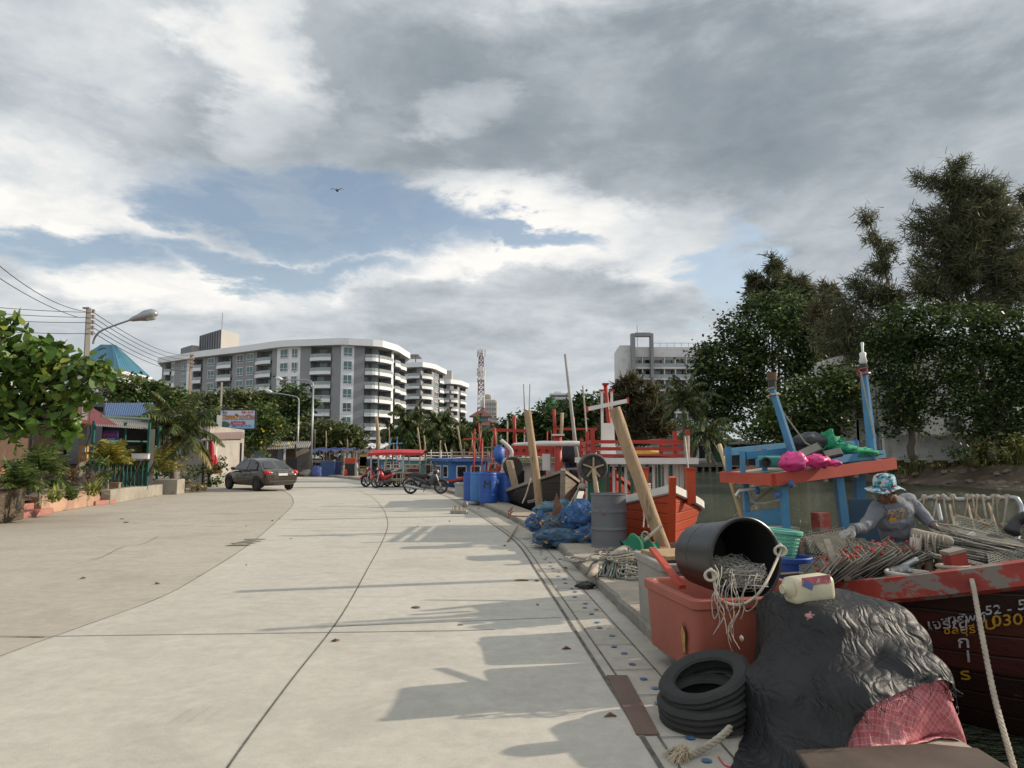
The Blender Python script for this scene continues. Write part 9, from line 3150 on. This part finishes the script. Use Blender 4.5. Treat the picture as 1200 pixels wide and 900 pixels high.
for s_ in(-1,1):
 bm_.ball(HP(s_*0.013,0.097,-0.036),(0.01,0.01,0.008),8,6,mat=rot)
 bm_.ball(HP(s_*0.036,0.07,-0.022),(0.022,0.016,0.018),10,8,mat=rot)
 bm_.ball(HP(s_*0.074,-0.008,-0.012),(0.01,0.022,0.034),10,8,mat=rot)
bm_.ball(HP(0,0.086,-0.058),(0.024,0.01,0.007),10,6,mat=rot)
bm_.ball(HP(0,0.084,-0.068),(0.022,0.01,0.008),10,6,mat=rot)
limb(bm_,[J['neckb']+V((0,0.01,-0.03)),J['neck'],HP(0,-0.02,-0.05)],[0.062,0.056,0.054])
torso(bm_)
arm(bm_,'rs','re','rw')
arm(bm_,'ls','le','lw')
hdr=(J['rw']-J['re']).normalized()
hdl=(J['lw']-J['le']).normalized()
hand(bm_,J['rw'],hdr+V((-0.2,0,-0.25)),(0.1,-0.2,1),1,0.7)
hand(bm_,J['lw'],hdl+V((0.2,0,0.1)),(0.1,-0.2,1),1,0.9)
for a,b_,c in(('lh','lk','lf'),('rh','rk','rf')):
 limb(bm_,[J[a],J[b_],J[c]],[0.088,0.075,0.058,0.052,0.04])
 bm_.ball(J[c]+V((0,-0.07,-0.01)),(0.045,0.12,0.035),12,8)
bm_.ball(J['pelvis'],(0.16,0.115,0.12),20,12)
bo_=bm_.build('body',m_skin,pe,smooth=True)
for m_o,vox in((bo_,0.0068),):
 rm=m_o.modifiers.new('skin','REMESH')
 rm.mode,rm.voxel_size,rm.use_smooth_shade=('VOXEL',vox,True)
 sm_=m_o.modifiers.new('soft','SMOOTH')
 sm_.iterations,sm_.factor=(3,0.5)
sh_=MB()
torso(sh_,0.014)
arm(sh_,'rs','re','rw',0.013,0.94)
arm(sh_,'ls','le','lw',0.013,0.86)
for k in range(5):
 sh_.ball(J['waist']+V((0,-0.01,-0.05-0.016*k)),(0.162+0.006*(k%2),0.122+0.006*(k%2),0.022),20,8)
for e_,w_ in(('re','rw'),('le','lw')):
 for k in range(4):
  sh_.ball(J[e_].lerp(J[w_],0.1+0.17*k),0.056-0.003*k,12,8)
so_=sh_.build('shirt',m_shirt,pe,smooth=True)
rm=so_.modifiers.new('cloth','REMESH')
rm.mode,rm.voxel_size,rm.use_smooth_shade=('VOXEL',0.009,True)
sm_=so_.modifiers.new('soft','SMOOTH')
sm_.iterations,sm_.factor=(4,0.5)
tx_=bpy.data.textures.new('cloth_folds','CLOUDS')
tx_.noise_scale=0.09
dp=so_.modifiers.new('folds','DISPLACE')
dp.texture,dp.strength,dp.mid_level=(tx_,0.028,0.5)
MB().tube([J['neckb']+V((0.074*math.cos(a)-0.004,0.06*math.sin(a)-0.012,0.016+0.026*math.sin(a)+0.006*math.cos(a)))for a in[2*PI*k/24 for k in range(24)]],0.01,8,closed=True).build('collar',m_shirt,pe,smooth=True)
for w_,e_ in(('rw','re'),('lw','le')):
 q=J[e_].lerp(J[w_],0.92 if w_=='rw' else 0.84)
 x,y,d=frame_of(J[w_]-J[e_])
 MB().tube([q+(x*math.cos(a)+y*math.sin(a))*0.044 for a in[2*PI*k/18 for k in range(18)]],0.009,8,closed=True).build('cuff',m_shirt,pe,smooth=True)
st_=MB()
st_.ball(J['pelvis']+V((0,0,0.02)),(0.178,0.132,0.13),22,14)
for a,b_ in(('lh','lk'),('rh','rk')):
 limb(st_,[J[a],J[a].lerp(J[b_],0.85)],[0.108,0.098])
sto=st_.build('shorts',m_short,pe,smooth=True)
rm=sto.modifiers.new('cloth','REMESH')
rm.mode,rm.voxel_size,rm.use_smooth_shade=('VOXEL',0.011,True)
sm_=sto.modifiers.new('soft','SMOOTH')
sm_.iterations,sm_.factor=(4,0.5)
gl_=MB()
hand(gl_,J['rw'],hdr+V((-0.2,0,-0.25)),(0.1,-0.2,1),1,0.7,0.0035)
gl_.tube([J['rw']-hdr*0.035,J['rw']+hdr*0.02],[0.04,0.035],12)
glo=gl_.build('glove',m_glove,pe,smooth=True)
rm=glo.modifiers.new('knit','REMESH')
rm.mode,rm.voxel_size,rm.use_smooth_shade=('VOXEL',0.005,True)
for s_ in(-1,1):
 MB().ball(HP(s_*0.031,0.081,0.001),(0.012,0.008,0.008),10,8,mat=rot).build('eye',M('eye_white',(0.5,0.47,0.43),0.3,0.05,3,bmp=0),pe,smooth=True)
 MB().ball(HP(s_*0.031,0.088,0.0),(0.0055,0.004,0.0055),8,6,mat=rot).build('pupil',m_black,pe,smooth=True)
 MB().tube([HP(s_*0.016,0.092,0.018),HP(s_*0.034,0.09,0.023),HP(s_*0.052,0.076,0.017)],0.0045,6).build('eyebrow',m_black,pe,smooth=True)
MB().tube([HP(-0.024,0.088,-0.063),HP(0,0.097,-0.062),HP(0.024,0.088,-0.063)],0.0032,6).build('lips',M('lip',(0.17,0.05,0.04),0.5,0.1,5,bmp=0),pe,smooth=True)
MB().ball(HP(0,-0.03,0.028),(0.08,0.088,0.078),18,12,0.15,3,mat=rot).build('hair',M('black_hair',(0.012,0.011,0.01),0.6,0.2,30,bmp=0.5,bsc=200),pe,smooth=True)
hm_,nt,b=new_mat('patterned_hat_cloth')
co=coords(nt)
v1=_n(nt,'ShaderNodeTexVoronoi')
v1.inputs['Scale'].default_value=42
nt.links.new(co,v1.inputs['Vector'])
r=_n(nt,'ShaderNodeValToRGB')
r.color_ramp.interpolation='CONSTANT'
e=r.color_ramp.elements
e[0].position,e[0].color=(0,(0.06,0.26,0.33,1))
e[1].position,e[1].color=(0.3,(0.42,0.46,0.48,1))
for p_,c_ in((0.5,(0.1,0.36,0.42,1)),(0.62,(0.13,0.05,0.05,1)),(0.74,(0.45,0.48,0.5,1)),(0.88,(0.05,0.07,0.1,1))):
 k=e.new(p_)
 k.color=c_
sp=_n(nt,'ShaderNodeSeparateColor')
nt.links.new(v1.outputs['Color'],sp.inputs[0])
nt.links.new(sp.outputs[0],r.inputs[0])
nt.links.new(r.outputs[0],b.inputs['Base Color'])
b.inputs['Roughness'].default_value=0.9
hat_up=(uh*0.75+V((0.12,0.1,0.75))).normalized()
hx,hy,hz=frame_of(hat_up)
TMh=Matrix((hx,hy,hz)).transposed().to_4x4()
TMh.translation=HP(0,-0.008,0.052)
hat=MB()
def brim(u,v):
 a=2*PI*u
 r_=0.098+0.062*v
 return TMh@V((r_*math.cos(a),r_*1.05*math.sin(a),-0.012-0.03*v+0.014*v*math.sin(3*a+0.5)+0.007*v*math.sin(5*a)))
hat.grid(brim,48,7,True)
hat.lathe([(0.098,-0.012),(0.099,0.02),(0.094,0.065),(0.082,0.09),(0.05,0.102),(0,0.105)],36,TMh,wob=lambda a,z:1+0.03*math.sin(4*a+z*30)+0.02*math.sin(7*a))
ho_=hat.build('bucket_hat',hm_,pe,smooth=True)
so2=ho_.modifiers.new('thick','SOLIDIFY')
so2.thickness=0.005
MB().tube(spline([HP(-0.07,0.02,0.02),HP(-0.06,0.06,-0.09),HP(-0.01,0.08,-0.13),HP(0.0,0.07,-0.19)],6),0.003,5).build('hat_cord',m_black,pe)
bpy.context.view_layer.update()
dg_=bpy.context.evaluated_depsgraph_get()
def chest_print(px,py,body,mat,size,bold,tilt):
 d=ray(px,py).normalized()
 o0=V((0,0,CAMZ))+d*6.0
 ok,loc,nrm,_i,ob_,_m=SC.ray_cast(dg_,o0,d,distance=1.2)
 if not ok or ob_.name.split('.')[0]not in('shirt',):
  loc,nrm=(at(px,py,6.53),V((-0.1,-1,0.1)))
 nn_=V((-0.12,-1,0.12)).normalized()
 x=V((math.cos(tilt),0,math.sin(tilt)))
 x=(x-nn_*x.dot(nn_)).normalized()
 y=nn_.cross(x)
 t=text_mesh('shirt_print',body,mat,pe,basis(x,y,loc+nn_*0.012),size,0.0005,bold)
 sw_=t.modifiers.new('lie','SHRINKWRAP')
 sw_.target,sw_.wrap_method,sw_.offset=(so_,'NEAREST_SURFACEPOINT',0.009)
 sw_.wrap_mode='OUTSIDE_SURFACE' if hasattr(sw_,'wrap_mode')else sw_.wrap_mode
 return t
m_prt=M('shirt_yellow',(0.5,0.26,0.03),0.8,0.1,8,bmp=0)
m_prg=M('shirt_pale_print',(0.34,0.35,0.37),0.8,0.1,8,bmp=0)
chest_print(1051.2,605.2,'Z-7',m_prt,0.115,0.0025,R(12))
chest_print(1050,598.2,'POWER',m_prg,0.04,0.001,R(12))
chest_print(1053,612.4,'RUNNER',m_prg,0.036,0.001,R(10))
